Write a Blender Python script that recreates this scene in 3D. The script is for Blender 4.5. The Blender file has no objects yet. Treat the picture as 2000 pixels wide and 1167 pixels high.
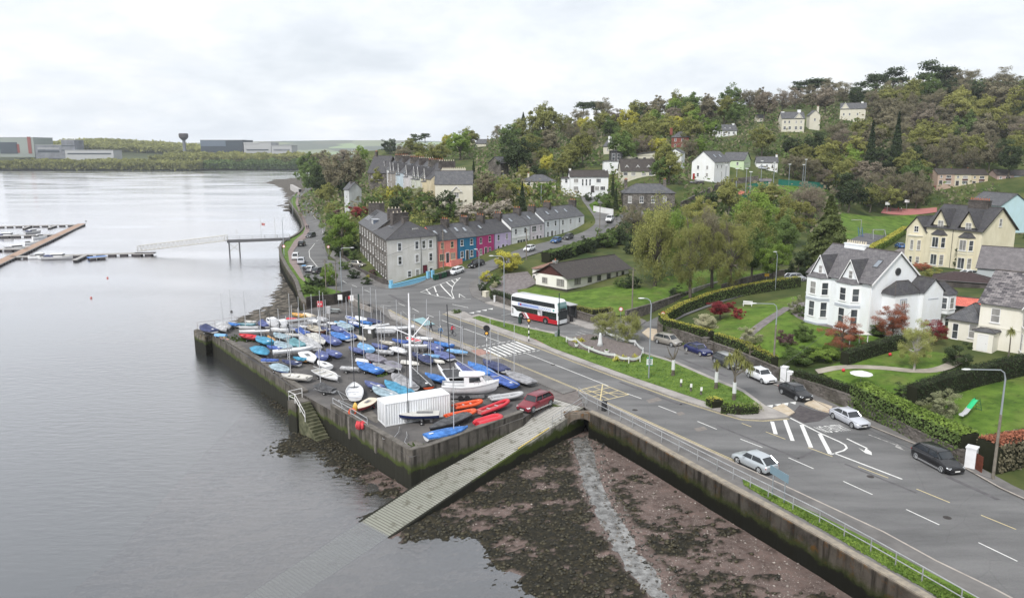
import bpy,math,random
import numpy as np
from mathutils import Vector,Matrix,noise
from mathutils.geometry import tessellate_polygon
R=math.radians
scn=bpy.context.scene
col=scn.collection
FPX,HC,YH=1500.0,28.5,295.0
TH=math.atan((583.5-YH)/FPX)
CT,ST=math.cos(TH),math.sin(TH)
cam=bpy.data.cameras.new('camera')
cam.sensor_width=36;cam.lens=36*FPX/2000
cam.clip_start=0.5;cam.clip_end=30000
co=bpy.data.objects.new('camera',cam);col.objects.link(co)
co.location=(0,0,HC);co.rotation_euler=(math.pi/2-TH,0,0)
scn.camera=co
SUN_EL,SUN_AZ=46,-150
wd=bpy.data.worlds.new('World');scn.world=wd;wd.use_nodes=True
nt=wd.node_tree;nt.nodes.clear()
N=nt.nodes.new;LK=nt.links.new
sky=N('ShaderNodeTexSky');sky.sky_type='NISHITA';sky.sun_disc=False
sky.sun_elevation=R(SUN_EL);sky.sun_rotation=R(SUN_AZ);sky.dust_density=3;sky.air_density=1.2
tc=N('ShaderNodeTexCoord');sep=N('ShaderNodeSeparateXYZ');LK(tc.outputs['Generated'],sep.inputs[0])
dv=N('ShaderNodeMath');dv.operation='ADD';dv.inputs[1].default_value=0.30;LK(sep.outputs[2],dv.inputs[0])
vd=N('ShaderNodeVectorMath');vd.operation='DIVIDE';LK(tc.outputs['Generated'],vd.inputs[0])
cb=N('ShaderNodeCombineXYZ');[LK(dv.outputs[0],cb.inputs[i]) for i in range(2)];cb.inputs[2].default_value=1;LK(cb.outputs[0],vd.inputs[1])
n1=N('ShaderNodeTexNoise');n1.inputs['Scale'].default_value=1.9;n1.inputs['Detail'].default_value=8;n1.inputs['Roughness'].default_value=.55;n1.inputs['Distortion'].default_value=.25
LK(vd.outputs[0],n1.inputs['Vector'])
cr=N('ShaderNodeValToRGB');e=cr.color_ramp.elements
e[0].position=.34;e[0].color=(5.5,5.8,6.15,1);e[1].position=.64;e[1].color=(7.5,7.5,7.5,1)
e2=e.new(.47);e2.color=(6.3,6.55,6.85,1);e3=e.new(.53);e3.color=(6.6,6.75,6.95,1)
LK(n1.outputs[0],cr.inputs[0])
n2=N('ShaderNodeTexNoise');n2.inputs['Scale'].default_value=4.5;n2.inputs['Detail'].default_value=9;n2.inputs['Roughness'].default_value=.6
LK(vd.outputs[0],n2.inputs['Vector'])
cr2=N('ShaderNodeValToRGB');q=cr2.color_ramp.elements;q[0].position=.4;q[0].color=(.93,.94,.955,1);q[1].position=.62;q[1].color=(1.03,1.03,1.03,1)
LK(n2.outputs[0],cr2.inputs[0])
mm=N('ShaderNodeMix');mm.data_type='RGBA';mm.blend_type='MULTIPLY';mm.inputs[0].default_value=1
LK(cr.outputs[0],mm.inputs[6]);LK(cr2.outputs[0],mm.inputs[7])
mx=N('ShaderNodeMix');mx.data_type='RGBA';mx.inputs[0].default_value=.94
LK(sky.outputs[0],mx.inputs[6]);LK(mm.outputs[2],mx.inputs[7])
bg=N('ShaderNodeBackground');bg.inputs[1].default_value=0.1
LK(mx.outputs[2],bg.inputs[0])
ow=N('ShaderNodeOutputWorld');LK(bg.outputs[0],ow.inputs[0])
sl=bpy.data.lights.new('sun','SUN');sl.energy=2.1;sl.angle=R(12);sl.color=(1,.965,.92)
so=bpy.data.objects.new('sun',sl);col.objects.link(so);so.location=(0,0,200)
az=R(SUN_AZ);el=R(SUN_EL)
so.rotation_euler=Vector((math.sin(az)*math.cos(el),math.cos(az)*math.cos(el),math.sin(el))).to_track_quat('Z','Y').to_euler()
vs=scn.view_settings;vs.view_transform='Standard';vs.look='None';vs.exposure=0.70;vs.gamma=1
try:vs.use_curve_mapping=False
except Exception:pass
try:
 scn.cycles.max_bounces=6;scn.cycles.transparent_max_bounces=12;scn.cycles.use_fast_gi=False
except Exception:pass
def P(px,py,z=0.0):
 u=(px-1000)/FPX;v=(583.5-py)/FPX
 t=(z-HC)/(-ST+v*CT)
 return Vector((u*t,(CT+v*ST)*t,z))
def PY(px,py,Y):
 u=(px-1000)/FPX;v=(583.5-py)/FPX
 t=Y/(CT+v*ST)
 return Vector((u*t,Y,HC+(-ST+v*CT)*t))
def proj(p):
 x,y,z=p[0],p[1],p[2]
 d=y*CT-(z-HC)*ST;up=y*ST+(z-HC)*CT
 return(1000+FPX*x/d,583.5-FPX*up/d,d)
def vdir(xv):
 v=Vector(((xv-1000)/FPX,1/CT,0));v.normalize();return v
rnd=random.Random(7)
CP=[]
def cp(px,py,Y):p=PY(px,py,Y);CP.append((p.x,p.y,p.z))
def cz(px,py,z):p=P(px,py,z);CP.append((p.x,p.y,p.z))
for a in[(916,562,.5),(945,535,1.4),(1000,512,3.2),(880,556,.4),(800,546,.6),(854,536,1.5),(892,522,2.4),(930,504,3.2),(965,491,4.2),(1092,462,5.2),(1141,453,5.6),(1240,560,1.0),(1050,560,.3),(1155,590,0),(1300,640,.2),(1400,600,1.2),(1450,560,2.2),(1580,615,2.8),(1500,600,2.2),(1400,650,1.2),(1700,650,2.8),(1850,675,2.8),(2000,700,2.8),(1850,760,1.6),(2000,800,2.0),(1700,740,1.6),(2150,760,3),(2200,640,5),(1770,512,4),(1900,520,4.2),(2050,520,5),(1650,460,3.8),(1700,430,3.8),(1560,500,3.4),(1400,520,2.5),(2300,900,2.0),(2600,800,5)]:cz(*a)
for a in[(1185,437,262),(1150,398,255),(1095,376,253),(1187,376,253),(1215,420,232),(1310,410,235),(1350,350,276),(1415,358,274),(1470,338,304),(1245,346,285),(1300,330,300),(1230,326,308),(1500,331,322),(760,388,240),(920,388,238),(748,362,303),(850,400,225),(720,400,262),(690,420,255),(660,410,300),(1330,286,368),(1420,266,395),(1555,256,395),(1655,233,440),(1875,362,312),(1980,370,300),(1500,376,294),(1440,380,285),(1760,412,300),(1600,400,285),(2000,330,400),(1800,300,360),(1700,330,340),(1650,300,370),(2000,195,470),(2150,190,470),(1830,180,500),(1600,205,520),(1300,235,560),(1100,262,580),(950,298,600),(760,312,640),(600,312,600),(660,340,480),(640,372,400),(1050,330,330),(1000,350,300),(950,370,262),(1000,400,235),(900,340,320),(1150,300,400),(1200,360,260),(1900,300,350),(2100,320,340),(2300,300,340),(2500,250,440)]:cp(*a)
for a in[(60,700,20),(200,900,40),(-120,900,12),(400,700,70),(-60,800,10),(500,400,60),(300,900,60),(-110,620,3),(-130,1050,4)]:CP.append(a)
FLAT=[(380,640),(560,600),(590,600),(560,560),(543,500),(560,455),(600,440),(640,500),(660,540),(758,560),(800,562),(860,580),(925,596),(985,600),(1110,600),(1180,612),(1250,650),(1400,690),(1510,740),(1660,795),(1900,905),(2150,1010),(2150,1250),(1880,1167),(1500,995),(1140,800),(800,893),(592,778)]
FLATW=np.array([P(a,b)[:2] for a,b in FLAT])
CP=np.array(CP)
_zero=[]
for a in FLAT[::1]:
 p=P(a[0],a[1]);_zero.append((p.x,p.y,0))
for a in[(620,400),(590,385),(700,600),(1000,640),(1300,800),(1600,900),(480,640),(600,700),(800,800),(580,450),(600,470)]:
 p=P(a[0],a[1]);_zero.append((p.x,p.y,0))
CP=np.vstack([CP,np.array(_zero)])
def _phi(r):return np.where(r>1e-6,r*r*np.log(np.maximum(r,1e-6)),0)
_S=100.0
def _fit():
 X=CP[:,:2]/_S;n=len(X)
 K=_phi(np.linalg.norm(X[:,None]-X[None],axis=2))+np.eye(n)*0.004
 Pm=np.hstack([np.ones((n,1)),X]);A=np.zeros((n+3,n+3));A[:n,:n]=K;A[:n,n:]=Pm;A[n:,:n]=Pm.T
 return np.linalg.solve(A,np.concatenate([CP[:,2],np.zeros(3)]))
_W=_fit()
def pdist(x,y,poly):
 """signed distance of points to polygon (negative inside)"""
 n=len(poly);d=np.full(x.shape,1e9);ins=np.zeros(x.shape,bool)
 for i in range(n):
  x1,y1=poly[i];x2,y2=poly[(i+1)%n]
  dx,dy=x2-x1,y2-y1;L=dx*dx+dy*dy+1e-9
  t=np.clip(((x-x1)*dx+(y-y1)*dy)/L,0,1)
  d=np.minimum(d,np.hypot(x-x1-t*dx,y-y1-t*dy))
  c=((y1>y)!=(y2>y))&(x<(x2-x1)*(y-y1)/(y2-y1+1e-12)+x1)
  ins^=c
 return np.where(ins,-d,d)
def Tn(x,y):
 x=np.asarray(x,float);y=np.asarray(y,float);sh=x.shape
 xf,yf=x.ravel(),y.ravel();out=np.zeros(xf.shape)
 for i in range(0,len(xf),20000):
  a,b=xf[i:i+20000],yf[i:i+20000]
  r=np.hypot(a[:,None]/_S-CP[None,:,0]/_S,b[:,None]/_S-CP[None,:,1]/_S)
  z=_phi(r)@_W[:len(CP)]+_W[len(CP)]+_W[len(CP)+1]*a/_S+_W[len(CP)+2]*b/_S
  d=pdist(a,b,FLATW)
  w=np.clip(d/9,0,1);w=w*w*(3-2*w)
  z=np.where(z<0,z*.15,z)
  z=np.clip(z,-.5,80)
  out[i:i+20000]=z*w
 return out.reshape(sh)
def T(x,y):return float(Tn([x],[y])[0])
def G(px,py,h=0.0):
 """where the sight line through a picture point meets the ground raised by h"""
 ts=np.arange(40,900,1.5)
 u=(px-1000)/FPX;v=(583.5-py)/FPX
 X=u*ts;Y=(CT+v*ST)*ts;Z=HC+(-ST+v*CT)*ts
 g=Tn(X,Y)+h
 k=np.where(Z<=g)[0]
 if not len(k):return None
 i=k[0]
 if i==0:return Vector((X[0],Y[0],g[0]-h))
 a0,a1=Z[i-1]-g[i-1],Z[i]-g[i];f=a0/(a0-a1+1e-9)
 x=X[i-1]+f*(X[i]-X[i-1]);y=Y[i-1]+f*(Y[i]-Y[i-1])
 return Vector((x,y,g[i-1]+f*(g[i]-g[i-1])-h))
THINGS=[]
def tag(o,label=None,cat=None,group=None,kind=None,k2=None):
 if label:o['label']=label
 if cat:o['category']=cat;THINGS.append(o)
 if group:o['group']=group
 if kind:o['kind']=kind
 return o
def empty(name,loc=(0,0,0),rz=0.0):
 o=bpy.data.objects.new(name,None);col.objects.link(o)
 o.location=loc;o.rotation_euler=(0,0,rz);o.empty_display_size=.3
 return o
def copy_tree(o,parent=None):
 c=o.copy();col.objects.link(c);c.parent=parent
 for ch in o.children:copy_tree(ch,c)
 return c
MC={}
def mat(name,colr,rough=.7,metal=0,var=.0,scale=3.0,col2=None,bump=0,bscale=None,coord='Object',spec=.5,alpha=None,fac=(.35,.65),detail=6,coat=0,emis=0):
 if name in MC:return MC[name]
 m=bpy.data.materials.new(name);m.use_nodes=True;MC[name]=m
 t=m.node_tree;b=t.nodes['Principled BSDF']
 b.inputs['Base Color'].default_value=(*colr,1);b.inputs['Roughness'].default_value=rough;b.inputs['Metallic'].default_value=metal
 b.inputs['Specular IOR Level'].default_value=.22 if spec==.5 and rough>=.7 else spec
 if coat:b.inputs['Coat Weight'].default_value=coat;b.inputs['Coat Roughness'].default_value=.05
 if emis:b.inputs['Emission Color'].default_value=(*colr,1);b.inputs['Emission Strength'].default_value=emis
 if var or col2:
  tc=t.nodes.new('ShaderNodeTexCoord');n=t.nodes.new('ShaderNodeTexNoise')
  n.inputs['Scale'].default_value=scale;n.inputs['Detail'].default_value=detail;n.inputs['Roughness'].default_value=.62
  t.links.new(tc.outputs[coord],n.inputs['Vector'])
  r=t.nodes.new('ShaderNodeValToRGB');r.color_ramp.elements[0].position=fac[0];r.color_ramp.elements[1].position=fac[1]
  if not col2:lo=[c*(1-var) for c in colr];hi=[min(1,c*(1+var)) for c in colr]
  else:lo,hi=colr,col2
  r.color_ramp.elements[0].color=(*lo,1);r.color_ramp.elements[1].color=(*hi,1)
  t.links.new(n.outputs[0],r.inputs[0]);t.links.new(r.outputs[0],b.inputs['Base Color'])
 if bump:
  tc=t.nodes.new('ShaderNodeTexCoord');n=t.nodes.new('ShaderNodeTexNoise')
  n.inputs['Scale'].default_value=bscale or scale*4;n.inputs['Detail'].default_value=5
  t.links.new(tc.outputs[coord],n.inputs['Vector'])
  bp=t.nodes.new('ShaderNodeBump');bp.inputs['Strength'].default_value=bump;bp.inputs['Distance'].default_value=.1
  t.links.new(n.outputs[0],bp.inputs['Height']);t.links.new(bp.outputs[0],b.inputs['Normal'])
 return m
def nd(m,ty):return m.node_tree.nodes.new(ty)
def slate(name,c1,c2,tile=(.45,.28),moss=None,rough=.6):
 """roof slates: courses of brick texture in object space, lichen noise"""
 if name in MC:return MC[name]
 m=mat(name,c1,rough);t=m.node_tree;b=t.nodes['Principled BSDF'];L=t.links.new
 uv=nd(m,'ShaderNodeUVMap');br=nd(m,'ShaderNodeTexBrick')
 br.inputs['Scale'].default_value=1;br.inputs['Brick Width'].default_value=tile[0];br.inputs['Row Height'].default_value=tile[1]
 br.inputs['Mortar Size'].default_value=.018;br.inputs['Bias'].default_value=0;br.inputs['Color1'].default_value=(*c1,1);br.inputs['Color2'].default_value=(*c2,1)
 br.inputs['Mortar'].default_value=(*[x*.45 for x in c1],1)
 L(uv.outputs[0],br.inputs['Vector'])
 n=nd(m,'ShaderNodeTexNoise');n.inputs['Scale'].default_value=.9;n.inputs['Detail'].default_value=8;n.inputs['Roughness'].default_value=.7;L(uv.outputs[0],n.inputs['Vector'])
 r=nd(m,'ShaderNodeValToRGB');r.color_ramp.elements[0].position=.48;r.color_ramp.elements[1].position=.68
 L(n.outputs[0],r.inputs[0]);mxx=nd(m,'ShaderNodeMix');mxx.data_type='RGBA'
 mm=nd(m,'ShaderNodeMath');mm.operation='MULTIPLY';mm.inputs[1].default_value=.65;L(r.outputs[0],mm.inputs[0]);L(mm.outputs[0],mxx.inputs[0])
 L(br.outputs[0],mxx.inputs[6]);mxx.inputs[7].default_value=(*(moss or[x*1.5 for x in c2]),1)
 L(mxx.outputs[2],b.inputs['Base Color'])
 bp=nd(m,'ShaderNodeBump');bp.inputs['Strength'].default_value=.35;bp.inputs['Distance'].default_value=.03;L(br.outputs['Fac'],bp.inputs['Height']);bp.invert=True;L(bp.outputs[0],b.inputs['Normal'])
 return m
def stone(name,c1,c2,mortar,scale=2.2,coord='Object',weather=None):
 if name in MC:return MC[name]
 m=mat(name,c1,.9);t=m.node_tree;b=t.nodes['Principled BSDF'];L=t.links.new
 tc=nd(m,'ShaderNodeTexCoord');mp=nd(m,'ShaderNodeMapping');mp.inputs['Scale'].default_value=(1,1,1.7);L(tc.outputs[coord],mp.inputs[0])
 v=nd(m,'ShaderNodeTexVoronoi');v.inputs['Scale'].default_value=scale;L(mp.outputs[0],v.inputs['Vector'])
 v2=nd(m,'ShaderNodeTexVoronoi');v2.feature='DISTANCE_TO_EDGE';v2.inputs['Scale'].default_value=scale;L(mp.outputs[0],v2.inputs['Vector'])
 mx1=nd(m,'ShaderNodeMix');mx1.data_type='RGBA';sp=nd(m,'ShaderNodeSeparateXYZ');L(v.outputs['Color'],sp.inputs[0]);L(sp.outputs[0],mx1.inputs[0])
 mx1.inputs[6].default_value=(*c1,1);mx1.inputs[7].default_value=(*c2,1)
 r=nd(m,'ShaderNodeValToRGB');r.color_ramp.elements[0].position=.02;r.color_ramp.elements[1].position=.09;L(v2.outputs[0],r.inputs[0])
 mx2=nd(m,'ShaderNodeMix');mx2.data_type='RGBA';L(r.outputs[0],mx2.inputs[0]);mx2.inputs[6].default_value=(*mortar,1);L(mx1.outputs[2],mx2.inputs[7])
 n=nd(m,'ShaderNodeTexNoise');n.inputs['Scale'].default_value=.5;n.inputs['Detail'].default_value=7;L(tc.outputs[coord],n.inputs['Vector'])
 r2=nd(m,'ShaderNodeValToRGB');r2.color_ramp.elements[0].position=.45;r2.color_ramp.elements[1].position=.62;L(n.outputs[0],r2.inputs[0])
 mx3=nd(m,'ShaderNodeMix');mx3.data_type='RGBA';mx3.inputs[7].default_value=(*(weather or[x*.5 for x in c1]),1);L(mx2.outputs[2],mx3.inputs[6])
 m4=nd(m,'ShaderNodeMath');m4.operation='MULTIPLY';m4.inputs[1].default_value=.6;L(r2.outputs[0],m4.inputs[0]);L(m4.outputs[0],mx3.inputs[0])
 L(mx3.outputs[2],b.inputs['Base Color'])
 bp=nd(m,'ShaderNodeBump');bp.inputs['Strength'].default_value=.6;bp.inputs['Distance'].default_value=.05;L(r.outputs[0],bp.inputs['Height']);L(bp.outputs[0],b.inputs['Normal'])
 return m
def render_wall(name,c,streak=.12,scale=.6):
 """painted render with broad faint weathering and vertical run stains"""
 if name in MC:return MC[name]
 m=mat(name,c,.85);t=m.node_tree;b=t.nodes['Principled BSDF'];L=t.links.new
 tc=nd(m,'ShaderNodeTexCoord');mp=nd(m,'ShaderNodeMapping');mp.inputs['Scale'].default_value=(1.1,1.1,.45);L(tc.outputs['Object'],mp.inputs[0])
 n=nd(m,'ShaderNodeTexNoise');n.inputs['Scale'].default_value=scale;n.inputs['Detail'].default_value=8;n.inputs['Roughness'].default_value=.65;L(mp.outputs[0],n.inputs['Vector'])
 r=nd(m,'ShaderNodeValToRGB');r.color_ramp.elements[0].position=.35;r.color_ramp.elements[1].position=.6
 r.color_ramp.elements[0].color=(*[x*(1-streak*1.3)*k for x,k in zip(c,(1,.99,.95))],1);r.color_ramp.elements[1].color=(*c,1)
 L(n.outputs[0],r.inputs[0]);L(r.outputs[0],b.inputs['Base Color'])
 return m
class MB:
 def __init__(s):s.v=[];s.f=[];s.m=[];s.uv=None
 def add(s,vs,fs,mi=0,M=None):
  b=len(s.v)
  for v in vs:
   v=Vector(v)
   s.v.append(tuple(M@v) if M else tuple(v))
  for f in fs:s.f.append(tuple(b+i for i in f));s.m.append(mi)
  return s
 def box(s,x0,y0,z0,x1,y1,z1,mi=0,M=None):
  return s.add([(x0,y0,z0),(x1,y0,z0),(x1,y1,z0),(x0,y1,z0),(x0,y0,z1),(x1,y0,z1),(x1,y1,z1),(x0,y1,z1)],[(3,2,1,0),(4,5,6,7),(0,1,5,4),(1,2,6,5),(2,3,7,6),(3,0,4,7)],mi,M)
 def tube(s,pts,r,n=6,mi=0,cap=True,r2=None):
  pts=[Vector(p) for p in pts];k=len(pts);vs=[];fs=[]
  for i,p in enumerate(pts):
   d=(pts[min(i+1,k-1)]-pts[max(i-1,0)])
   if d.length<1e-6:d=Vector((0,0,1))
   d.normalize();a=d.cross(Vector((0,0,1)) if abs(d.z)<.9 else Vector((1,0,0))).normalized();b=d.cross(a)
   rr=r+((r2 if r2 is not None else r)-r)*i/max(1,k-1) if not isinstance(r,(list,tuple)) else r[i]
   for j in range(n):
    t=2*math.pi*j/n;vs.append(p+a*rr*math.cos(t)+b*rr*math.sin(t))
  for i in range(k-1):
   for j in range(n):
    fs.append((i*n+j,i*n+(j+1)%n,(i+1)*n+(j+1)%n,(i+1)*n+j))
  if cap:fs.append(tuple(range(n))[::-1]);fs.append(tuple((k-1)*n+j for j in range(n)))
  return s.add(vs,fs,mi)
 def cyl(s,x,y,z0,z1,r,n=12,mi=0,r2=None,M=None):
  r2=r if r2 is None else r2
  vs=[(x+r*math.cos(2*math.pi*j/n),y+r*math.sin(2*math.pi*j/n),z0) for j in range(n)]+[(x+r2*math.cos(2*math.pi*j/n),y+r2*math.sin(2*math.pi*j/n),z1) for j in range(n)]
  fs=[(j,(j+1)%n,n+(j+1)%n,n+j) for j in range(n)]+[tuple(range(n))[::-1],tuple(n+j for j in range(n))]
  return s.add(vs,fs,mi,M)
 def disc(s,c,nrm,r,th,n=16,mi=0):
  c=Vector(c);d=Vector(nrm).normalized()
  return s.tube([c-d*th/2,c+d*th/2],r,n,mi)
 def loft(s,rings,closed=False,caps=True,mi=0,M=None):
  n=len(rings[0]);vs=[p for r in rings for p in r];fs=[]
  for i in range(len(rings)-1):
   for j in range(n if closed else n-1):
    fs.append((i*n+j,i*n+(j+1)%n,(i+1)*n+(j+1)%n,(i+1)*n+j))
  if caps:fs.append(tuple(range(n))[::-1]);fs.append(tuple((len(rings)-1)*n+j for j in range(n)))
  return s.add(vs,fs,mi,M)
 def prism(s,poly,z0,z1,mi=0,M=None):
  n=len(poly);vs=[(p[0],p[1],z0) for p in poly]+[(p[0],p[1],z1) for p in poly]
  tri=tessellate_polygon([[Vector((p[0],p[1],0)) for p in poly]])
  fs=[]
  for a,b,c in tri:
   A,B,C_=poly[a],poly[b],poly[c]
   if(B[0]-A[0])*(C_[1]-A[1])-(B[1]-A[1])*(C_[0]-A[0])<0:a,c=c,a
   fs.append((n+a,n+b,n+c));fs.append((c,b,a))
  fs+=[(i,(i+1)%n,n+(i+1)%n,n+i) for i in range(n)]
  return s.add(vs,fs,mi,M)
 def build(s,name,mats,parent=None,smooth=False,bevel=0,loc=None,rz=0,recalc=True):
  me=bpy.data.meshes.new(name);me.from_pydata(s.v,[],s.f);me.validate()
  mats=mats if isinstance(mats,(list,tuple)) else[mats]
  for m in mats:me.materials.append(m)
  if len(mats)>1 and len(me.polygons)==len(s.m):me.polygons.foreach_set('material_index',s.m)
  if recalc or bevel:
   import bmesh
   bm=bmesh.new();bm.from_mesh(me)
   if recalc:bmesh.ops.recalc_face_normals(bm,faces=bm.faces)
   if bevel:bmesh.ops.bevel(bm,geom=bm.edges[:],offset=bevel,segments=2,affect='EDGES',profile=.6,clamp_overlap=True)
   bm.to_mesh(me);bm.free()
  if smooth:
   me.shade_smooth()
   if smooth is not True:me.set_sharp_from_angle(angle=R(smooth))
  me.update()
  o=bpy.data.objects.new(name,me);col.objects.link(o)
  if parent:o.parent=parent
  if loc is not None:o.location=loc;o.rotation_euler=(0,0,rz)
  return o
def np_mesh(name,V,F,mats,parent=None,attr=None,mi=None,smooth=False):
 me=bpy.data.meshes.new(name);V=np.asarray(V,np.float32);F=np.asarray(F,np.int32)
 k=F.shape[1];me.vertices.add(len(V));me.vertices.foreach_set('co',V.ravel())
 me.loops.add(F.size);me.loops.foreach_set('vertex_index',F.ravel())
 me.polygons.add(len(F));me.polygons.foreach_set('loop_start',np.arange(0,F.size,k,dtype=np.int32))
 try:me.polygons.foreach_set('loop_total',np.full(len(F),k,np.int32))
 except Exception:pass
 for m in(mats if isinstance(mats,(list,tuple)) else[mats]):me.materials.append(m)
 if mi is not None:me.polygons.foreach_set('material_index',np.asarray(mi,np.int32))
 if attr:
  for an,(dom,arr) in attr.items():
   a=me.attributes.new(an,'FLOAT',dom);a.data.foreach_set('value',np.asarray(arr,np.float32))
 if smooth:me.polygons.foreach_set('use_smooth',np.ones(len(F),bool))
 me.update(calc_edges=True);me.validate()
 o=bpy.data.objects.new(name,me);col.objects.link(o)
 if parent:o.parent=parent
 return o
def sheet(name,poly,z,m,kind='structure',cell=None,drape=False,uvs=False,thick=0):
 """a ground sheet from world points; draped ones follow the terrain"""
 import bmesh
 pts=[Vector((p[0],p[1],0)) for p in poly]
 bm=bmesh.new()
 for t in tessellate_polygon([pts]):
  pass
 vs=[bm.verts.new(p) for p in pts]
 for t in tessellate_polygon([pts]):
  try:bm.faces.new([vs[i] for i in t])
  except Exception:pass
 if drape:
  c=cell or 3
  xs=[p.x for p in pts];ys=[p.y for p in pts]
  for ax,lo,hi in((0,min(xs),max(xs)),(1,min(ys),max(ys))):
   k=math.floor(lo/c)+1
   while k*c<hi:
    no=(1,0,0) if ax==0 else(0,1,0)
    bmesh.ops.bisect_plane(bm,geom=bm.verts[:]+bm.edges[:]+bm.faces[:],plane_co=(k*c if ax==0 else 0,k*c if ax==1 else 0,0),plane_no=no)
    k+=1
  zz=Tn([v.co.x for v in bm.verts],[v.co.y for v in bm.verts])
  for v,h in zip(bm.verts,zz):v.co.z=h+z
 else:
  for v in bm.verts:v.co.z=z
 for f_ in bm.faces:
  f_.normal_update()
  if f_.normal.z<0:f_.normal_flip()
 if thick:
  r=bmesh.ops.extrude_face_region(bm,geom=bm.faces[:])
  for g in r['geom']:
   if isinstance(g,bmesh.types.BMVert):g.co.z+=0
  for f_ in bm.faces:pass
  top={g for g in r['geom'] if isinstance(g,bmesh.types.BMVert)}
  for v in bm.verts:
   if v not in top:v.co.z-=thick
  bmesh.ops.recalc_face_normals(bm,faces=bm.faces)
 me=bpy.data.meshes.new(name);bm.to_mesh(me);bm.free();me.materials.append(m)
 o=bpy.data.objects.new(name,me);col.objects.link(o)
 if kind:o['kind']=kind
 return o
def pw(lst,z=0):return[P(a,b,z) for a,b in lst]
def offs(poly,d):
 """offset an open polyline sideways by d"""
 out=[];n=len(poly)
 for i,p in enumerate(poly):
  t=Vector(poly[min(i+1,n-1)][:2])-Vector(poly[max(i-1,0)][:2]);t.normalize()
  out.append(Vector((p[0]-t.y*d,p[1]+t.x*d,p[2] if len(p)>2 else 0)))
 return out
def resample(poly,step):
 out=[Vector(poly[0])]
 for a,b in zip(poly,poly[1:]):
  a=Vector(a);b=Vector(b);n=max(1,round((b-a).length/step))
  for i in range(1,n+1):out.append(a.lerp(b,i/n))
 return out
def smooth_line(poly,it=2):
 p=[Vector(q) for q in poly]
 for _ in range(it):
  q=[p[0]]
  for a,b in zip(p,p[1:]):q+=[a*.75+b*.25,a*.25+b*.75]
  q.append(p[-1]);p=q
 return p
def _h(ix,iy,s):
 n=(ix*374761393+iy*668265263+s*2246822519)&0xffffffff
 n=((n^(n>>13))*1274126177)&0xffffffff
 return((n^(n>>16))&0xffff)/65535.0
def vnoise(x,y,s=0):
 ix=np.floor(x).astype(np.int64);iy=np.floor(y).astype(np.int64);fx=x-ix;fy=y-iy
 fx=fx*fx*(3-2*fx);fy=fy*fy*(3-2*fy)
 return(_h(ix,iy,s)*(1-fx)+_h(ix+1,iy,s)*fx)*(1-fy)+(_h(ix,iy+1,s)*(1-fx)+_h(ix+1,iy+1,s)*fx)*fy
def fbm(x,y,o=5,s=0,g=.5):
 a=1;t=0;z=0
 for k in range(o):
  z=z+a*vnoise(x*2**k+13.7*k,y*2**k-7.1*k,s+k);t+=a;a*=g
 return z/t
def grid_mesh(name,x0,x1,y0,y1,c,hf,m,keep=None,attr=None,smooth=True):
 xs=np.arange(x0,x1+c/2,c);ys=np.arange(y0,y1+c/2,c)
 X,Y=np.meshgrid(xs,ys);Z=hf(X,Y);nx=len(xs);ny=len(ys)
 V=np.stack([X.ravel(),Y.ravel(),Z.ravel()],1)
 i,j=np.meshgrid(np.arange(nx-1),np.arange(ny-1));a=(j*nx+i).ravel()
 F=np.stack([a,a+1,a+nx+1,a+nx],1)
 k=keep(X,Y).ravel() if keep else None
 if k is not None:
  F=F[k[F].all(1)]
  used=np.unique(F);mp=np.zeros(len(V),int);mp[used]=np.arange(len(used));V=V[used];F=mp[F]
 at={n:('POINT',(f(X,Y).ravel() if k is None else f(X,Y).ravel()[used])) for n,f in(attr or{}).items()}
 return np_mesh(name,V,F,m,attr=at,smooth=smooth)
WZ=-3.6
wm=bpy.data.materials.new('estuary_water');wm.use_nodes=True;t=wm.node_tree;t.nodes.clear()
o_=t.nodes.new('ShaderNodeOutputMaterial');gl=t.nodes.new('ShaderNodeBsdfGlossy');gl.inputs['Roughness'].default_value=.14;gl.inputs['Color'].default_value=(.99,.98,1.0,1)
df=t.nodes.new('ShaderNodeBsdfDiffuse');df.inputs['Color'].default_value=(.15,.165,.175,1)
tr=t.nodes.new('ShaderNodeBsdfTransparent');tr.inputs['Color'].default_value=(.75,.8,.76,1)
mt=t.nodes.new('ShaderNodeMixShader');mt.inputs[0].default_value=.84;t.links.new(df.outputs[0],mt.inputs[1]);t.links.new(tr.outputs[0],mt.inputs[2])
fr=t.nodes.new('ShaderNodeFresnel');fr.inputs['IOR'].default_value=1.5
mu=t.nodes.new('ShaderNodeMath');mu.operation='MULTIPLY_ADD';mu.inputs[1].default_value=1.6;mu.inputs[2].default_value=.09;mu.use_clamp=True;t.links.new(fr.outputs[0],mu.inputs[0])
ms=t.nodes.new('ShaderNodeMixShader');t.links.new(mu.outputs[0],ms.inputs[0]);t.links.new(mt.outputs[0],ms.inputs[1]);t.links.new(gl.outputs[0],ms.inputs[2]);t.links.new(ms.outputs[0],o_.inputs[0])
tc=t.nodes.new('ShaderNodeTexCoord');mp=t.nodes.new('ShaderNodeMapping');mp.inputs['Scale'].default_value=(.35,1,1);mp.inputs['Rotation'].default_value=(0,0,.35);t.links.new(tc.outputs['Object'],mp.inputs[0])
na=t.nodes.new('ShaderNodeTexNoise');na.inputs['Scale'].default_value=1.6;na.inputs['Detail'].default_value=7;na.inputs['Roughness'].default_value=.6;t.links.new(mp.outputs[0],na.inputs['Vector'])
nb=t.nodes.new('ShaderNodeTexNoise');nb.inputs['Scale'].default_value=.035;nb.inputs['Detail'].default_value=4;t.links.new(mp.outputs[0],nb.inputs['Vector'])
rb=t.nodes.new('ShaderNodeMapRange');rb.inputs[1].default_value=.35;rb.inputs[2].default_value=.65;rb.inputs[3].default_value=.06;rb.inputs[4].default_value=.8;t.links.new(nb.outputs[0],rb.inputs[0])
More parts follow.
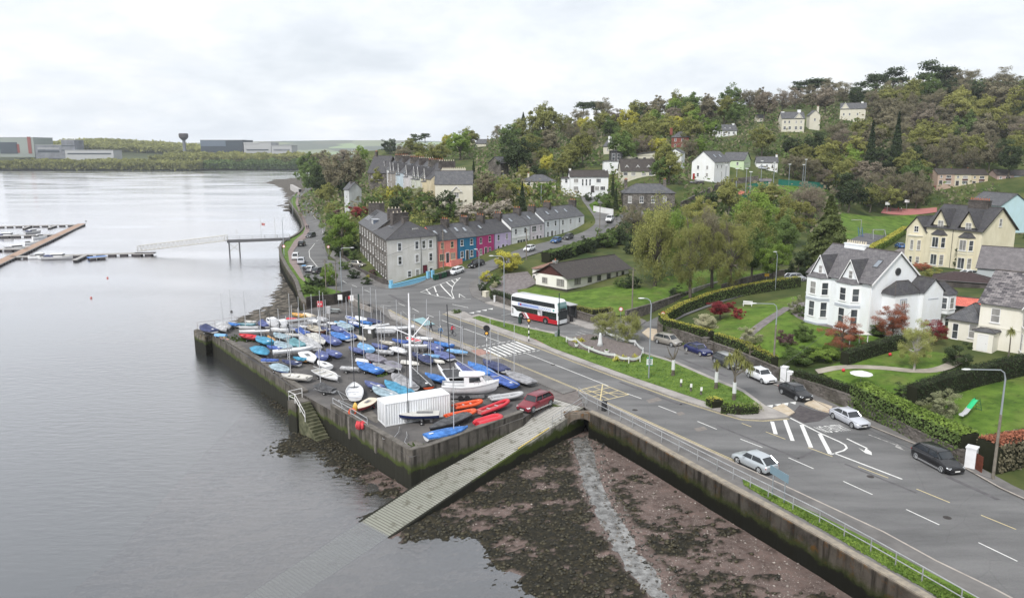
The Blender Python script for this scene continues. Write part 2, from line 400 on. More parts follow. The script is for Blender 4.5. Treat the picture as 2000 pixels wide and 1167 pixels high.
bp=t.nodes.new('ShaderNodeBump');bp.inputs['Distance'].default_value=.12;t.links.new(na.outputs[0],bp.inputs['Height']);t.links.new(rb.outputs[0],bp.inputs['Strength'])
t.links.new(bp.outputs[0],gl.inputs['Normal']);t.links.new(bp.outputs[0],fr.inputs['Normal'])
rr=t.nodes.new('ShaderNodeMapRange');rr.inputs[1].default_value=.4;rr.inputs[2].default_value=.62;rr.inputs[3].default_value=.12;rr.inputs[4].default_value=.22;t.links.new(nb.outputs[0],rr.inputs[0]);t.links.new(rr.outputs[0],gl.inputs['Roughness'])
MB().add([(-3500,-300,WZ),(900,-300,WZ),(900,2600,WZ),(-3500,2600,WZ)],[(0,1,2,3)]).build('water',wm)['kind']='structure'
MB().add([(-3500,-300,-7),(900,-300,-7),(900,2600,-7),(-3500,2600,-7)],[(0,1,2,3)]).build('seabed',mat('murky_bed',(.09,.10,.10),.9))['kind']='structure'
left_w=pw([(300,640),(383,684),(410,690),(455,722),(500,754),(556,802),(582,828),(572,852),(545,872),(540,884),(568,884),(599,879),(627,886),(643,903),(670,925),(706,945),(735,968),(752,990),(712,1025),(757,1052),(806,1037),(871,1034),(883,1018),(903,1036),(946,1033),(979,1071),(997,1115),(1040,1140),(1112,1161),(1148,1180),(1200,1300),(700,1600),(-400,1300),(-300,700)],WZ)
LWp=[(p.x,p.y) for p in left_w]
seaw=pw([(1140,800),(1260,860),(1400,940),(1500,995),(1600,1050),(1700,1110),(1800,1167),(1960,1260)],0)
stream=smooth_line(pw([(1120,835),(1142,872),(1152,920),(1168,965),(1197,1012),(1232,1070),(1285,1132),(1340,1200),(1420,1290)],-3.0))
STL=np.array([(p.x,p.y) for p in stream])
def dline(x,y,L):
 d=np.full(x.shape,1e9)
 for(x1,y1),(x2,y2) in zip(L[:-1],L[1:]):
  dx,dy=x2-x1,y2-y1;q=dx*dx+dy*dy+1e-9
  tt=np.clip(((x-x1)*dx+(y-y1)*dy)/q,0,1);d=np.minimum(d,np.hypot(x-x1-tt*dx,y-y1-tt*dy))
 return d
SW=np.array([(p.x,p.y) for p in seaw])
_sq=[P(1083,772),P(1140,790),P(759,1047,WZ),P(705,1018,WZ)];_sq[2]=_sq[1].lerp(_sq[2],1.42);_sq[3]=_sq[0].lerp(_sq[3],1.42);SLQ=[(q.x,q.y) for q in _sq]
def mud_base(x,y):
 sd=pdist(x,y,LWp)+(fbm(x*.5,y*.5,4,3)-.5)*np.where((x<-19)&(y>80),.5,2.2)-1.1*(x<-11)
 h=WZ+np.where(sd>0,np.minimum(sd*.05,.25+sd*.022),sd*.09)
 w=np.clip((1.5-dline(x,y,STL))/1.0,0,1)
 return np.maximum(h,-6.5)-w*.10-1.3*(pdist(x,y,SLQ)<.1)
def weedm(x,y):
 dS=dline(x,y,SW);dT=dline(x,y,STL)
 n=fbm(x*.4,y*.7,5,11,.66)+.34*(fbm(x*2.1,y*3.0,3,5)-.5)
 right=(x-np.interp(y,STL[::-1,1],STL[::-1,0]))>0
 bias=np.where(right,.15*np.clip((dS-4.5)/3.5,-1,.6),.14)
 bias=np.where(x<-9.5,np.where(y>75,.3,-.02),bias)
 w=np.clip((n+bias-.47)/.07,0,1)
 w=w*(pdist(x,y,SLQ)>.25)
 return w*np.clip((dT-.9-.8*fbm(x,y,3,8))/.5,0,1)
def mud_h(x,y):
 w=weedm(x,y)
 return mud_base(x,y)+w*(.05+.34*np.maximum(fbm(x*3.1,y*3.1,3,21)-.25,0))+(1-w)*.03*fbm(x*6,y*6,2,9)
mm_=mat('tidal_mud',(.2,.14,.125),.75);t=mm_.node_tree;b=t.nodes['Principled BSDF'];L=t.links.new
at=nd(mm_,'ShaderNodeAttribute');at.attribute_name='weed';tc=nd(mm_,'ShaderNodeTexCoord')
n=nd(mm_,'ShaderNodeTexNoise');n.inputs['Scale'].default_value=2.2;n.inputs['Detail'].default_value=8;n.inputs['Roughness'].default_value=.75;L(tc.outputs['Object'],n.inputs['Vector'])
r1=nd(mm_,'ShaderNodeValToRGB');el=r1.color_ramp.elements;el[0].position=.36;el[0].color=(.008,.008,.006,1);el[1].position=.68;el[1].color=(.06,.048,.026,1);x_=el.new(.52);x_.color=(.02,.018,.011,1);L(n.outputs[0],r1.inputs[0])
v=nd(mm_,'ShaderNodeTexVoronoi');v.inputs['Scale'].default_value=5;L(tc.outputs['Object'],v.inputs['Vector'])
r2=nd(mm_,'ShaderNodeValToRGB');el=r2.color_ramp.elements;el[0].position=.12;el[0].color=(.38,.33,.29,1);el[1].position=.24;el[1].color=(.13,.10,.09,1);L(v.outputs['Distance'],r2.inputs[0])
n3=nd(mm_,'ShaderNodeTexNoise');n3.inputs['Scale'].default_value=.6;n3.inputs['Detail'].default_value=6;L(tc.outputs['Object'],n3.inputs['Vector'])
r3=nd(mm_,'ShaderNodeValToRGB');el=r3.color_ramp.elements;el[0].position=.4;el[0].color=(.075,.054,.047,1);el[1].position=.62;el[1].color=(.165,.118,.104,1);L(n3.outputs[0],r3.inputs[0])
ma=nd(mm_,'ShaderNodeMix');ma.data_type='RGBA';r4=nd(mm_,'ShaderNodeValToRGB');r4.color_ramp.elements[0].position=.44;r4.color_ramp.elements[1].position=.54;L(n.outputs[0],r4.inputs[0]);L(r4.outputs[0],ma.inputs[0])
L(r3.outputs[0],ma.inputs[6]);L(r2.outputs[0],ma.inputs[7])
mb_=nd(mm_,'ShaderNodeMix');mb_.data_type='RGBA';L(at.outputs['Fac'],mb_.inputs[0]);L(ma.outputs[2],mb_.inputs[6]);L(r1.outputs[0],mb_.inputs[7]);L(mb_.outputs[2],b.inputs['Base Color'])
bp=nd(mm_,'ShaderNodeBump');bp.inputs['Strength'].default_value=.8;bp.inputs['Distance'].default_value=.12;L(n.outputs[0],bp.inputs['Height']);L(bp.outputs[0],b.inputs['Normal'])
grid_mesh('mudflat',-34,30,42,104,.2,mud_h,mm_,attr={'weed':weedm})['kind']='structure'
grid_mesh('mudflat',30,60,20,70,.6,mud_h,mm_,attr={'weed':weedm})['kind']='structure'
grid_mesh('mudflat',-34,30,10,42,.6,mud_h,mm_,attr={'weed':weedm})['kind']='structure'
sm=mat('stream_water',(.05,.046,.04),.16,col2=(.24,.24,.235),scale=1.5,fac=(.34,.62),detail=12,bump=.5,bscale=9,spec=1.0)
ws=[]
ss=resample(stream,.35)
Lr=[]
for i,p in enumerate(ss):
 d=(ss[min(i+1,len(ss)-1)]-ss[max(0,i-1)]).normalized();nx_=Vector((-d.y,d.x,0))
 w1=.1+1.75*float(fbm(np.array([i*.34]),np.array([.3]),5,31,.7)[0])+.004*i;w2=.1+1.75*float(fbm(np.array([i*.37]),np.array([9.3]),5,37,.7)[0])+.004*i
 Lr.append([p+nx_*(w1*q) for q in(1,.5,0)]+[p-nx_*(w2*q) for q in(.5,1)])
allp=np.array([[q.x,q.y] for r in Lr for q in r]);hh=mud_base(allp[:,0],allp[:,1]).reshape(-1,5);hh=np.minimum.reduce(hh,axis=1)+.06
MB().loft([[(q.x,q.y,hh[i]) for q in r] for i,r in enumerate(Lr)],caps=False).build('stream',sm,smooth=True)['kind']='structure'
rs=np.random.RandomState(4)
def scatter_clumps(name,n,box,cond,size,m,hz,flat=.5,seed=1):
 r_=np.random.RandomState(seed);x=r_.uniform(box[0],box[1],n);y=r_.uniform(box[2],box[3],n);k=cond(x,y);x,y=x[k],y[k];z=hz(x,y)
 base=np.array([(1,0,0),(.3,.95,0),(-.8,.6,0),(-.8,-.6,0),(.3,-.95,0),(0,0,1),(0,0,-.4)],float)
 Ft=np.array([(0,1,5),(1,2,5),(2,3,5),(3,4,5),(4,0,5),(1,0,6),(2,1,6),(3,2,6),(4,3,6),(0,4,6)])
 m_=len(x);s=r_.uniform(size[0],size[1],m_);a=r_.uniform(0,6.28,m_)
 V=np.repeat(base[None],m_,0)*r_.uniform(.6,1.3,(m_,7,1));ca,sa=np.cos(a)[:,None],np.sin(a)[:,None]
 X=(V[:,:,0]*ca-V[:,:,1]*sa)*s[:,None]+x[:,None];Y=(V[:,:,0]*sa+V[:,:,1]*ca)*s[:,None]+y[:,None];Z=V[:,:,2]*s[:,None]*flat+z[:,None]
 F=(Ft[None]+(np.arange(m_)*7)[:,None,None]).reshape(-1,3)
 return np_mesh(name,np.stack([X,Y,Z],2).reshape(-1,3),F,m,smooth=True)
wd1=mat('seaweed',(.010,.010,.007),.6,col2=(.06,.052,.026),scale=1.5,coord='Object',fac=(.4,.6))
o=scatter_clumps('seaweed',26000,(-32,40,46,100),lambda x,y:(weedm(x,y)>.3)&(pdist(x,y,LWp)>-1.5),(.06,.24),wd1,mud_h,.6,3)
tag(o,'dark olive bladder wrack lying in clumps over the low tide mud','seaweed',kind='stuff')
st1=mat('beach_stones',(.12,.10,.09),.8,col2=(.42,.38,.34),scale=3,fac=(.35,.65))
o=scatter_clumps('stones',5000,(-32,40,46,100),lambda x,y:(weedm(x,y)<.6)&(pdist(x,y,LWp)>.2),(.04,.15),st1,mud_h,.6,5)
tag(o,'pale pebbles and small stones strewn over the pinkish mud','stones',kind='stuff')
o=scatter_clumps('boulders',9000,(-10,30,46,92),lambda x,y:dline(x,y,STL)<1.9,(.07,.26),mat('wet_stones',(.015,.014,.01),.5,col2=(.14,.125,.11),scale=2,fac=(.4,.6)),mud_base,.7,9)
tag(o,'wet dark stones and weed lying in the shallow stream','stones',kind='stuff')
sh_w=pw([(300,700),(440,642),(462,626),(500,606),(528,596),(536,580),(542,560),(541,545),(548,530),(552,515),(553,470),(574,455),(566,436),(572,425),(560,410),(552,396),(560,382),(548,368),(520,356),(545,349),(575,343),(590,338),(575,310),(-300,340),(-500,700)],WZ)
SHp=[(p.x,p.y) for p in sh_w]
def shore_h(x,y):
 sd=pdist(x,y,SHp);far=np.clip((y-150)/300,0,1)
 sd=sd+(fbm(x*.25,y*.12,5,41)-.5)*(4+14*far)
 h=WZ+np.where(sd>0,np.minimum(sd*.075,.5+sd*.05),sd*.08)
 return np.clip(h,-6.5,-.3)+.45*(fbm(x*.9,y*.9,4,45)-.5)
shm=mat('shore_rock',(.025,.023,.018),.85,col2=(.17,.15,.125),scale=.8,fac=(.42,.62),detail=9,bump=.8,bscale=2)
grid_mesh('shore',-80,-28,130,420,.8,shore_h,shm,keep=lambda x,y:x<-22-.04*(y-150))['kind']='structure'
grid_mesh('shore',-280,-70,420,900,3.5,shore_h,shm)['kind']='structure'
coast=[(600,597),(586,588),(580.4,567),(575,549),(558.6,526),(546,500),(544,485),(553,471),(577,460),(590,448),(589,436),(582,420),(569,402),(564,394),(566,388),(579,376)]
cw=pw(coast,0)
LAND=[tuple(P(a,b)[:2]) for a,b in[(2150,1250),(1880,1167),(1500,995),(1140,800),(1020,800),(800,880),(592,770),(400,645),(600,600)]+coast[1:]]+[(-150,600),(-120,700),(-170,900),(-170,1300),(900,1300),(900,10),(120,10)]
gm=mat('rough_ground',(.032,.055,.014),.95,col2=(.10,.11,.035),scale=.12,fac=(.35,.65),detail=9,bump=.5,bscale=1.5)
grid_mesh('hillside',-130,260,40,420,2.0,lambda x,y:Tn(x,y)-.16,gm,keep=lambda x,y:pdist(x,y,LAND)<-1.6)['kind']='structure'
grid_mesh('hillside',-170,860,418,1250,9,lambda x,y:Tn(x,y)-.3,gm,keep=lambda x,y:pdist(x,y,LAND)<-3)['kind']='structure'
grid_mesh('hillside',258,860,20,424,9,lambda x,y:Tn(x,y)-.3,gm)['kind']='structure'
am=mat('asphalt',(.085,.085,.088),.85);t=am.node_tree;b=t.nodes['Principled BSDF'];L=t.links.new
tc=nd(am,'ShaderNodeTexCoord');n=nd(am,'ShaderNodeTexNoise');n.inputs['Scale'].default_value=.22;n.inputs['Detail'].default_value=7;n.inputs['Roughness'].default_value=.6
mp=nd(am,'ShaderNodeMapping');mp.inputs['Rotation'].default_value=(0,0,R(57));mp.inputs['Scale'].default_value=(.35,1.6,1);L(tc.outputs['Object'],mp.inputs[0]);L(mp.outputs[0],n.inputs['Vector'])
r1=nd(am,'ShaderNodeValToRGB');e=r1.color_ramp.elements;e[0].position=.3;e[0].color=(.09,.09,.095,1);e[1].position=.7;e[1].color=(.175,.172,.173,1);L(n.outputs[0],r1.inputs[0])
n2=nd(am,'ShaderNodeTexNoise');n2.inputs['Scale'].default_value=9;n2.inputs['Detail'].default_value=5;L(tc.outputs['Object'],n2.inputs['Vector'])
mx=nd(am,'ShaderNodeMix');mx.data_type='RGBA';mx.blend_type='OVERLAY';mx.inputs[0].default_value=.35;L(r1.outputs[0],mx.inputs[6]);L(n2.outputs[1],mx.inputs[7])
vc_=nd(am,'ShaderNodeTexVoronoi');vc_.feature='DISTANCE_TO_EDGE';vc_.inputs['Scale'].default_value=.16;wn=nd(am,'ShaderNodeMix');wn.data_type='RGBA';wn.blend_type='ADD';wn.inputs[0].default_value=.9;L(tc.outputs['Object'],wn.inputs[6]);L(n.outputs[1],wn.inputs[7]);L(wn.outputs[2],vc_.inputs['Vector'])
rc=nd(am,'ShaderNodeValToRGB');rc.color_ramp.elements[0].color=(.45,.45,.45,1);rc.color_ramp.elements[1].position=.006;rc.color_ramp.elements[0].position=.002;L(vc_.outputs[0],rc.inputs[0])
mc2=nd(am,'ShaderNodeMix');mc2.data_type='RGBA';mc2.blend_type='MULTIPLY';mc2.inputs[0].default_value=.22;L(mx.outputs[2],mc2.inputs[6]);L(rc.outputs[0],mc2.inputs[7]);mx=mc2
hs=nd(am,'ShaderNodeHueSaturation');hs.inputs['Saturation'].default_value=.25;L(mx.outputs[2],hs.inputs['Color']);L(hs.outputs[0],b.inputs['Base Color'])
am3=mat('trench_tarmac',(.085,.082,.086),.9,col2=(.125,.12,.125),scale=1.5)
am2=mat('quay_tarmac',(.058,.057,.06),.9,col2=(.14,.132,.126),scale=.16,fac=(.36,.64),detail=9,bump=.25,bscale=6)
conc=mat('footpath_concrete',(.24,.225,.215),.9,col2=(.36,.34,.32),scale=.4,fac=(.35,.65),detail=8)
concd=mat('dark_footpath',(.12,.115,.112),.9,col2=(.185,.178,.172),scale=.35,fac=(.35,.65),detail=8)
kerbm=mat('kerb_stone',(.3,.27,.245),.9,col2=(.42,.38,.34),scale=1.2)
gravel=mat('gravel',(.13,.115,.115),.95,col2=(.22,.20,.2),scale=1.5,detail=8)
pathm=mat('pale_path',(.26,.235,.2),.95,col2=(.36,.33,.28),scale=.8)
grassm=mat('lawn_grass',(.045,.092,.010),.95,col2=(.125,.205,.03),scale=.35,fac=(.34,.66),detail=10,bump=.6,bscale=5)
def mottle(m,c,sc,lo,hi):
 t=m.node_tree;b=t.nodes['Principled BSDF'];L=t.links.new;src=b.inputs['Base Color'].links[0].from_socket;tc=nd(m,'ShaderNodeTexCoord');n=nd(m,'ShaderNodeTexNoise');n.inputs['Scale'].default_value=sc;n.inputs['Detail'].default_value=7;n.inputs['Roughness'].default_value=.7;L(tc.outputs['Object'],n.inputs['Vector'])
 r=nd(m,'ShaderNodeMapRange');r.inputs[1].default_value=lo;r.inputs[2].default_value=hi;r.inputs[4].default_value=.75;L(n.outputs[0],r.inputs[0]);k=nd(m,'ShaderNodeMix');k.data_type='RGBA';k.inputs[7].default_value=(*c,1);L(r.outputs[0],k.inputs[0]);L(src,k.inputs[6]);L(k.outputs[2],b.inputs['Base Color'])
mottle(grassm,(.14,.15,.045),.11,.5,.68);mottle(grassm,(.035,.06,.012),.9,.55,.66)
grass2=mat('verge_grass',(.045,.095,.014),.95,col2=(.13,.2,.035),scale=.7,fac=(.3,.68),detail=10,bump=.7,bscale=6)
RD=[(1100,752),(1127,762.6),(1143,769),(1380,879),(1544,954),(1830,1096),(2100,1240),(2150,1045),(2000,976),(1952,954),(1883,915),(1786,868),(1698,833),(1625,800),(1560,770),(1470,735),(1400,706),(1330,684),(1300,668),(1284,647),(1290,634),(1262,627),(1245,642),(1152,643),(1106,628),(999,607),(947,591),(922,579),(916,564),(918,553),(945,535),(992,514),(960,507),(911,525),(877,533),(834,547),(786,563),(762,565),(740,561),(709,548),(680,525),(658,510),(641,507),(635,484),(633,464),(637,436),(623,415),(609,402),(605,379),(587,375),(582,394.6),(588,412.5),(597,430.5),(605,448.5),(600,464),(587,472),(573,490),(575,500),(592,538.5),(640,562),(670,570),(690,578),(756,605),(832,645),(973,698)]
rdw=pw(RD,0)
sheet('road',[G(a,b) for a,b in RD],0.0,am,drape=True,cell=3)
def strip(name,line,w,m,z=0.0,w2=None,kind='structure',step=3):
 """road or path strip following the terrain along a world polyline"""
 ln=resample(smooth_line(line,2),step);out=[]
 xs=[];
 for i,p in enumerate(ln):
  d=(ln[min(i+1,len(ln)-1)]-ln[max(0,i-1)]);d.z=0;d.normalize();ww=w if w2 is None else w+(w2-w)*i/(len(ln)-1)
  for q in(-.5,-.17,.17,.5):xs.append((p.x-d.y*ww*q,p.y+d.x*ww*q))
 zz=Tn([a[0] for a in xs],[a[1] for a in xs])+z
 rings=[[(xs[i*4+k][0],xs[i*4+k][1],zz[i*4+k]) for k in range(4)] for i in range(len(ln))]
 o=MB().loft(rings,caps=False).build(name,m,recalc=False)
 for p in o.data.polygons[:1]:
  if p.normal.z<0:o.data.flip_normals()
 if kind:o['kind']=kind
 return o
def gp(lst):return[G(a,b) for a,b in lst]
strip('road',gp([(958,518),(1000,502),(1060,482),(1120,468),(1160,455),(1182,440),(1180,425),(1165,405),(1150,388),(1140,378)]),5.5,am,.03)
strip('road',gp([(1182,440),(1220,425),(1260,418)]),5,am,.035)
strip('road',gp([(1270,640),(1300,622),(1345,603),(1400,585),(1450,570),(1510,555),(1560,545)]),4.2,am,.03)
strip('road',gp([(1740,505),(1775,485),(1810,468)]),4,gravel,.05)
MB().loft([[(a,b,.4),(c,b,.4)] for a,c,b in[(-135,-122,480),(-150,-128,560),(-170,-140,640),(-185,-150,760)]],caps=False).build('road',am)['kind']='structure'
wp=mat('road_paint',(.50,.50,.49),.8,col2=(.68,.68,.66),scale=2.5,fac=(.3,.55))
wpf=mat('worn_road_paint',(.14,.14,.14),.8,col2=(.42,.41,.4),scale=3,fac=(.35,.6))
yp=mat('yellow_road_paint',(.46,.39,.22),.8,col2=(.62,.52,.30),scale=2)
MK={'w':MB(),'y':MB(),'f':MB(),'t':MB()}
def pline(pts,w,k='w',z=.006,px=True,closed=False):
 p=[G(*q) for q in pts] if px else[Vector((q[0],q[1],0)) for q in pts]
 if closed:p.append(p[0])
 p=[a for k,a in enumerate(resample(p,2.0))];zt=Tn([a.x for a in p],[a.y for a in p]);zt=np.where(zt>.01,zt+.035,0)+z
 a=offs(p,w/2);b_=offs(p,-w/2)
 for i in range(len(p)-1):
  MK[k].add([(a[i].x,a[i].y,zt[i]),(b_[i].x,b_[i].y,zt[i]),(b_[i+1].x,b_[i+1].y,zt[i+1]),(a[i+1].x,a[i+1].y,zt[i+1])],[(0,1,2,3)])
def ppoly(pts,k='w',z=.006):MK[k].add([(q.x,q.y,z) for q in pw(pts)],[tuple(range(len(pts)))])
for a in[(863,625,981,669),(1024,688,1188,753)]:pline([a[:2],a[2:]],.13)
for a in[(1225,768,1253,778),(1286,792,1321,805.6),(1362,822,1400,837.6),(1446,856.6,1489,873),(1540,893,1589,914.5),(1647,939,1704,965),(1770,994,1834.5,1024),(1911,1058.6,1987,1095),(2040,1120,2110,1155),(669,548,677,552.7),(687,556,697,560),(712,566,722,570),(778,591.7,791,597),(805.5,602,818,608.6),(834.7,614.7,847,619),(979,616,998,612)]:pline([a[:2],a[2:]],.12)
for a in[(1448.6,825.8,1467.5,832.7),(1495.8,842.5,1534,857),(1578,873,1626,891),(1676,910,1735,932.7),(1790,954,1855,980.6),(1916,1005,1984.6,1033)]:pline([a[:2],a[2:]],.11,'y')
pline([(1543.6,815.7),(1605,846.6),(1640,862),(1650.5,868),(1654,874),(1648,879),(1622,887)],.2)
for a in[(1508,822.6,1515,847),(1533,819,1548,860),(1565.6,829,1584,873),(1601,846.6,1621.6,886)]:pline([a[:2],a[2:]],.4)
pline([(1628.5,884),(1762,935)],.2)
pline([(1654,856),(1694,875)],.2);ppoly([(1677,874),(1690,884),(1703,888),(1702,882),(1691,874.5),(1688,880)])
pline([(1696,848),(1750,868)],.15,'f');ppoly([(1748,872),(1768,880),(1752,866)],'f')
for i in range(4):
 x,y=1503+i*15,792.5-i*2.1;ppoly([(x-6,y-1),(x+7,y-2.6),(x+5.5,y+3)])
for x,y in[(920.5,610.5),(933,608),(945,605.5),(957,603)]:ppoly([(x-5,y),(x+6,y-1.5),(x+5,y+1.2)])
pline([(821.5,569.8),(848,559),(872,550.5),(899,542)],.15);pline([(899,542),(889,552),(884,560),(882,570),(887,583)],.15);pline([(821.5,569.8),(850,577),(886,584)],.15)
for a in[(832.5,564.5,841,574.5),(848,559.5,855.6,578),(860,555,885,582),(872,551,884,560.5),(882,547.5,888,553),(891,545,894,548)]:pline([a[:2],a[2:]],.28)
pline([(897,574),(909,581.5),(897,581)],.15,closed=True);pline([(901,584.3),(920,583.8)],.15);pline([(883,594),(915,600.5)],.18)
pline([(621.6,523),(605,502.5),(603.5,489.7),(617.7,471.7),(630.5,453.7),(629,443.4),(624,435.7)],.15)
for a in[(617,428,612,421),(609,415,606,410),(603,405,600,399),(597,394,596,388)]:pline([a[:2],a[2:]],.15)
for a in[(1045,640,1062,645),(1075,650,1090,654),(1160,652,1178,657),(1210,664,1225,668)]:pline([a[:2],a[2:]],.12)
for a in[(1128,648,1150,655),(1133,644,1156,651),(1124,652,1140,657),(742,598,756,601),(744,595,764,598),(758,604,775,604),(1268,652,1284,648),(1262,657,1280,655),(988,625,1003,629),(1018,633,1032,637)]:pline([a[:2],a[2:]],.22,'f')
pline([(786,607),(803,622),(829,637)],.1,'f');pline([(829,637),(850,634),(868,645),(850,650),(829,637)],.1,'f')
for a in[((1210,745),(1330,790),.5),((1330,790),(1352,782),.5),((1400,830),(1560,895),.35),((1560,895),(1590,880),.35),((1650,905),(1790,962),.3),((1080,690),(1180,728),.4),((880,612),(950,640),.6),((760,575),(800,596),.7),((1330,700),(1420,735),.5),((640,500),(625,470),.6),((1850,930),(1950,975),.5),((1300,760),(1345,775),.4)]:pline([a[0],a[1]],a[2],'t',.002)
MK['t'].build('road',am3,recalc=False)['kind']='structure'
A,B,C_,D=(P(942.5,681),P(1012,665.5),P(1050,681),P(975,696.5))
for i in range(8):
 f0,f1=i/8+.012,i/8+.075
 q=[A.lerp(B,f0),A.lerp(B,f1),D.lerp(C_,f1),D.lerp(C_,f0)]
 MK['w'].add([(v_.x,v_.y,.008) for v_ in q],[(3,2,1,0)])
for s_,e_ in(((931,677),(1019,662)),((976,698),(1057,683))):
 s_,e_=P(*s_),P(*e_)
 for i in range(9):
  pline([s_.lerp(e_,i/9),s_.lerp(e_,i/9+.07)],.2,px=False)
bx=[(1128,762),(1177,750),(1228,770),(1172,783)]
pline(bx,.16,'y',closed=True)
Bq=[P(*q) for q in bx]
for f0 in(.3,.62):
 pline([Bq[0].lerp(Bq[1],f0),Bq[3].lerp(Bq[2],f0)],.13,'y',.009,px=False);pline([Bq[0].lerp(Bq[3],f0),Bq[1].lerp(Bq[2],f0)],.13,'y',.012,px=False)
pline([Bq[1],Bq[3]],.14,'y',.015,px=False);pline([Bq[0],Bq[2]],.14,'y',.018,px=False)
for ln,sg in(([(756,605),(832,645),(973,698)],1),([(973,698),(1127,762.6),(1380,879),(1440,906)],1),([(869,612),(900,623),(1051,676.5),(1127,706),(1320,777),(1415,807),(1450,817),(1488,819),(1537,815)],-1)):
 p=pw(ln)
 for o_ in(.28,.5):pline([(q.x,q.y) for q in offs([Vector((a.x,a.y,0)) for a in p],sg*o_)],.09,'y',.006,px=False)
MK['w'].build('road_marking',wp,recalc=False)['kind']='structure'
MK['y'].build('road_marking',yp,recalc=False)['kind']='structure'
MK['f'].build('road_marking',wpf,recalc=False)['kind']='structure'
def text_quad(txt,p0,ux,uy,m,name,parent=None,thick=0):
 """lettering as a flat mesh: p0 baseline start, ux and uy the world vectors of its width and height"""
 cu=bpy.data.curves.new('lettering','FONT');cu.body=txt;cu.extrude=0
 ob=bpy.data.objects.new('lettering',cu);col.objects.link(ob)
 me=bpy.data.meshes.new_from_object(ob.evaluated_get(bpy.context.evaluated_depsgraph_get()));bpy.data.objects.remove(ob)
 xs=[v_.co.x for v_ in me.vertices];ys=[v_.co.y for v_ in me.vertices]
 x0,x1,y0,y1=min(xs),max(xs),min(ys),max(ys)
 for v_ in me.vertices:v_.co=Vector(p0)+Vector(ux)*((v_.co.x-x0)/(x1-x0))+Vector(uy)*((v_.co.y-y0)/max(1e-6,y1-y0))
 me.materials.append(m);o=bpy.data.objects.new(name,me);col.objects.link(o);
 if parent:o.parent=parent
 return o
bl,br_,tl=P(1613.9,845),P(1665,839.8),P(1587.8,833)
bl.z=.008
text_quad('NO ENTRY',bl,(br_-P(1613.9,845)),(tl-P(1613.9,845)),wp,'road_marking')['kind']='structure'
pm=mat('tarmac_patch',(.16,.145,.135),.9,col2=(.22,.2,.185),scale=2)
pd=mat('dark_tarmac_patch',(.055,.05,.055),.9,col2=(.1,.09,.09),scale=1.5)
Mp=MB();Md=MB()
for q in[[(1262,781),(1285,775),(1293,781),(1268,787)],[(1321,806),(1331,803),(1339,808),(1326,811)],[(1355,836),(1375,832),(1382,838),(1362,842)],[(1300,708),(1310,706),(1316,710),(1305,712)]]:Mp.add([(a.x,a.y,.004) for a in pw(q)],[(0,1,2,3)])
for q in[[(1543,812),(1562,790),(1588,800),(1625,808),(1600,822),(1570,826)]]:Md.add([(a.x,a.y,.003) for a in pw(q)],[tuple(range(len(q)))])
Mp.build('road',pm)['kind']='structure';Md.build('road',pd)['kind']='structure'
def slab(poly,m,name='footpath',z=.12,dr=False):return sheet(name,[G(*q) for q in poly] if dr else pw(poly),z,m,thick=.13,drape=dr,cell=3)
ISL=[(869,612),(874,609),(881,608),(907,609),(921,617),(934,614),(963,622),(1026,638),(1085,650),(1110,659),(1230,678.5),(1258,688),(1322,707),(1386,735),(1453,762),(1495,793),(1542,813.5),(1537,815),(1488,819),(1450,817),(1415,807),(1320,777),(1127,706),(1051,676.5),(900,623)]
slab(ISL,conc)
ISG=[(922,620.5),(936,616.5),(963,624.5),(1026,640),(1085,652.5),(1110,662),(1230,681),(1257,690),(1318,709),(1384,738),(1450,765),(1488,793),(1489,798),(1470,803),(1444,805),(1419,800),(1381,785),(1230,734),(1152,706),(1078,678.6),(1047,663)]
sheet('verge',pw(ISG,.12),.16,grass2)
slab([(947,591),(999,607),(1106,628),(1152,643),(1245,642),(1262,627),(1250,622),(1160,624),(1112,613),(1003,594),(962,582),(940,577),(942,562),(962,540),(955,534),(930,546),(918,553),(916,564),(922,579)],concd,dr=True)
slab([(1000,607.5),(1106,628.2),(1152,643.2),(1200,643),(1160,634),(1108,620),(1003,600)],conc,z=.125)
slab([(947,591.2),(999,607.2),(1001,601),(965,588)],conc,z=.126)
slab([(680,525),(709,548),(740,561),(762,565),(786,563),(834,547),(877,533),(911,525),(898,520),(856,534),(800,549),(764,557),(748,555),(715,538),(690,517),(650,488),(644,500),(658,510)],concd,dr=True)
sheet('footpath',pw([(1040,772),(1100,750),(1130,763),(1146,797),(1079,777)]),.012,mat('quay_apron',(.12,.105,.1),.9,col2=(.19,.17,.16),scale=.8))
slab([(670,570),(690,578),(756,605),(832,645),(900,671),(973,698),(1127,762.6),(1100,770),(958,707),(902,681),(862,668),(822,655),(790,636),(762,624),(736,602),(700,590)],concd)
slab([(757,606),(832,646),(900,672),(943,688),(979,701),(952,703),(902,680),(860,666),(822,653),(792,634),(764,622)],conc,z=.125)
sheet('footpath',pw([(805,625),(826,620.5),(850,634),(829,637)]),.13,mat('blue_bay_paint',(.19,.33,.36),.8,col2=(.3,.42,.44),scale=2))
sheet('footpath',pw([(920,684),(940,681),(958,689),(934,694)],.13),.133,mat('pink_tactile_paving',(.33,.2,.17),.9,var=.15))
sheet('footpath',pw([(1036,659),(1052,660),(1078,667),(1062,671)],.13),.133,MC['pink_tactile_paving'])
rk=[(2150,1045),(2000,976),(1952,954),(1883,915),(1786,868),(1698,833),(1625,800),(1560,770),(1470,735),(1400,706),(1330,684),(1300,668),(1284,647)]
rkw=pw(rk);slab_in=offs(rkw,-1.5)
sheet('footpath',rkw+slab_in[::-1],.12,concd,thick=.13)
rkl=offs(rkw,.22)
sheet('kerb',[q for q in rkw[:9]]+offs(rkw,-.16)[:9][::-1],.125,kerbm,thick=.13)
slab([(1571,789.5),(1586,781),(1626,795),(1619,806),(1600,801)],mat('sandy_paving',(.42,.34,.24),.9,col2=(.5,.44,.36),scale=1.5),z=.128)
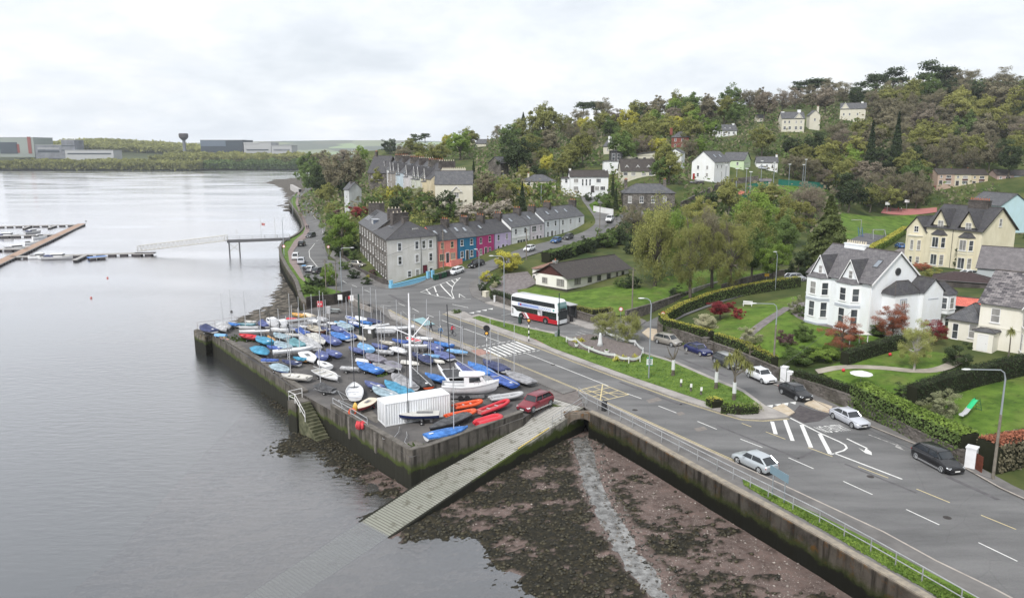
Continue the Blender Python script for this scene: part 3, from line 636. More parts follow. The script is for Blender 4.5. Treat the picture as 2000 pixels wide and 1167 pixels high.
slab([(1508,798),(1530,789),(1552,806),(1540,813)],MC['sandy_paving'],z=.128)
slab([(1254,650),(1266,641),(1283,644),(1284,654),(1296,668),(1272,664)],MC['sandy_paving'],z=.127)
cwg=pw([(592,538.5),(575,500),(573,490),(587,472),(600,464),(605,448.5),(597,430.5),(588,412.5),(582,394.6),(587,375)])
cfp=pw([(600,556),(585,542),(565,512),(562,492),(575,470),(592,456),(596,446),(590,430),(583,412),(577,396),(581,377)])
sheet('footpath',cwg+cfp[::-1],.12,mat('pink_footpath',(.2,.16,.155),.9,col2=(.26,.21,.2),scale=.5),thick=.13)
cin=pw(coast[1:])
sheet('verge',cfp+cin[::-1],.1,grass2)
sheet('verge',pw([(580,567),(600,556),(592,538.5),(640,562),(672,572),(655,590),(600,597)],0),.05,grass2)
sk=pw([(1127,762.6),(1143,769),(1380,879),(1544,954),(1726,1039),(1830,1096),(1946,1152),(2100,1235)])
sw_top=pw([(1140,790),(1143,797),(1260,858),(1400,936),(1500,990),(1600,1046),(1700,1105),(1800,1163),(1960,1262)])
sheet('footpath',sk+sw_top[::-1],.1,concd,thick=.11)
sheet('kerb',sk+offs(sk,.15)[::-1] if False else sk+[Vector(q) for q in offs(sk,-.16)][::-1],.11,kerbm,thick=.11)
ve=pw([(1450,938),(1500,962),(1600,1008),(1700,1058),(1800,1112),(1900,1165),(2000,1225)])
vi=pw([(1452,948),(1500,977),(1600,1032),(1700,1090),(1800,1148),(1960,1248)])
sheet('verge',ve+vi[::-1],.15,grass2,thick=.06)
def tide_wall(name,top1,top2,lo=(.018,.018,.013),green=(.045,.06,.012),rust=None,zb=-1.55,zg=-1.1,masonry=False):
 m=mat(name,top1,.9);t=m.node_tree;b=t.nodes['Principled BSDF'];L=t.links.new
 tc=nd(m,'ShaderNodeTexCoord');n=nd(m,'ShaderNodeTexNoise');n.inputs['Scale'].default_value=.7;n.inputs['Detail'].default_value=9;n.inputs['Roughness'].default_value=.65;L(tc.outputs['Object'],n.inputs['Vector'])
 r=nd(m,'ShaderNodeValToRGB');r.color_ramp.elements[0].position=.36;r.color_ramp.elements[1].position=.62;r.color_ramp.elements[0].color=(*top1,1);r.color_ramp.elements[1].color=(*top2,1);L(n.outputs[0],r.inputs[0])
 src=r.outputs[0]
 mp=nd(m,'ShaderNodeMapping');mp.inputs['Scale'].default_value=(1.2,1.2,.12);L(tc.outputs['Object'],mp.inputs[0])
 nv=nd(m,'ShaderNodeTexNoise');nv.inputs['Scale'].default_value=1.6;nv.inputs['Detail'].default_value=7;L(mp.outputs[0],nv.inputs['Vector'])
 rv=nd(m,'ShaderNodeValToRGB');rv.color_ramp.elements[0].position=.5;rv.color_ramp.elements[1].position=.64;L(nv.outputs[0],rv.inputs[0])
 mv=nd(m,'ShaderNodeMix');mv.data_type='RGBA';mv.inputs[7].default_value=(*[x*.62 for x in top1],1);L(src,mv.inputs[6]);L(rv.outputs[0],mv.inputs[0]);src=mv.outputs[2]
 if rust:
  nr=nd(m,'ShaderNodeTexNoise');nr.inputs['Scale'].default_value=.9;nr.inputs['Detail'].default_value=8;nr.inputs['Roughness'].default_value=.7;L(tc.outputs['Object'],nr.inputs['Vector'])
  rr_=nd(m,'ShaderNodeValToRGB');rr_.color_ramp.elements[0].position=.53;rr_.color_ramp.elements[1].position=.64;L(nr.outputs[0],rr_.inputs[0])
  mr=nd(m,'ShaderNodeMix');mr.data_type='RGBA';mr.inputs[7].default_value=(*rust,1);L(src,mr.inputs[6]);L(rr_.outputs[0],mr.inputs[0]);src=mr.outputs[2]
 sp=nd(m,'ShaderNodeSeparateXYZ');L(tc.outputs['Object'],sp.inputs[0])
 ad=nd(m,'ShaderNodeMath');ad.operation='MULTIPLY_ADD';ad.inputs[1].default_value=1.6;L(n.outputs[0],ad.inputs[0]);L(sp.outputs[2],ad.inputs[2])
 for z,c,w in((zg,green,.25),(zb,lo,.12)):
  mr_=nd(m,'ShaderNodeMapRange');mr_.inputs[1].default_value=z+.8-w;mr_.inputs[2].default_value=z+.8+w;mr_.inputs[3].default_value=1;mr_.inputs[4].default_value=0;L(ad.outputs[0],mr_.inputs[0])
  k=nd(m,'ShaderNodeMix');k.data_type='RGBA';k.inputs[7].default_value=(*c,1);L(src,k.inputs[6]);L(mr_.outputs[0],k.inputs[0]);src=k.outputs[2]
 L(src,b.inputs['Base Color'])
 bp=nd(m,'ShaderNodeBump');bp.inputs['Strength'].default_value=.7;bp.inputs['Distance'].default_value=.12
 if masonry:
  v=nd(m,'ShaderNodeTexVoronoi');v.feature='DISTANCE_TO_EDGE';v.inputs['Scale'].default_value=1.6;L(tc.outputs['Object'],v.inputs['Vector'])
  q=nd(m,'ShaderNodeValToRGB');q.color_ramp.elements[0].position=.02;q.color_ramp.elements[1].position=.12;L(v.outputs[0],q.inputs[0]);L(q.outputs[0],bp.inputs['Height'])
  kk=nd(m,'ShaderNodeMix');kk.data_type='RGBA';kk.blend_type='MULTIPLY';kk.inputs[0].default_value=.6;L(src,kk.inputs[6]);L(q.outputs[0],kk.inputs[7]);L(kk.outputs[2],b.inputs['Base Color'])
 else:L(nv.outputs[0],bp.inputs['Height'])
 L(bp.outputs[0],b.inputs['Normal'])
 return m
qw=tide_wall('quay_wall_concrete',(.052,.047,.04),(.115,.105,.092),rust=None)
qs=tide_wall('quay_wall_stone',(.085,.078,.066),(.2,.185,.16),masonry=True,rust=(.16,.11,.04))
sw=tide_wall('seawall_face',(.10,.083,.066),(.185,.158,.13),rust=(.20,.095,.025),zb=-1.75,zg=-1.45)
cop=mat('coping_concrete',(.085,.078,.07),.9,col2=(.17,.158,.142),scale=1.2,fac=(.35,.65),detail=8)
def wall_line(mb,line,w,z0,z1,mi=0,out=0):
 """solid wall along a polyline (px at z=0 or world points)"""
 p=[Vector(q) for q in line];a=offs(p,out+w);b_=offs(p,out)
 rings=[[(x.x,x.y,z0),(x.x,x.y,z1),(y.x,y.y,z1),(y.x,y.y,z0)] for x,y in zip(a,b_)]
 mb.loft(rings,closed=True,mi=mi)
QP=[(409,648),(592,770),(640,797),(802,893),(1022,816),(1077,775),(1127,763),(973,698),(756,605),(690,578),(668,583),(640,594),(600,604),(540,617),(470,630),(384,645)]
qpw=pw(QP,0)
m=MB();m.prism([(p.x,p.y) for p in qpw],-7,-.004)
o=m.build('quay',[qw]);o.data.materials.append(am2)
for p in o.data.polygons:
 if p.normal.z>.9:p.material_index=1
o['kind']='structure'
bs=pw([(378,643),(384,640.5),(412,645),(413,651),(400,654)],0)
m=MB();m.prism([(p.x,p.y) for p in bs],-7,-.12);m.prism([(p.x,p.y) for p in offs(bs,.3)],-.1,.05) if False else None
o=m.build('quay_wall',qs);tag(o,'rough stone bastion with weeds at the seaward corner of the quay','quay wall')
t=empty('quay_wall');tag(t,'stained concrete wall along the seaward edge of the boat quay','quay wall')
l1=pw([(409,648),(500,703),(592,768)]);l2=pw([(646,800),(720,844),(796,889),(806,890),(840,882),(900,860),(1022,814)])
mw=MB();wall_line(mw,l1,.6,-6.8,.22);mw.build('wall_face',[qw],t)
mc=MB();wall_line(mc,l1,.72,.222,.34,out=-.06);mc.build('coping',cop,t)
t2=empty('quay_wall');tag(t2,'mossy concrete parapet wrapping the near corner of the quay beside the slipway','quay wall')
mw=MB();wall_line(mw,l2,.55,-6.8,.6);mw.build('wall_face',[qw],t2)
mc=MB();wall_line(mc,l2,.6,.602,.7,out=-.025);mc.build('coping',cop,t2)
mb=MB()
for f in(.28,.63):
 for a,b_ in((l2[0],l2[2]),(l2[3],l2[6])):
  p=Vector(a).lerp(Vector(b_),f);d=(Vector(b_)-Vector(a)).normalized();nrm=Vector((d.y,-d.x,0))
  M=Matrix.Translation(p+nrm*.02)@Matrix.Rotation(math.atan2(d.y,d.x),4,'Z');mb.box(-.18,-.16,-2.2+rnd.random()*.8,.18,.05,.5,M=M)
mb.build('buttress',cop,t2)
ts=empty('quay_steps',(0,0,0));tag(ts,'weedy concrete steps going down to the water from the quay edge','steps')
a0=P(592,776);a1=P(641,799);dq=(a1-a0).normalized();dn=Vector((dq.y,-dq.x,0))
stp=mat('weedy_step',(.05,.055,.03),.9,col2=(.14,.14,.09),scale=1.2)
ML=Matrix.Translation(a0)@Matrix(((dq.x,dn.x,0,0),(dq.y,dn.y,0,0),(0,0,1,0),(0,0,0,1)))
Ls=(a1-a0).length
mb=MB();mb.box(-.2,.0,-6,1.5,1.7,.02,M=ML);mb.build('landing',cop,ts)
mb=MB();n=12
for i in range(n):mb.box(1.5+i*.36,0,-6,1.5+(i+1)*.36,1.6,-.08-i*.29,M=ML)
mb.build('stair_flight',stp,ts)
mb=MB();mb.box(-.2,1.7,-6,1.8,1.9,.06,M=ML);mb.build('side_wall',qw,ts)
gal=mat('galvanised_rail',(.42,.43,.44),.45,metal=.6,var=.15,scale=2)
galw=mat('white_rail',(.62,.62,.62),.5)
def railing(name,line,label,cat='railing',h=1.1,rails=(.55,1.1),gap=2.2,m=gal,r=.03,z=0,group=None,parent=None):
 t=parent or empty(name)
 if not parent:tag(t,label,cat,group)
 ln=[Vector(q) for q in line]
 pts=resample(ln,gap);mbp=MB()
 for p in pts:
  q=MB();q.tube([(p.x,p.y,p.z+z),(p.x,p.y,p.z+z+h)],r*1.15,6);q.build('post',m,t)
 for k in rails:
  q=MB();q.tube([(p.x,p.y,p.z+z+k) for p in pts],r,6);q.build('rail',m,t)
 return t
railing('handrail',[ML@Vector((-.1,1.75,.05)),ML@Vector((1.4,1.75,.05)),ML@Vector((3.6,1.75,-1.6))],'white tubular handrail around the top of the quay steps',m=galw,r=.035,gap=1.5)
railing('handrail',[ML@Vector((-.1,.05,.05)),ML@Vector((-.1,1.75,.05))],'short white handrail at the head of the quay steps',m=galw,r=.035,gap=1.7)
railing('handrail',[p+Vector((0,0,.3)) for p in pw([(651,800),(686,821),(718,841)])],'galvanised twin rail on the parapet by the life ring',m=gal,r=.04,h=1.0,gap=2.8)
railing('railing',pw([(386,643),(420,639),(470,630.5),(505,624)]),'thin rusty wire railing along the north end of the quay',m=mat('rusty_rail',(.2,.16,.13),.8,var=.3),r=.02,h=1.2,rails=(.6,1.15),gap=3.2)
tsl=empty('slipway');tag(tsl,'ribbed concrete slipway running down from the road into the water','slipway')
TL,TR,BL,BR=P(1079,775),P(1138,793),P(705,1018,WZ),P(759,1047,WZ)
ax=((BL+BR)/2-(TL+TR)/2);dax=ax.normalized();side=Vector((0,0,1)).cross(Vector((dax.x,dax.y,0)).normalized())
slm=mat('slipway_concrete',(.2,.2,.18),.85);t_=slm.node_tree;b=t_.nodes['Principled BSDF'];L=t_.links.new
tc=nd(slm,'ShaderNodeTexCoord');n=nd(slm,'ShaderNodeTexNoise');n.inputs['Scale'].default_value=.35;n.inputs['Detail'].default_value=9;n.inputs['Roughness'].default_value=.65;L(tc.outputs['Object'],n.inputs['Vector'])
uvn=nd(slm,'ShaderNodeUVMap');su=nd(slm,'ShaderNodeSeparateXYZ');L(uvn.outputs[0],su.inputs[0])
ad=nd(slm,'ShaderNodeMath');ad.operation='MULTIPLY_ADD';ad.inputs[1].default_value=1.1;L(n.outputs[0],ad.inputs[0]);L(su.outputs[1],ad.inputs[2])
r=nd(slm,'ShaderNodeValToRGB');e=r.color_ramp.elements;e[0].position=.5;e[0].color=(.43,.42,.395,1);e[1].position=.98;e[1].color=(.235,.24,.205,1);q=e.new(.74);q.color=(.33,.325,.295,1)
mq=nd(slm,'ShaderNodeMath');mq.operation='MULTIPLY';mq.inputs[1].default_value=1/1.4;L(ad.outputs[0],mq.inputs[0]);L(mq.outputs[0],r.inputs[0])
n5=nd(slm,'ShaderNodeTexNoise');n5.inputs['Scale'].default_value=1.1;n5.inputs['Detail'].default_value=8;L(tc.outputs['Object'],n5.inputs['Vector'])
r5=nd(slm,'ShaderNodeValToRGB');r5.color_ramp.elements[0].position=.55;r5.color_ramp.elements[1].position=.74;L(n5.outputs[0],r5.inputs[0])
mx=nd(slm,'ShaderNodeMix');mx.data_type='RGBA';mx.inputs[7].default_value=(.075,.07,.045,1);L(r5.outputs[0],mx.inputs[0]);L(r.outputs[0],mx.inputs[6]);L(mx.outputs[2],b.inputs['Base Color'])
Lx=ax.length*1.40;nb=int(Lx/.31);V=[];F=[];UV=[]
for i in range(nb+1):
 for k,dz in((0,0),(.70,0),(.74,-.04),(.97,-.04)):
  s_=(i+k)*.31/ax.length
  l_=TL.lerp(BL,s_);r_=TR.lerp(BR,s_)
  for w in(0,1):q=l_.lerp(r_,w);V.append((q.x,q.y,q.z+dz));UV.append((w,s_))
F=[(2*i,2*i+1,2*i+3,2*i+2) for i in range(len(V)//2-1)]
me=bpy.data.meshes.new('ramp');me.from_pydata(V,[],F);uvl=me.uv_layers.new(name='UVMap')
for l in me.loops:uvl.data[l.index].uv=UV[l.vertex_index]
me.materials.append(slm);me.materials.append(mat('slip_groove',(.125,.125,.11),.9));me.update();[setattr(p_,'material_index',1) for k_,p_ in enumerate(me.polygons) if k_%4 in(1,2)]
if me.polygons[0].normal.z<0:me.flip_normals()
o=bpy.data.objects.new('ramp',me);col.objects.link(o);o.parent=tsl
mb=MB()
for A_,B_,d_ in((TL,BL,-1),(TR,BR,1)):
 rings=[]
 for k in range(14):
  q=A_.lerp(B_,k/13*1.40);w=(TR-TL).normalized()*.25*d_
  rings.append([(q.x,q.y,q.z+.02),(q.x+w.x,q.y+w.y,q.z+.02),(q.x+w.x,q.y+w.y,-7),(q.x,q.y,-7)])
 mb.loft(rings,closed=True)
mb.build('side_wall',tide_wall('slip_side',(.16,.155,.13),(.26,.25,.22),zb=-2.1,zg=-1.2),tsl)
q0=TR.lerp(BR,.22);q1=TR.lerp(BR,.40)
mb=MB();mb.tube([q0+Vector((0,0,.12)),q1+Vector((0,0,.12))],.05,6);mb.build('edge_bar',mat('yellow_steel',(.6,.45,.1),.5),tsl)
tw=empty('seawall');tag(tw,'long orange lichened seawall holding up the road above the mud','seawall')
swl=pw([(1150,806),(1200,829),(1260,861),(1400,940),(1500,995),(1600,1051),(1700,1110),(1800,1168),(1980,1275)])
mw=MB();wall_line(mw,swl,.55,-6.5,.1);mw.build('wall_face',sw,tw)
mc=MB();wall_line(mc,swl,.62,.102,.24,out=-.04);mc.build('coping',mat('lichen_coping',(.2,.18,.155),.9,col2=(.32,.28,.22),scale=2),tw)
mw=MB();back=offs(swl,3.5);mw.prism([(p.x,p.y) for p in swl[:-1]]+[(p.x,p.y) for p in back[:-1]][::-1],-6.4,-.02);mw.build('backfill',qw,tw)
tcv=empty('culvert');tag(tcv,'dark arched culvert under the road between the slipway and the seawall','culvert')
c0=TR.lerp(BR,.11)+side*0;c0=Vector((c0.x+.28,c0.y-.1,0));c1=swl[0]+Vector((.05,-.1,0))
dc=(c1-c0);dc.z=0;Lc=dc.length;dc.normalize();nc=Vector((dc.y,-dc.x,0))
if nc.y>0:nc=-nc
pts=[]
K=14;w0,w1=-.4,Lc+.6
top=[(w0,.05),(w1,.05)]
arch=[((w0+w1)/2+math.cos(a)*(w1-w0)*.42,-1.5+math.sin(a)*.95) for a in[math.pi*k/K for k in range(K+1)]]
outline=[(w0,-5)]+[(w0,.02),(w1,.02),(w1,-5)]+[(arch[0][0],-5)]+arch+[(arch[-1][0],-5)]
Mc=Matrix.Translation(Vector((c0.x,c0.y,0)))@Matrix(((dc.x,0,nc.x,0),(dc.y,0,nc.y,0),(0,1,0,0),(0,0,0,1)))
mb=MB();mb.prism([(x,y) for x,y in outline],-1.0,.12,M=Mc);mb.build('headwall',sw,tcv)
mb=MB();mb.loft([[Mc@Vector((x,y,z)) for x,y in[(arch[0][0],-5)]+arch+[(arch[-1][0],-5)]] for z in(-1.05,-14)],caps=False);mb.build('tunnel',mat('tunnel_dark',(.03,.028,.025),.9),tcv)
railing('railing',[TR.lerp(BR,.2)+Vector((0,0,.02)),TR.lerp(BR,.08),TR.lerp(BR,0.0),P(1143,795,0)],'galvanised railing at the top of the slipway',gap=1.9)
railing('railing',[p+Vector((0,0,.1)) for p in pw([(1130,775),(1146,789),(1260,848),(1400,921),(1500,973),(1600,1024),(1700,1080),(1800,1138),(1960,1232)])],'long galvanised twin rail railing between footpath and seawall',gap=2.4,r=.042)
tcw=empty('seawall');tag(tcw,'curved weathered seawall below the coast road on the far shore side','seawall')
cpts=smooth_line([p for p in cw],1)
mw=MB();wall_line(mw,cpts[::-1],.7,-6.5,.35);mw.build('wall_face',tide_wall('coast_wall',(.12,.105,.085),(.21,.19,.155),masonry=True,zb=-1.9,zg=-1.4,rust=(.2,.15,.08)),tcw)
mw=MB();wall_line(mw,cpts[::-1],.8,.352,.5,out=-.05);mw.build('coping',cop,tcw)
mw=MB();bk=offs(cpts[::-1],5);
mw.loft([[(a.x,a.y,-6),(a.x,a.y,-.03),(b_.x,b_.y,-.03),(b_.x,b_.y,-6)] for a,b_ in zip(cpts[::-1],bk)],closed=True);mw.build('backfill',qw,tcw)
drk=stone('dark_wall_stone',(.035,.03,.027),(.07,.062,.055),(.05,.045,.04),2.0)
t=empty('retaining_wall');tag(t,'dark stone retaining wall behind the boat quay below the shrubs','wall')
rl=pw([(598,600),(620,597),(650,594),(682,587)],0)
mw=MB();wall_line(mw,rl[::-1],.5,-4,2.0,out=0);mw.build('wall_face',drk,t)
t=empty('stone_wall');tag(t,'low grey wall with iron rail beside the ramp onto the quay','wall')
mw=MB();wall_line(mw,pw([(682,587),(704,601)])[::-1],.4,0,1.1);mw.build('wall_face',mat('ramp_wall',(.22,.2,.185),.9,col2=(.32,.3,.28),scale=1),t)
mw=MB();wall_line(mw,pw([(704,601),(728,610)])[::-1],.3,0,.9);mw.build('ramp_wall',MC['ramp_wall'],t)
m=MB();a,b_=PY(566,347,640),PY(583,362,560);m.add([(a.x,a.y,-3),(b_.x,b_.y,-3),(b_.x,b_.y,1.5),(a.x,a.y,1.5),(a.x+2,a.y,-3),(b_.x+2,b_.y,-3),(b_.x+2,b_.y,1.5),(a.x+2,a.y,1.5)],[(0,1,2,3),(3,2,6,7),(7,6,5,4)])
tag(m.build('stone_wall',mat('pale_wall',(.4,.39,.38),.9,var=.1)),'long pale wall at the far bend of the coast road','wall')
BC={'royal':((.03,.09,.36),'royal blue'),'bright':((.025,.16,.50),'bright blue'),'slate':((.075,.10,.27),'slate blue'),'navy':((.016,.028,.11),'navy blue'),'turq':((.03,.24,.40),'turquoise'),'pale':((.28,.38,.44),'pale blue grey'),'light':((.16,.36,.62),'light blue'),'grey':((.27,.27,.285),'mid grey'),'lgrey':((.42,.425,.44),'light grey'),'dgrey':((.05,.052,.058),'charcoal'),'black':((.022,.022,.026),'black'),'white':((.72,.73,.75),'white'),'owhite':((.52,.51,.48),'off white'),'cream':((.66,.58,.46),'cream'),'red':((.52,.025,.04),'red'),'dred':((.30,.03,.035),'dark red'),'orange':((.62,.09,.025),'orange'),'amber':((.62,.33,.10),'amber'),'yellow':((.66,.42,.09),'yellow'),'wood':((.12,.035,.02),'varnished brown'),'purple':((.17,.16,.20),'purple grey'),'teal':((.10,.26,.30),'teal'),'beige':((.44,.41,.35),'beige'),'pink':((.45,.17,.16),'faded pink')}
def bmat(k,kind='tarp'):
 c=BC[k][0]
 if kind=='tarp':return mat('tarp_'+k,tuple(x*.6+.004 for x in c),.62,col2=tuple(min(.9,x*1.15+.035) for x in c),scale=1.3,fac=(.38,.6),detail=8,bump=.55,bscale=2.2)
 return mat('gelcoat_'+k,tuple(x*.85 for x in c),.32,col2=tuple(min(.9,x*1.06) for x in c),scale=.7,fac=(.3,.6),detail=8)
metalm=mat('mast_alloy',(.5,.51,.53),.45,metal=.3);metald=mat('dark_mast',(.03,.03,.035),.5)
tyrem=mat('tyre_rubber',(.018,.018,.02),.85);hubm=mat('wheel_hub',(.4,.4,.4),.5)
trolm=mat('trolley_steel',(.22,.22,.23),.6,metal=.4,var=.3)
def hull_rings(L,B,D,kz,nst=11,bowp=2.3,tr=.74,rake=.1,sheer=.12,off=0.0,zo=0.0):
 """stations stern to bow; five points a side"""
 R_=[]
 for i in range(nst):
  s=i/(nst-1)
  f=tr+(1-tr)*math.sin(min(s/.42,1)*math.pi/2) if s<.42 else 1-((s-.42)/.58)**bowp
  hb=max(.02,B/2*f)+off;x=-L/2+L*s;dx=rake*max(0,(s-.7)/.3)
  zt=kz+D*(1+sheer*(abs(s-.35)*1.6)**2)+zo;k=kz+D*.30*max(0,(s-.75)/.25)**2+zo
  R_.append([(x+dx*(1),-hb,zt),(x+dx*.8,-hb*.93,k+(zt-k)*.5),(x+dx*.3,-hb*.6,k+(zt-k)*.14),(x,0,k),(x+dx*.3,hb*.6,k+(zt-k)*.14),(x+dx*.8,hb*.93,k+(zt-k)*.5),(x+dx,hb,zt)])
 return R_
BOATS=[]
def boat(name,bow,stern,typ,top,hull,mast=0,beam=None,kz=.32,D=.42,label=None,cat='dinghy',lift=None,dark=False,boom=False,z0=0.0,trol=True,seed=0):
 rn=random.Random(hash((round(bow[0]),round(bow[1])))&0xffff)
 zz=.75 if typ not in 'B' else .2
 a=P(bow[0],bow[1],zz);b=P(stern[0],stern[1],zz);c=(a+b)/2;d=a-b;L_=max(1.9,d.length*.98)
 B=beam or min(2.0,L_*.41)
 t=empty(name,(c.x,c.y,z0),math.atan2(d.y,d.x));nst=11
 hm=bmat(hull,'gel');tm=bmat(top)
 if typ in 'CPDOKM':
  if typ=='K':kz=.55;D=.55;B=beam or min(1.9,L_*.26)
  R_=hull_rings(L_,B,D,kz,tr=.8 if typ=='K' else .76)
  mb=MB();mb.loft([r+[] for r in R_],caps=False)
  n=len(R_[0]);mb.add(R_[0],[tuple(range(n))]);mb.build('hull',hm,t,smooth=50)
 if typ in 'CP':
  R2=[]
  ridge=.10 if typ=='C' else .2;pk=.62
  for i,r in enumerate(hull_rings(L_*1.01,B,D,kz,off=.035)):
   s=i/10;zt=r[0][2];hb=r[6][1];x=r[0][0]
   h=ridge*(1-abs(s-.45)**2*1.5)
   if typ=='P':h=.12+.62*max(0,1-abs(s-pk)/(.42 if s<pk else .34))**1.1
   w=lambda k:(rn.random()-.5)*.12
   dp=.13+rn.random()*.05
   R2.append([(x,-hb-.01,zt-dp),(x,-hb-.02,zt+.0),(x,-hb*.72,zt+h*.42+w(0)),(x,-hb*.36,zt+h*.78+w(0)),(x,0,zt+h+.02),(x,hb*.36,zt+h*.78+w(0)),(x,hb*.72,zt+h*.42+w(0)),(x,hb+.02,zt),(x,hb+.01,zt-dp)])
  mb=MB();mb.loft(R2,caps=True);mb.build('cover',tm,t,smooth=38)
  if rn.random()<.5:
   mb=MB();x0=L_*(rn.random()*.3-.1);
   r=R2[6 if x0>0 else 3];mb.tube([(q[0],q[1]*1.015,q[2]+.012) for q in r],.018,4);mb.build('strap',metald,t)
  if rn.random()<.45:
   mb=MB();x0=L_*(-.42);mb.add([(x0,-.12,R2[1][4][2]+.02),(x0+.45,-.1,R2[2][4][2]+.03),(x0+.5,.16,R2[2][4][2]+.02),(x0,.2,R2[1][4][2]+.01)],[(0,1,2,3)]);mb.build('patch',bmat('white','gel'),t)
 if typ in 'DK':
  mb=MB();RD_=[]
  for i,r in enumerate(R_):
   zt=r[0][2];hb=r[6][1];x=r[0][0]
   RD_.append([(x,-hb-.012,zt-.03),(x,-hb-.012,zt+.012),(x,-hb*.5,zt+.05),(x,0,zt+.065),(x,hb*.5,zt+.05),(x,hb+.012,zt+.012),(x,hb+.012,zt-.03)])
  mb.loft(RD_);mb.build('deck',bmat(top,'gel'),t,smooth=40)
  zt=R_[5][0][2]+.062;cw_=B*(.18 if typ=='D' else .26);x0,x1=(-L_*.24,L_*.07) if typ=='D' else(-L_*.38,L_*.0)
  mb=MB();rim=[(x0,-cw_),(x1-.1,-cw_),(x1,-cw_*.5),(x1,cw_*.5),(x1-.1,cw_),(x0,cw_)]
  mb.prism(rim,zt-.02,zt+.035);mb.build('cockpit_coaming',bmat(top,'gel'),t)
  mb=MB();mb.prism([(x*.96,y*.8) for x,y in rim],zt+.036,zt+.04);mb.build('cockpit',mat('cockpit_shadow_grey',(.16,.16,.165),.7,var=.3,scale=3),t)
 if typ=='O':
  Ri=[]
  for i,r in enumerate(hull_rings(L_*.97,B*.93,D*.8,kz+D*.2)):
   Ri.append(r)
  mb=MB();mb.loft([r[::-1] for r in Ri],caps=False);mb.add(Ri[0],[tuple(range(7))]);mb.build('interior',bmat(top,'gel'),t,smooth=50,recalc=False)
  mb=MB()
  for sgn in(0,6):mb.tube([Vector(r[sgn])+Vector((0,0,.01)) for r in R_],.04,5)
  mb.tube([R_[0][0],R_[0][6]],.04,5);mb.build('gunwale',hm if hull!='wood' else bmat('cream','gel'),t)
  for s in(2,5,8):
   r=R_[s];mb=MB();zt=r[0][2]-.13;hb=r[6][1]*.9;mb.box(r[0][0]-.12,-hb,zt-.03,r[0][0]+.12,hb,zt+.01);mb.build('thwart',bmat('beige','gel') if hull in('wood','yellow','red') else hm,t)
  if hull=='white' and L_>3.5:
   mb=MB();mb.add([(L_*.25,-B*.33,R_[7][0][2]-.02),(L_*.25,B*.33,R_[7][0][2]-.02),(L_*.5,0,R_[9][0][2])],[(0,1,2)]);mb.build('foredeck',hm,t)
 if typ=='U':
  trol=False
  R_=hull_rings(L_,B,.38,0,tr=.78)
  mb=MB();mb.loft([[(p[0],p[1],.62-p[2]) for p in r] for r in R_],caps=False);mb.add([(p[0],p[1],.62-p[2]) for p in R_[0]],[tuple(range(7))]);mb.build('hull',hm,t,smooth=45)
  for q in(-.3,.3):
   mb=MB();mb.box(q*L_-.05,-B*.4,0,q*L_+.05,B*.4,.22);mb.build('trestle',trolm,t)
 if typ=='R':
  r_=.2 if L_>3.4 else .17;zc=kz+.22;hw=B*.36;trol=trol
  pts=[(-L_/2,hw,zc)]+[(-L_*.2,hw,zc),(L_*.1,hw,zc),(L_*.3,hw*.85,zc+.06),(L_*.42,hw*.5,zc+.12),(L_*.47,0,zc+.15),(L_*.42,-hw*.5,zc+.12),(L_*.3,-hw*.85,zc+.06),(L_*.1,-hw,zc),(-L_*.2,-hw,zc),(-L_/2,-hw,zc)]
  pts=smooth_line(pts,1);k=len(pts)
  mb=MB();mb.tube(pts,[r_*(.55 if i in(0,k-1) else .85 if i in(1,k-2) else 1) for i in range(k)],10);mb.build('tube',bmat(hull,'gel'),t,smooth=50)
  mb=MB();mb.prism([(-L_*.46,-hw*.95),(L_*.2,-hw*.95),(L_*.42,0),(L_*.2,hw*.95),(-L_*.46,hw*.95)],zc-.2,zc-.08);mb.build('floor',bmat(top,'gel'),t)
  mb=MB();mb.box(-L_*.44,-hw*.95,zc-.1,-L_*.41,hw*.95,zc+.2);mb.build('transom',bmat(top,'gel'),t)
  for s in(-.15,.1):
   mb=MB();mb.box(s*L_-.1,-hw*.9,zc-.02,s*L_+.1,hw*.9,zc+.03);mb.build('thwart',bmat('lgrey','gel'),t)
 if typ=='I':
  r_=.33;hw=B*.3
  for sg in(-1,1):
   mb=MB();mb.tube([(-L_/2,sg*hw,.5),(-L_*.4,sg*hw,.52),(L_*.3,sg*hw,.58),(L_*.42,sg*hw*.6,.62),(L_*.48,0,.64)],[r_*.5,r_,r_,r_*.9,r_*.7],10);mb.build('tube',hm,t,smooth=50)
  mb=MB();mb.prism([(-L_*.45,-hw),(L_*.3,-hw),(L_*.42,0),(L_*.3,hw),(-L_*.45,hw)],.2,.72);mb.build('floor',hm,t);trol=False
 if typ=='B':
  trol=False
  R_=[]
  for i in range(9):
   s=i/8;w=max(.03,B*.5*(1-abs(s*2-1)**2.4));x=-L_/2+L_*s;u=.1*abs(s*2-1)**2
   R_.append([(x,-w,.2+u),(x,-w*.6,.06+u),(x,w*.6,.06+u),(x,w,.2+u),(x,w*.5,.3+u),(x,-w*.5,.3+u)])
  mb=MB();mb.loft(R_,closed=True);mb.build('hull',hm,t,smooth=40)
  mb=MB();mb.prism([(-.45,-B*.2),(.25,-B*.2),(.4,0),(.25,B*.2),(-.45,B*.2)],.301,.325);mb.build('seat',bmat(top,'gel'),t)
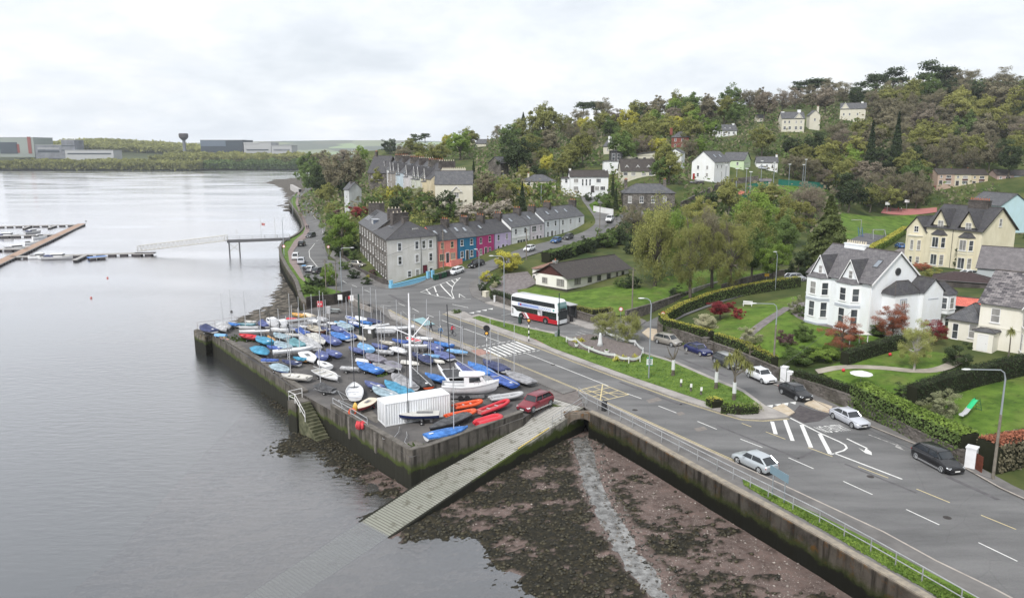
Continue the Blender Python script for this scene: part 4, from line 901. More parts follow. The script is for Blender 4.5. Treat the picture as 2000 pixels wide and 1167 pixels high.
 if trol and typ in 'CPDORK':
  tt=MB();zt=kz+(.04 if typ!='R' else .02);ax_=-L_*.12
  tt.tube([(ax_,-B*.42,.24),(ax_,B*.42,.24)],.03,5);tt.tube([(ax_,0,.24),(L_*.5,0,zt),(L_*.58,0,.3)],.03,5);tt.box(ax_-.08,-B*.35,.22,ax_+.08,B*.35,zt+.06)
  if typ=='K':tt.box(L_*.2,-.3,.25,L_*.26,.3,zt+.05);tt.box(-L_*.35,-.4,.25,-L_*.3,.4,zt+.05)
  tr_=tt.build('trolley',trolm,t)
  for sg in(-1,1):
   w=MB();w.disc((ax_,sg*B*.44,.21),(0,1,0),.21,.09,12);ww=w.build('wheel',tyrem,tr_)
   w=MB();w.disc((ax_,sg*B*.44+sg*.002,.21),(0,1,0),.09,.1,8);w.build('hub',bmat('red','gel') if rn.random()<.12 else hubm,ww)
 if mast:
  mx_=L_*.18;mm_=metald if dark else metalm;ln=rn.uniform(-.012,.012)
  ms_=MB();ms_.tube([(mx_,0,kz+D),(mx_+mast*ln,0,kz+D+mast)],.05,6,r2=.035);mo=ms_.build('mast',mm_,t)
  w=MB()
  for q in((mx_-.5,B*.42,kz+D),(mx_-.5,-B*.42,kz+D),(L_*.46,0,kz+D)):w.tube([q,(mx_+mast*ln*.8,0,kz+D+mast*.8)],.006,3)
  w.build('stay',metald,mo)
  if mast>5.6:w=MB();w.tube([(mx_,-.35,kz+D+mast*.45),(mx_,.35,kz+D+mast*.45)],.015,4);w.build('spreader',mm_,mo)
 if boom:
  ms_=MB();zc=kz+D+.28;ms_.tube([(L_*.62,.1,zc+.1),(-L_*.62,-.12,zc)],.045,6);ms_.build('spar',bmat('lgrey','gel'),t)
 tag(t,label,cat,'boats stored on the quay');BOATS.append((t,(bow[0]+stern[0])/2))
 return t
ZO={'A':(380,600),'B':(540,590),'C':(480,670),'D':(640,600),'E':(640,680),'F':(780,630),'G':(880,690),'H':(640,720)}
def zq(z,x,y):o=ZO[z];return(o[0]+x/11.11,o[1]+y/11.11)
BL_="""A 125 405 440 500 P navy white 0|A 750 440 545 340 P lgrey white 0|A 690 480 480 430 C lgrey white 0|A 740 335 950 375 C bright white 0|A 425 540 690 560 U light light 0|A 970 575 1375 655 O red dred 0
A 1360 620 1640 760 C turq turq 0|A 1730 550 2005 650 C pale white 0|A 1770 730 2030 880 C pale white 5.2|A 1585 830 1880 890 C royal light 0|A 1580 1010 1310 850 P turq wood 0|B 780 1020 -90 1110 K white white 0
C 1480 385 1245 180 D white white 0|C 700 360 350 345 C royal white 6.4 d|C 920 600 605 450 C pale royal 0|C 800 365 1170 430 C navy white 6.2|C 1045 300 1320 345 C turq amber 0|C 785 665 1390 740 O owhite owhite 6.2|C 1570 380 1820 505 D white white 0
C 1990 760 1535 560 O owhite white 0 b|C 1490 930 1920 1000 P dgrey white 5.6|C 1600 155 1680 310 C slate slate 0|C 1770 130 2010 250 C slate slate 0|B 520 700 880 990 C lgrey white 0 b|B 1025 890 750 670 C owhite white 6.0
B 240 820 610 940 P teal royal 5.6|B 420 600 680 665 P royal white 0 b|B 195 680 530 700 D owhite white 6.4|B 500 505 650 525 C white white 0|B 690 500 975 620 O beige wood 5.4|B 970 540 1190 600 C navy white 0|B 990 700 1310 870 C slate slate 5.8
B 1215 505 1430 615 C slate slate 0|B 1350 425 1590 555 C pale pale 0|B 1190 640 1580 780 C bright white 0|B 1480 640 1660 760 C royal white 5.8 b|B 1940 750 1655 670 U beige beige 0|D 700 770 920 930 C light light 5.4|D 470 860 780 950 C slate slate 0
B 1505 300 1690 370 O royal white 0|B 1570 410 1815 490 O white royal 5.8|B 1710 260 1950 360 U white white 0|B 1830 400 2040 450 C bright light 0|D 870 235 1110 320 C navy white 0|B 1365 365 1510 420 U light light 0|B 1255 375 1345 425 U turq turq 0
B 330 235 600 285 O amber yellow 0|B 570 195 800 260 U cream cream 0|B 670 320 920 370 U white white 0|B 880 270 1085 340 U lgrey lgrey 0|B 215 305 460 330 U red red 0|B 890 465 1100 490 C lgrey white 5.6|B 1110 435 1300 460 C white royal 0|A 1700 215 1900 265 U lgrey lgrey 0
A 1400 310 1590 390 P slate white 0|A 955 350 1300 365 O pale teal 0|A 965 415 1400 425 D lgrey white 5.8|A 1100 290 1335 315 C owhite white 0|A 975 560 1640 540 K white lgrey 0|A 1650 500 2040 520 K white white 0|B 300 560 445 575 O royal white 0
D 950 450 1330 400 K white white 0|D 1010 500 1900 450 K white white 0|D 1470 540 980 540 K lgrey white 0|D 1140 720 1430 780 C beige beige 5.4|D 970 785 1260 860 C slate royal 0|D 1410 690 1740 750 C royal white 0|D 1060 925 1410 960 C lgrey white 5.8
D 1710 970 1410 860 C white white 5.6|D 1640 865 2170 870 K white lgrey 0|D 1700 650 1990 740 O red white 0|F 710 340 370 310 C white white 6.0|E 870 220 630 190 U white white 0|E 850 105 1190 270 C purple purple 0|E 645 285 1120 490 C bright royal 5.6|E 990 320 1380 450 C grey lgrey 0
E 660 430 290 400 C lgrey white 0|E 1590 430 1310 275 D purple white 0|F 420 830 50 780 U beige owhite 0|E 570 735 598 1070 O white white 6.6 d|H 820 265 1170 395 C slate slate 0|H 990 385 1450 580 C pale royal 0 b|H 1250 250 1770 520 C turq teal 0|H 1400 110 1870 410 P grey white 6.2
H 665 860 1000 630 D cream dred 0|F 290 1020 640 1370 C black orange 0 b|F 570 1090 950 1230 C bright royal 5.6|F 540 405 870 575 C slate slate 0|F 770 415 1150 490 C bright royal 0|F 780 600 1120 760 C slate white 0|F 530 690 880 720 C light white 5.2|F 970 790 700 760 U cream owhite 0
F 690 860 495 700 P navy white 0|F 300 640 430 720 C navy navy 5.6|F 1470 640 1060 575 C light white 5.6|G 150 195 520 430 C slate royal 5.4 b|G 390 180 880 440 C bright royal 6.4|G 715 130 1200 350 C navy white 6.2|G 880 420 1380 680 C royal royal 0 b|G 1200 370 1770 620 C grey dgrey 6.4
G 940 660 510 440 C grey white 5.8|G 1590 840 840 940 R lgrey lgrey 0|G 700 1005 60 1120 R orange orange 0|G 560 1210 -110 1340 R orange orange 0|G 1275 990 590 1250 R pink red 0"""
KIND={'C':'dinghy under {0} cover','P':'dinghy under {0} tent cover','D':'decked dinghy with {0} deck','O':'open {1} dinghy with {0} interior','K':'long keelboat with {0} deck','U':'upturned {1} dinghy hull','R':'{1} rigid inflatable boat lying right of the container'}
for row in BL_.replace('\n','|').split('|'):
 q=row.split();z=q[0];b1=zq(z,float(q[1]),float(q[2]));b2=zq(z,float(q[3]),float(q[4]));ty=q[5]
 dk='d' in q[8:];bo='b' in q[9:] if len(q)>9 else False;bo=bo or(len(q)>9 and q[-1]=='b')
 m_=float(q[8]) or(5.2+rnd.random() if ty in 'CPK' and rnd.random()<(.1 if z=='A' else .3 if z=='B' else .5) else 0)
 lab=KIND[ty].format(BC[q[6]][1],BC[q[7]][1])
 if ty in 'CPD' and q[6]!=q[7]:lab=KIND[ty].format(BC[q[6]][1],'')+' on '+BC[q[7]][1]+' hull'
 if bo:lab+=' with spar laid along it'
 elif m_:lab+=', mast up'
 boat({'K':'keelboat','R':'inflatable_boat','U':'upturned_dinghy','O':'open_dinghy'}.get(ty,'sailing_dinghy'),b1,b2,ty,q[6],q[7],m_,boom=bo,dark=dk,label=lab,cat={'K':'keelboat','R':'inflatable boat'}.get(ty,'dinghy'),beam=1.5 if ty=='R' else None,D=.42 if ty!='K' else .55)
boat('kayak',(446,665),(428,654.5),'B','red','pink',label='faded pink kayak lying by the quay edge at the far left',cat='kayak',beam=.8)
boat('kayak',(447,664),(437,660),'B','red','yellow',label='short yellow ended kayak lying by the quay edge',cat='kayak',beam=.7)
boat('canoe',(523,656),(537,667),'B','amber','amber',label='small amber canoe standing between turquoise and pale covered dinghies',cat='canoe',beam=1.0)
boat('inflatable_boat',(979.4,809.7),(929.7,823.4),'I','red','red',beam=1.7,label='red inflatable overturned on the ground by the slipway parapet',cat='inflatable boat')
boat('sailing_dinghy',(912,835),(831,853),'C','bright','white',6.6,label='white dinghy under crumpled blue tarpaulin, nearest boat to the quay corner',beam=1.7,D=.55)
boat('sailing_dinghy',(840,836),(914,807),'C','dgrey','black',0,label='black covered dinghy on a trailer behind the white container corner',beam=1.6,D=.5,dark=True)
t=boat('day_yacht',(768,813),(859,812),'K','owhite','navy',7.2,beam=1.8,dark=True,label='small yacht with navy hull and white deck on trailer beside the container',cat='yacht')
t=empty('catamaran',(0,0,0));cA,cB=P(854.5,712.7,.7),P(877,746.6,.7);cC,cD=P(888.5,710.8,.7),P(905.5,733.4,.7)
def fine_hull(a,b,B,D,kz,parent,m):
 c=(a+b)/2;d=a-b;L_=d.length;M=Matrix.Translation((c.x,c.y,0))@Matrix.Rotation(math.atan2(d.y,d.x),4,'Z')
 R_=hull_rings(L_,B,D,kz,tr=.6);mb=MB();mb.loft([[M@Vector(p) for p in r] for r in R_],closed=True);return mb.build('hull',m,parent,smooth=40)
cD=cC+(cB-cA)
fine_hull(cA,cB,.42,.5,.35,t,bmat('white','gel'));fine_hull(cC,cD,.42,.5,.35,t,bmat('white','gel'))
mb=MB();q=[cA.lerp(cB,.35),cA.lerp(cB,.85),cC.lerp(cD,.85),cC.lerp(cD,.35)];mb.add([(v_.x,v_.y,.86) for v_ in q]+[(v_.x,v_.y,.83) for v_ in q],[(0,1,2,3),(7,6,5,4),(0,4,5,1),(2,6,7,3)]);mb.build('trampoline',bmat('black'),t)
mb=MB();mb.tube([(q[0]+Vector((0,0,.2))),(q[3]+Vector((0,0,.2)))],.05,6);mb.tube([(q[1]+Vector((0,0,.2))),(q[2]+Vector((0,0,.2)))],.05,6);mb.build('crossbeam',metalm,t)
mc_=(q[0]+q[3])/2;mb=MB();mb.tube([(mc_.x,mc_.y,.9),(mc_.x-.3,mc_.y,9.4)],.07,6);mb.build('mast',metald,t)
tag(t,'white hulled catamaran with black trampoline and tall black mast','catamaran','boats stored on the quay')
a,b=P(968,752,1.5),P(862,758,1.2);d=a-b;L_=d.length*.97;c=(a+b)/2;B=2.5
t=empty('cabin_cruiser',(c.x,c.y,0),math.atan2(d.y,d.x));wg=bmat('white','gel')
R_=hull_rings(L_,B,1.15,.55,nst=14,tr=.88,rake=.5,sheer=.35)
mb=MB();mb.loft(R_,caps=False);mb.add(R_[0],[tuple(range(7))]);mb.build('hull',wg,t,smooth=50)
R3=hull_rings(L_,B,1.15,.55,nst=14,tr=.88,rake=.5,sheer=.35,off=.02)
mb=MB()
for sg in(0,6):mb.tube([Vector(r[sg])+Vector((0,0,-.12)) for r in R3],.035,5)
mb.build('rubbing_strake',bmat('lgrey','gel'),t)
mb=MB();mb.loft([[(r[0][0],r[0][1]*1.0,r[0][2]),(r[0][0],r[0][1]*.5,r[0][2]+.1),(r[0][0],0,r[0][2]+.14),(r[0][0],r[6][1]*.5,r[0][2]+.1),(r[6][0],r[6][1],r[6][2])] for r in R_[6:]],caps=False)
mb.loft([[(r[0][0],r[0][1],r[0][2]),(r[0][0],r[0][1]*.8,r[0][2]+.02)] for r in R_[:7]],caps=False);mb.loft([[(r[0][0],r[6][1]*.8,r[0][2]+.02),(r[6][0],r[6][1],r[6][2])] for r in R_[:7]],caps=False);mb.build('deck',wg,t)
zd=R_[4][0][2]
mb=MB();mb.box(-L_*.46,-B*.38,zd-.5,-.3,B*.38,zd-.42);mb.build('cockpit_floor',bmat('lgrey','gel'),t)
mb=MB();x0,x1=-.5,1.5;hw=.95;mb.add([(x0,-hw,zd-.3),(x1+.7,-hw*.8,zd+.2),(x1+.7,hw*.8,zd+.2),(x0,hw,zd-.3),(x0,-hw*.9,zd+1.2),(x1,-hw*.78,zd+1.2),(x1,hw*.78,zd+1.2),(x0,hw*.9,zd+1.2)],[(0,1,5,4),(1,2,6,5),(2,3,7,6),(3,0,4,7),(4,5,6,7)]);cb_=mb.build('cabin',wg,t)
gls=mat('tinted_glass',(.02,.024,.028),.08,spec=.8)
mb=MB();e_=.012
mb.add([(.1,-hw*.97-e_,zd+.45),(1.45,-hw*.86-e_,zd+.5),(1.3,-hw*.82-e_,zd+1.02),(.1,-hw*.925-e_,zd+1.02)],[(0,1,2,3)]);mb.build('side_window',gls,cb_)
mb=MB();mb.add([(.1,hw*.97+e_,zd+.45),(1.45,hw*.86+e_,zd+.5),(1.3,hw*.82+e_,zd+1.02),(.1,hw*.925+e_,zd+1.02)],[(3,2,1,0)]);mb.build('side_window',gls,cb_)
mb=MB();mb.add([(x1+.42,-.72,zd+.58),(x1+.42,.72,zd+.58),(x1+.1,.68,zd+1.08),(x1+.1,-.68,zd+1.08)],[(0,1,2,3)]);mb.build('windscreen',gls,cb_)
mb=MB();rf=[(-1.1,-.8),(-.9,-1),(1.3,-.98),(1.85,-.6),(2.0,0),(1.85,.6),(1.3,.98),(-.9,1),(-1.1,.8)];mb.prism(rf,zd+1.202,zd+1.3);mb.build('roof',wg,cb_,bevel=.03)
mb=MB();rl_=[Vector(r[6])*1.0+Vector((0,-.12,.5)) for r in R_[8:13]];rr_=[Vector(r[0])+Vector((0,.12,.5)) for r in R_[8:13]];mb.tube(rl_+[Vector((R_[13][0][0]+.1,0,R_[13][0][2]+.55))]+rr_[::-1],.022,5)
for q in rl_+rr_:mb.tube([q,q-Vector((0,0,.5))],.018,4)
mb.build('pulpit_rail',gal,t)
mb=MB();mb.tube([(-L_*.1,-.5,.1),(L_*.35,0,.3),(L_*.6,0,.45)],.06,5);mb.box(-L_*.35,-.7,.2,L_*.3,.7,.58);tr_=mb.build('trailer',trolm,t)
for x_ in(-.9,-.15):
 for sg in(-1,1):w=MB();w.disc((x_,sg*1.1,.32),(0,1,0),.32,.18,14);w.build('wheel',tyrem,tr_)
tag(t,'large white cabin cruiser with tinted windows behind the container','motor boat','boats stored on the quay')
for(bw,st,lb) in(((521,624),(545,636),'white cuddy motor boat at the north side of the quay, left one'),((546,630),(562,638),'white cuddy motor boat at the north side of the quay, right one')):
 a,b=P(*bw,1.0),P(*st,1.0);d=a-b;L_=max(3.6,d.length);c=(a+b)/2;B=1.7
 t=empty('cuddy_boat',(c.x,c.y,0),math.atan2(d.y,d.x));R_=hull_rings(L_,B,.7,.4,tr=.88,sheer=.2)
 mb=MB();mb.loft(R_,caps=False);mb.add(R_[0],[tuple(range(7))]);mb.build('hull',wg,t,smooth=50)
 mb=MB();mb.loft([[(r[0][0],r[0][1],r[0][2]),(r[0][0],0,r[0][2]+.08),(r[6][0],r[6][1],r[6][2])] for r in R_],caps=False);mb.build('deck',bmat('lgrey','gel'),t)
 mb=MB();mb.box(-.3,-.6,1.05,1.1,.6,1.75);cb_=mb.build('cabin',wg,t,bevel=.08)
 mb=MB();mb.box(-.1,-.61,1.35,.9,.61,1.62);mb.build('window',gls,cb_)
 mb=MB();mb.box(-L_/2-.35,-.15,.5,-L_/2+.02,.15,1.5);mb.build('outboard_motor',metald,t,bevel=.05)
 tag(t,lb,'motor boat','boats stored on the quay')
a,b,c=P(751.2,789,2.5),P(879,768.5,2.5),P(735.4,776.5,2.5)
d=(b-a);d.z=0;Lc=d.length;d.normalize();nrm=Vector((-d.y,d.x,0));Wc=2.45
t=empty('shipping_container',(a.x,a.y,0),math.atan2(d.y,d.x));tag(t,'white corrugated shipping container with rust streaks standing on the quay','container')
cm_=render_wall('white_container_paint',(.70,.72,.75),.08,.9)
def corr(n,L,h,dep=.05):
 r=[];
 for i in range(n):
  x=L*i/n;w=L/n
  r+=[(x,0),(x+w*.3,0),(x+w*.45,dep),(x+w*.8,dep),(x+w*.95,0)]
 return r+[(L,0)]
mb=MB();cr_=corr(int(Lc/.28),Lc-.2,1)
for y0,sg in((.02,1),(Wc-.02,-1)):mb.loft([[(x+.1,y0+sg*dd,.12),(x+.1,y0+sg*dd,2.42)] for x,dd in cr_],caps=False)
mb.build('side_panel',cm_,t,recalc=False)
mb=MB();cr2_=corr(int(Lc/.28),Lc-.1,1,.03)
mb.loft([[(x+.05,.05,2.47+dd),(x+.05,Wc-.05,2.47+dd)] for x,dd in cr2_],caps=False);mb.build('roof_panel',mat('container_roof_white',(.74,.75,.77),.6,var=.06),t,recalc=False)
mb=MB()
for x in(0,Lc-.12):
 for y in(0,Wc-.12):mb.box(x,y,0,x+.12,y+.12,2.5)
for y in(0,Wc-.08):mb.box(.12,y,.02,Lc-.12,y+.08,.14);mb.box(.12,y,2.4,Lc-.12,y+.08,2.498)
for x in(0,Lc-.08):mb.box(x,.12,.02,x+.08,Wc-.12,.14);mb.box(x,.12,2.4,x+.08,Wc-.12,2.497)
mb.build('frame',cm_,t)
mb=MB();mb.box(.04,.12,.14,.07,Wc/2-.01,2.4);mb.box(.04,Wc/2+.01,.14,.07,Wc-.12,2.4);dr=mb.build('door',cm_,t)
mb=MB();[mb.tube([(.02,y,.2),(.02,y,2.35)],.02,5) for y in(.5,.95,1.5,1.95)];mb.build('locking_bar',gal,dr)
mb=MB();mb.box(Lc-.05,.12,.14,Lc-.02,Wc-.12,2.4);mb.build('end_panel',cm_,t)
MB().prism([(p.x,p.y) for p in pw([(700,806),(724,798),(745,820),(735,826)])],-.1,.03).build('concrete_pad',cop)['kind']='structure'
MB().prism([(p.x,p.y) for p in pw([(772,868),(812,859),(838,874),(806,884)])],-.1,.03).build('concrete_pad',cop)['kind']='structure'
p=P(803,768);t=empty('flagpole',(p.x,p.y,0));tag(t,'tall white flagpole with crossed yard and gaff behind the container','flagpole')
ppm=1.0;mb=MB();mb.tube([(0,0,0),(0,0,7),(0,0,12.2)],[.17,.14,.07],10);mb.build('pole',mat('flagpole_white',(.74,.74,.76),.4),t)
mb=MB();mb.tube([(-2.1,0,8.1),(.55,0,6.95)],.06,6);mb.build('yard',MC['flagpole_white'],t)
mb=MB();mb.tube([(.3,0,6.9),(2.3,.2,9.3)],.06,6);mb.build('gaff',MC['flagpole_white'],t)
mb=MB();[mb.tube([(0,0,9.8),q],.012,3) for q in((-2.1,0,8.1),(2.3,.2,9.3),(1.2,1,0.2),(-1.2,-1,.2))];mb.build('stay',metald,t)
def ring(name,px,py,z,r,col_,label,tilt=90):
 c=P(px,py,z);mb=MB();pts=[(c.x+r*math.cos(a),c.y,c.z+r*math.sin(a)) for a in[2*math.pi*k/16 for k in range(17)]]
 mb.tube(pts,r*.28,7,cap=False);o=mb.build(name,bmat(col_,'gel'),smooth=True);tag(o,label,'life ring');return o
ring('life_ring',688,804,.9,.36,'orange','orange life ring on the galvanised rail at the quay edge')
t=P(694,797,.45);mb=MB();mb.loft([[(t.x+r_*math.cos(a),t.y+r_*math.sin(a)*.7,z_) for a in[2*math.pi*k/10 for k in range(10)]] for z_,r_ in((0,.1),(.25,.28),(.7,.3),(1.0,.16),(1.15,.05))],closed=True)
tag(mb.build('mooring_buoy',bmat('yellow','gel'),smooth=True),'yellow fender buoy hanging beside the orange life ring','buoy')
t=P(704,828,.55);mb=MB()
for k in range(7):a=k*.9;mb.loft([[(t.x+math.cos(a)*.35+r_*math.cos(b_),t.y+math.sin(a)*.2+r_*math.sin(b_),z_) for b_ in[2*math.pi*j/7 for j in range(7)]] for z_,r_ in((.05,.1),(.35+.1*(k%3),.24),(.8+.08*(k%2),.12))],closed=True)
tag(mb.build('life_jackets',mat('faded_red_cloth',(.5,.06,.07),.8,var=.3),smooth=True),'heap of faded red buoyancy aids over the quay rail','life jackets')
p=P(626,613);t=empty('life_ring_post',(p.x,p.y,0));tag(t,'red lifebuoy box on a dark post at the back of the quay','lifebuoy stand')
MB().box(-.06,-.06,0,.06,.06,1.7).build('post',metald,t);MB().box(-.5,-.2,1.3,.5,.12,2.35).build('box',bmat('red','gel'),t,bevel=.1);mb=MB();mb.box(-.3,-.225,1.7,-.15,-.205,2.0);mb.box(.15,-.225,1.7,.3,-.205,2.0);mb.build('sticker',bmat('white','gel'),t)
p=P(722,659);t=empty('notice_kiosk',(p.x,p.y,0),-.35);tag(t,'grey timber kiosk with white flat roof and notice on its side','kiosk')
km=mat('grey_timber',(.09,.09,.085),.9,var=.35,scale=4);MB().box(-.7,-.5,0,.8,.6,1.55).build('cabin',km,t);MB().box(-.85,-.65,1.552,.95,.75,1.64).build('roof',bmat('white','gel'),t);MB().box(.05,-.53,.8,.6,-.505,1.4).build('notice',bmat('white','gel'),t)
p=P(712,652);t=empty('bin_store',(p.x,p.y,0),-.3);tag(t,'black bin store with white lid next to the notice kiosk','bin store')
MB().box(-.6,-.4,0,.6,.4,1.35).build('cabin',metald,t);MB().box(-.7,-.5,1.352,.7,.5,1.42).build('lid',bmat('white','gel'),t)
p=P(703,654);mb=MB();mb.tube([(p.x,p.y,0),(p.x,p.y,6.6)],.12,8);tag(mb.build('post',mat('dark_green_paint',(.012,.035,.028),.5)),'tall dark green post in the middle of the boat park','post')
def picnic(px,py,rz,label):
 p=P(px,py);t=empty('picnic_table',(p.x,p.y,0),rz);tag(t,label,'picnic table');g=mat('weathered_boards',(.3,.33,.33),.8,var=.2,scale=4)
 MB().box(-.9,-.37,.7,.9,.37,.76).build('table_top',g,t)
 for s in(-1,1):
  MB().box(-.9,s*.7-.13,.42,.9,s*.7+.13,.47).build('bench',g,t);mb=MB();mb.tube([(s*.7,-.75,0),(s*.7,0,.7),(s*.7,.75,0)],.05,4);mb.build('leg',km,t)
picnic(654,611,-.2,'weathered picnic table at the back of the boat quay')
t=P(642,612);mb=MB();mb.box(t.x-.35,t.y-.3,0,t.x+.35,t.y+.3,1.3);tag(mb.build('cabinet',bmat('lgrey','gel'),bevel=.04),'pale grey cabinet beside the picnic table','cabinet')
def frame_t(pts,label,w=.03):
 mb=MB();q=[P(a,b,.35) for a,b in pts]
 for a,b in zip(q,q[1:]):mb.tube([a,b],w,5)
 for a in q[::2]:mb.tube([a,(a.x,a.y,.02)],w,5)
 tag(mb.build('launching_trolley',gal),label,'trolley','empty launching trolleys')
frame_t([(659,762),(688,779),(670,779),(659,762)],'empty triangular trolley frame leaning near the steps')
frame_t([(661,780),(692,794),(671,796),(661,780)],'empty triangular trolley frame left of the life ring')
frame_t([(746,842),(748,857),(770,853),(779,842),(780,832)],'bent steel trolley frame near the quay corner')
frame_t([(770,855),(784,864),(796,868),(790,862),(795,850),(794,842)],'rusty trolley frame beside the concrete pad')
def rack(a,b,n,label,dx=0):
 A,B=P(*a,1.2),P(*b,1.2);t=empty('spar_rack');tag(t,label,'mast rack')
 d=(B-A).normalized();nn=Vector((-d.y,d.x,0));ra=MB()
 for k in(.1,.9):q=A.lerp(B,k);[ra.tube([q+nn*w+Vector((0,0,-1.2)),q+nn*w+Vector((0,0,.1))],.04,5) for w in(-.7,.7)];ra.tube([q+nn*-.9,q+nn*.9],.04,5)
 ra.build('frame',gal,t)
 for i in range(n):
  mb=MB();w=-.8+1.6*i/(n-1);mb.tube([A+nn*w+Vector((0,0,.1))-d*rnd.random(),B+nn*w+Vector((0,0,.12))+d*rnd.random()],.035,5);mb.build('spar',metalm,t)
rack((556,628),(610,622),7,'rack of bare aluminium masts near the north railing')
rack((572,637),(606,630),5,'second lower rack of masts behind the brown dinghy')
weed=mat('quay_weeds',(.03,.06,.012),.9,col2=(.09,.13,.03),scale=3)
for(px,py,n,rr_,lb) in((482,662,260,2.6,'green weeds growing round the red dinghy'),(744,733,60,.8,'small patch of weeds on the quay tarmac'),(806,877,60,.9,'weeds along the corner parapet')):
 c=P(px,py);r_=np.random.RandomState(px);x=c.x+r_.normal(0,rr_*.5,n);y=c.y+r_.normal(0,rr_*.35,n);s=r_.uniform(.1,.3,n);a=r_.uniform(0,6.28,n)
 V=np.stack([np.stack([x-s*np.cos(a),y-s*np.sin(a),s*0],1),np.stack([x+s*np.cos(a),y+s*np.sin(a),s*0],1),np.stack([x+r_.normal(0,.1,n),y,s*1.6],1)],1).reshape(-1,3)
 tag(np_mesh('weeds',V,np.arange(n*3).reshape(-1,3),weed),lb,'weeds',kind='stuff')
glass=mat('window_glass',(.03,.034,.04),.12,spec=.7,col2=(.09,.10,.11),scale=.35,fac=(.4,.6))
curt=mat('curtained_glass',(.18,.18,.175),.3,col2=(.32,.31,.3),scale=.8)
skyg=mat('skylight_glass',(.35,.38,.42),.05,spec=1.0,metal=.75)
wfr=mat('white_window_frame',(.72,.72,.72),.5)
dfr=mat('dark_window_frame',(.05,.045,.045),.5)
gut=mat('gutter',(.06,.06,.065),.5)
pot=mat('clay_pot',(.36,.13,.07),.8,var=.2);potw=mat('buff_pot',(.5,.45,.36),.8,var=.2)
rubble=stone('rubble_stone',(.075,.068,.06),(.16,.147,.135),(.2,.185,.165),1.6)
rubdark=stone('chimney_stone',(.07,.062,.058),(.125,.112,.105),(.10,.09,.085),2.2)
slA=slate('slate_grey',(.06,.062,.07),(.10,.102,.112),moss=(.14,.14,.135))
slB=slate('slate_dark',(.038,.037,.042),(.066,.064,.072),moss=(.085,.085,.075))
slC=slate('slate_pinkish',(.095,.09,.097),(.15,.143,.15),moss=(.18,.175,.175))
slD=slate('slate_patchy',(.04,.036,.044),(.26,.24,.24),tile=(.6,.3),moss=(.08,.075,.075))
tiB=slate('brown_tiles',(.030,.024,.022),(.055,.042,.037),tile=(.3,.3),moss=(.06,.055,.04))
tiG=slate('grey_tiles',(.12,.11,.115),(.15,.14,.145),tile=(.35,.3))
asph_felt=mat('mossy_felt',(.20,.11,.085),.95,col2=(.28,.18,.14),scale=1)
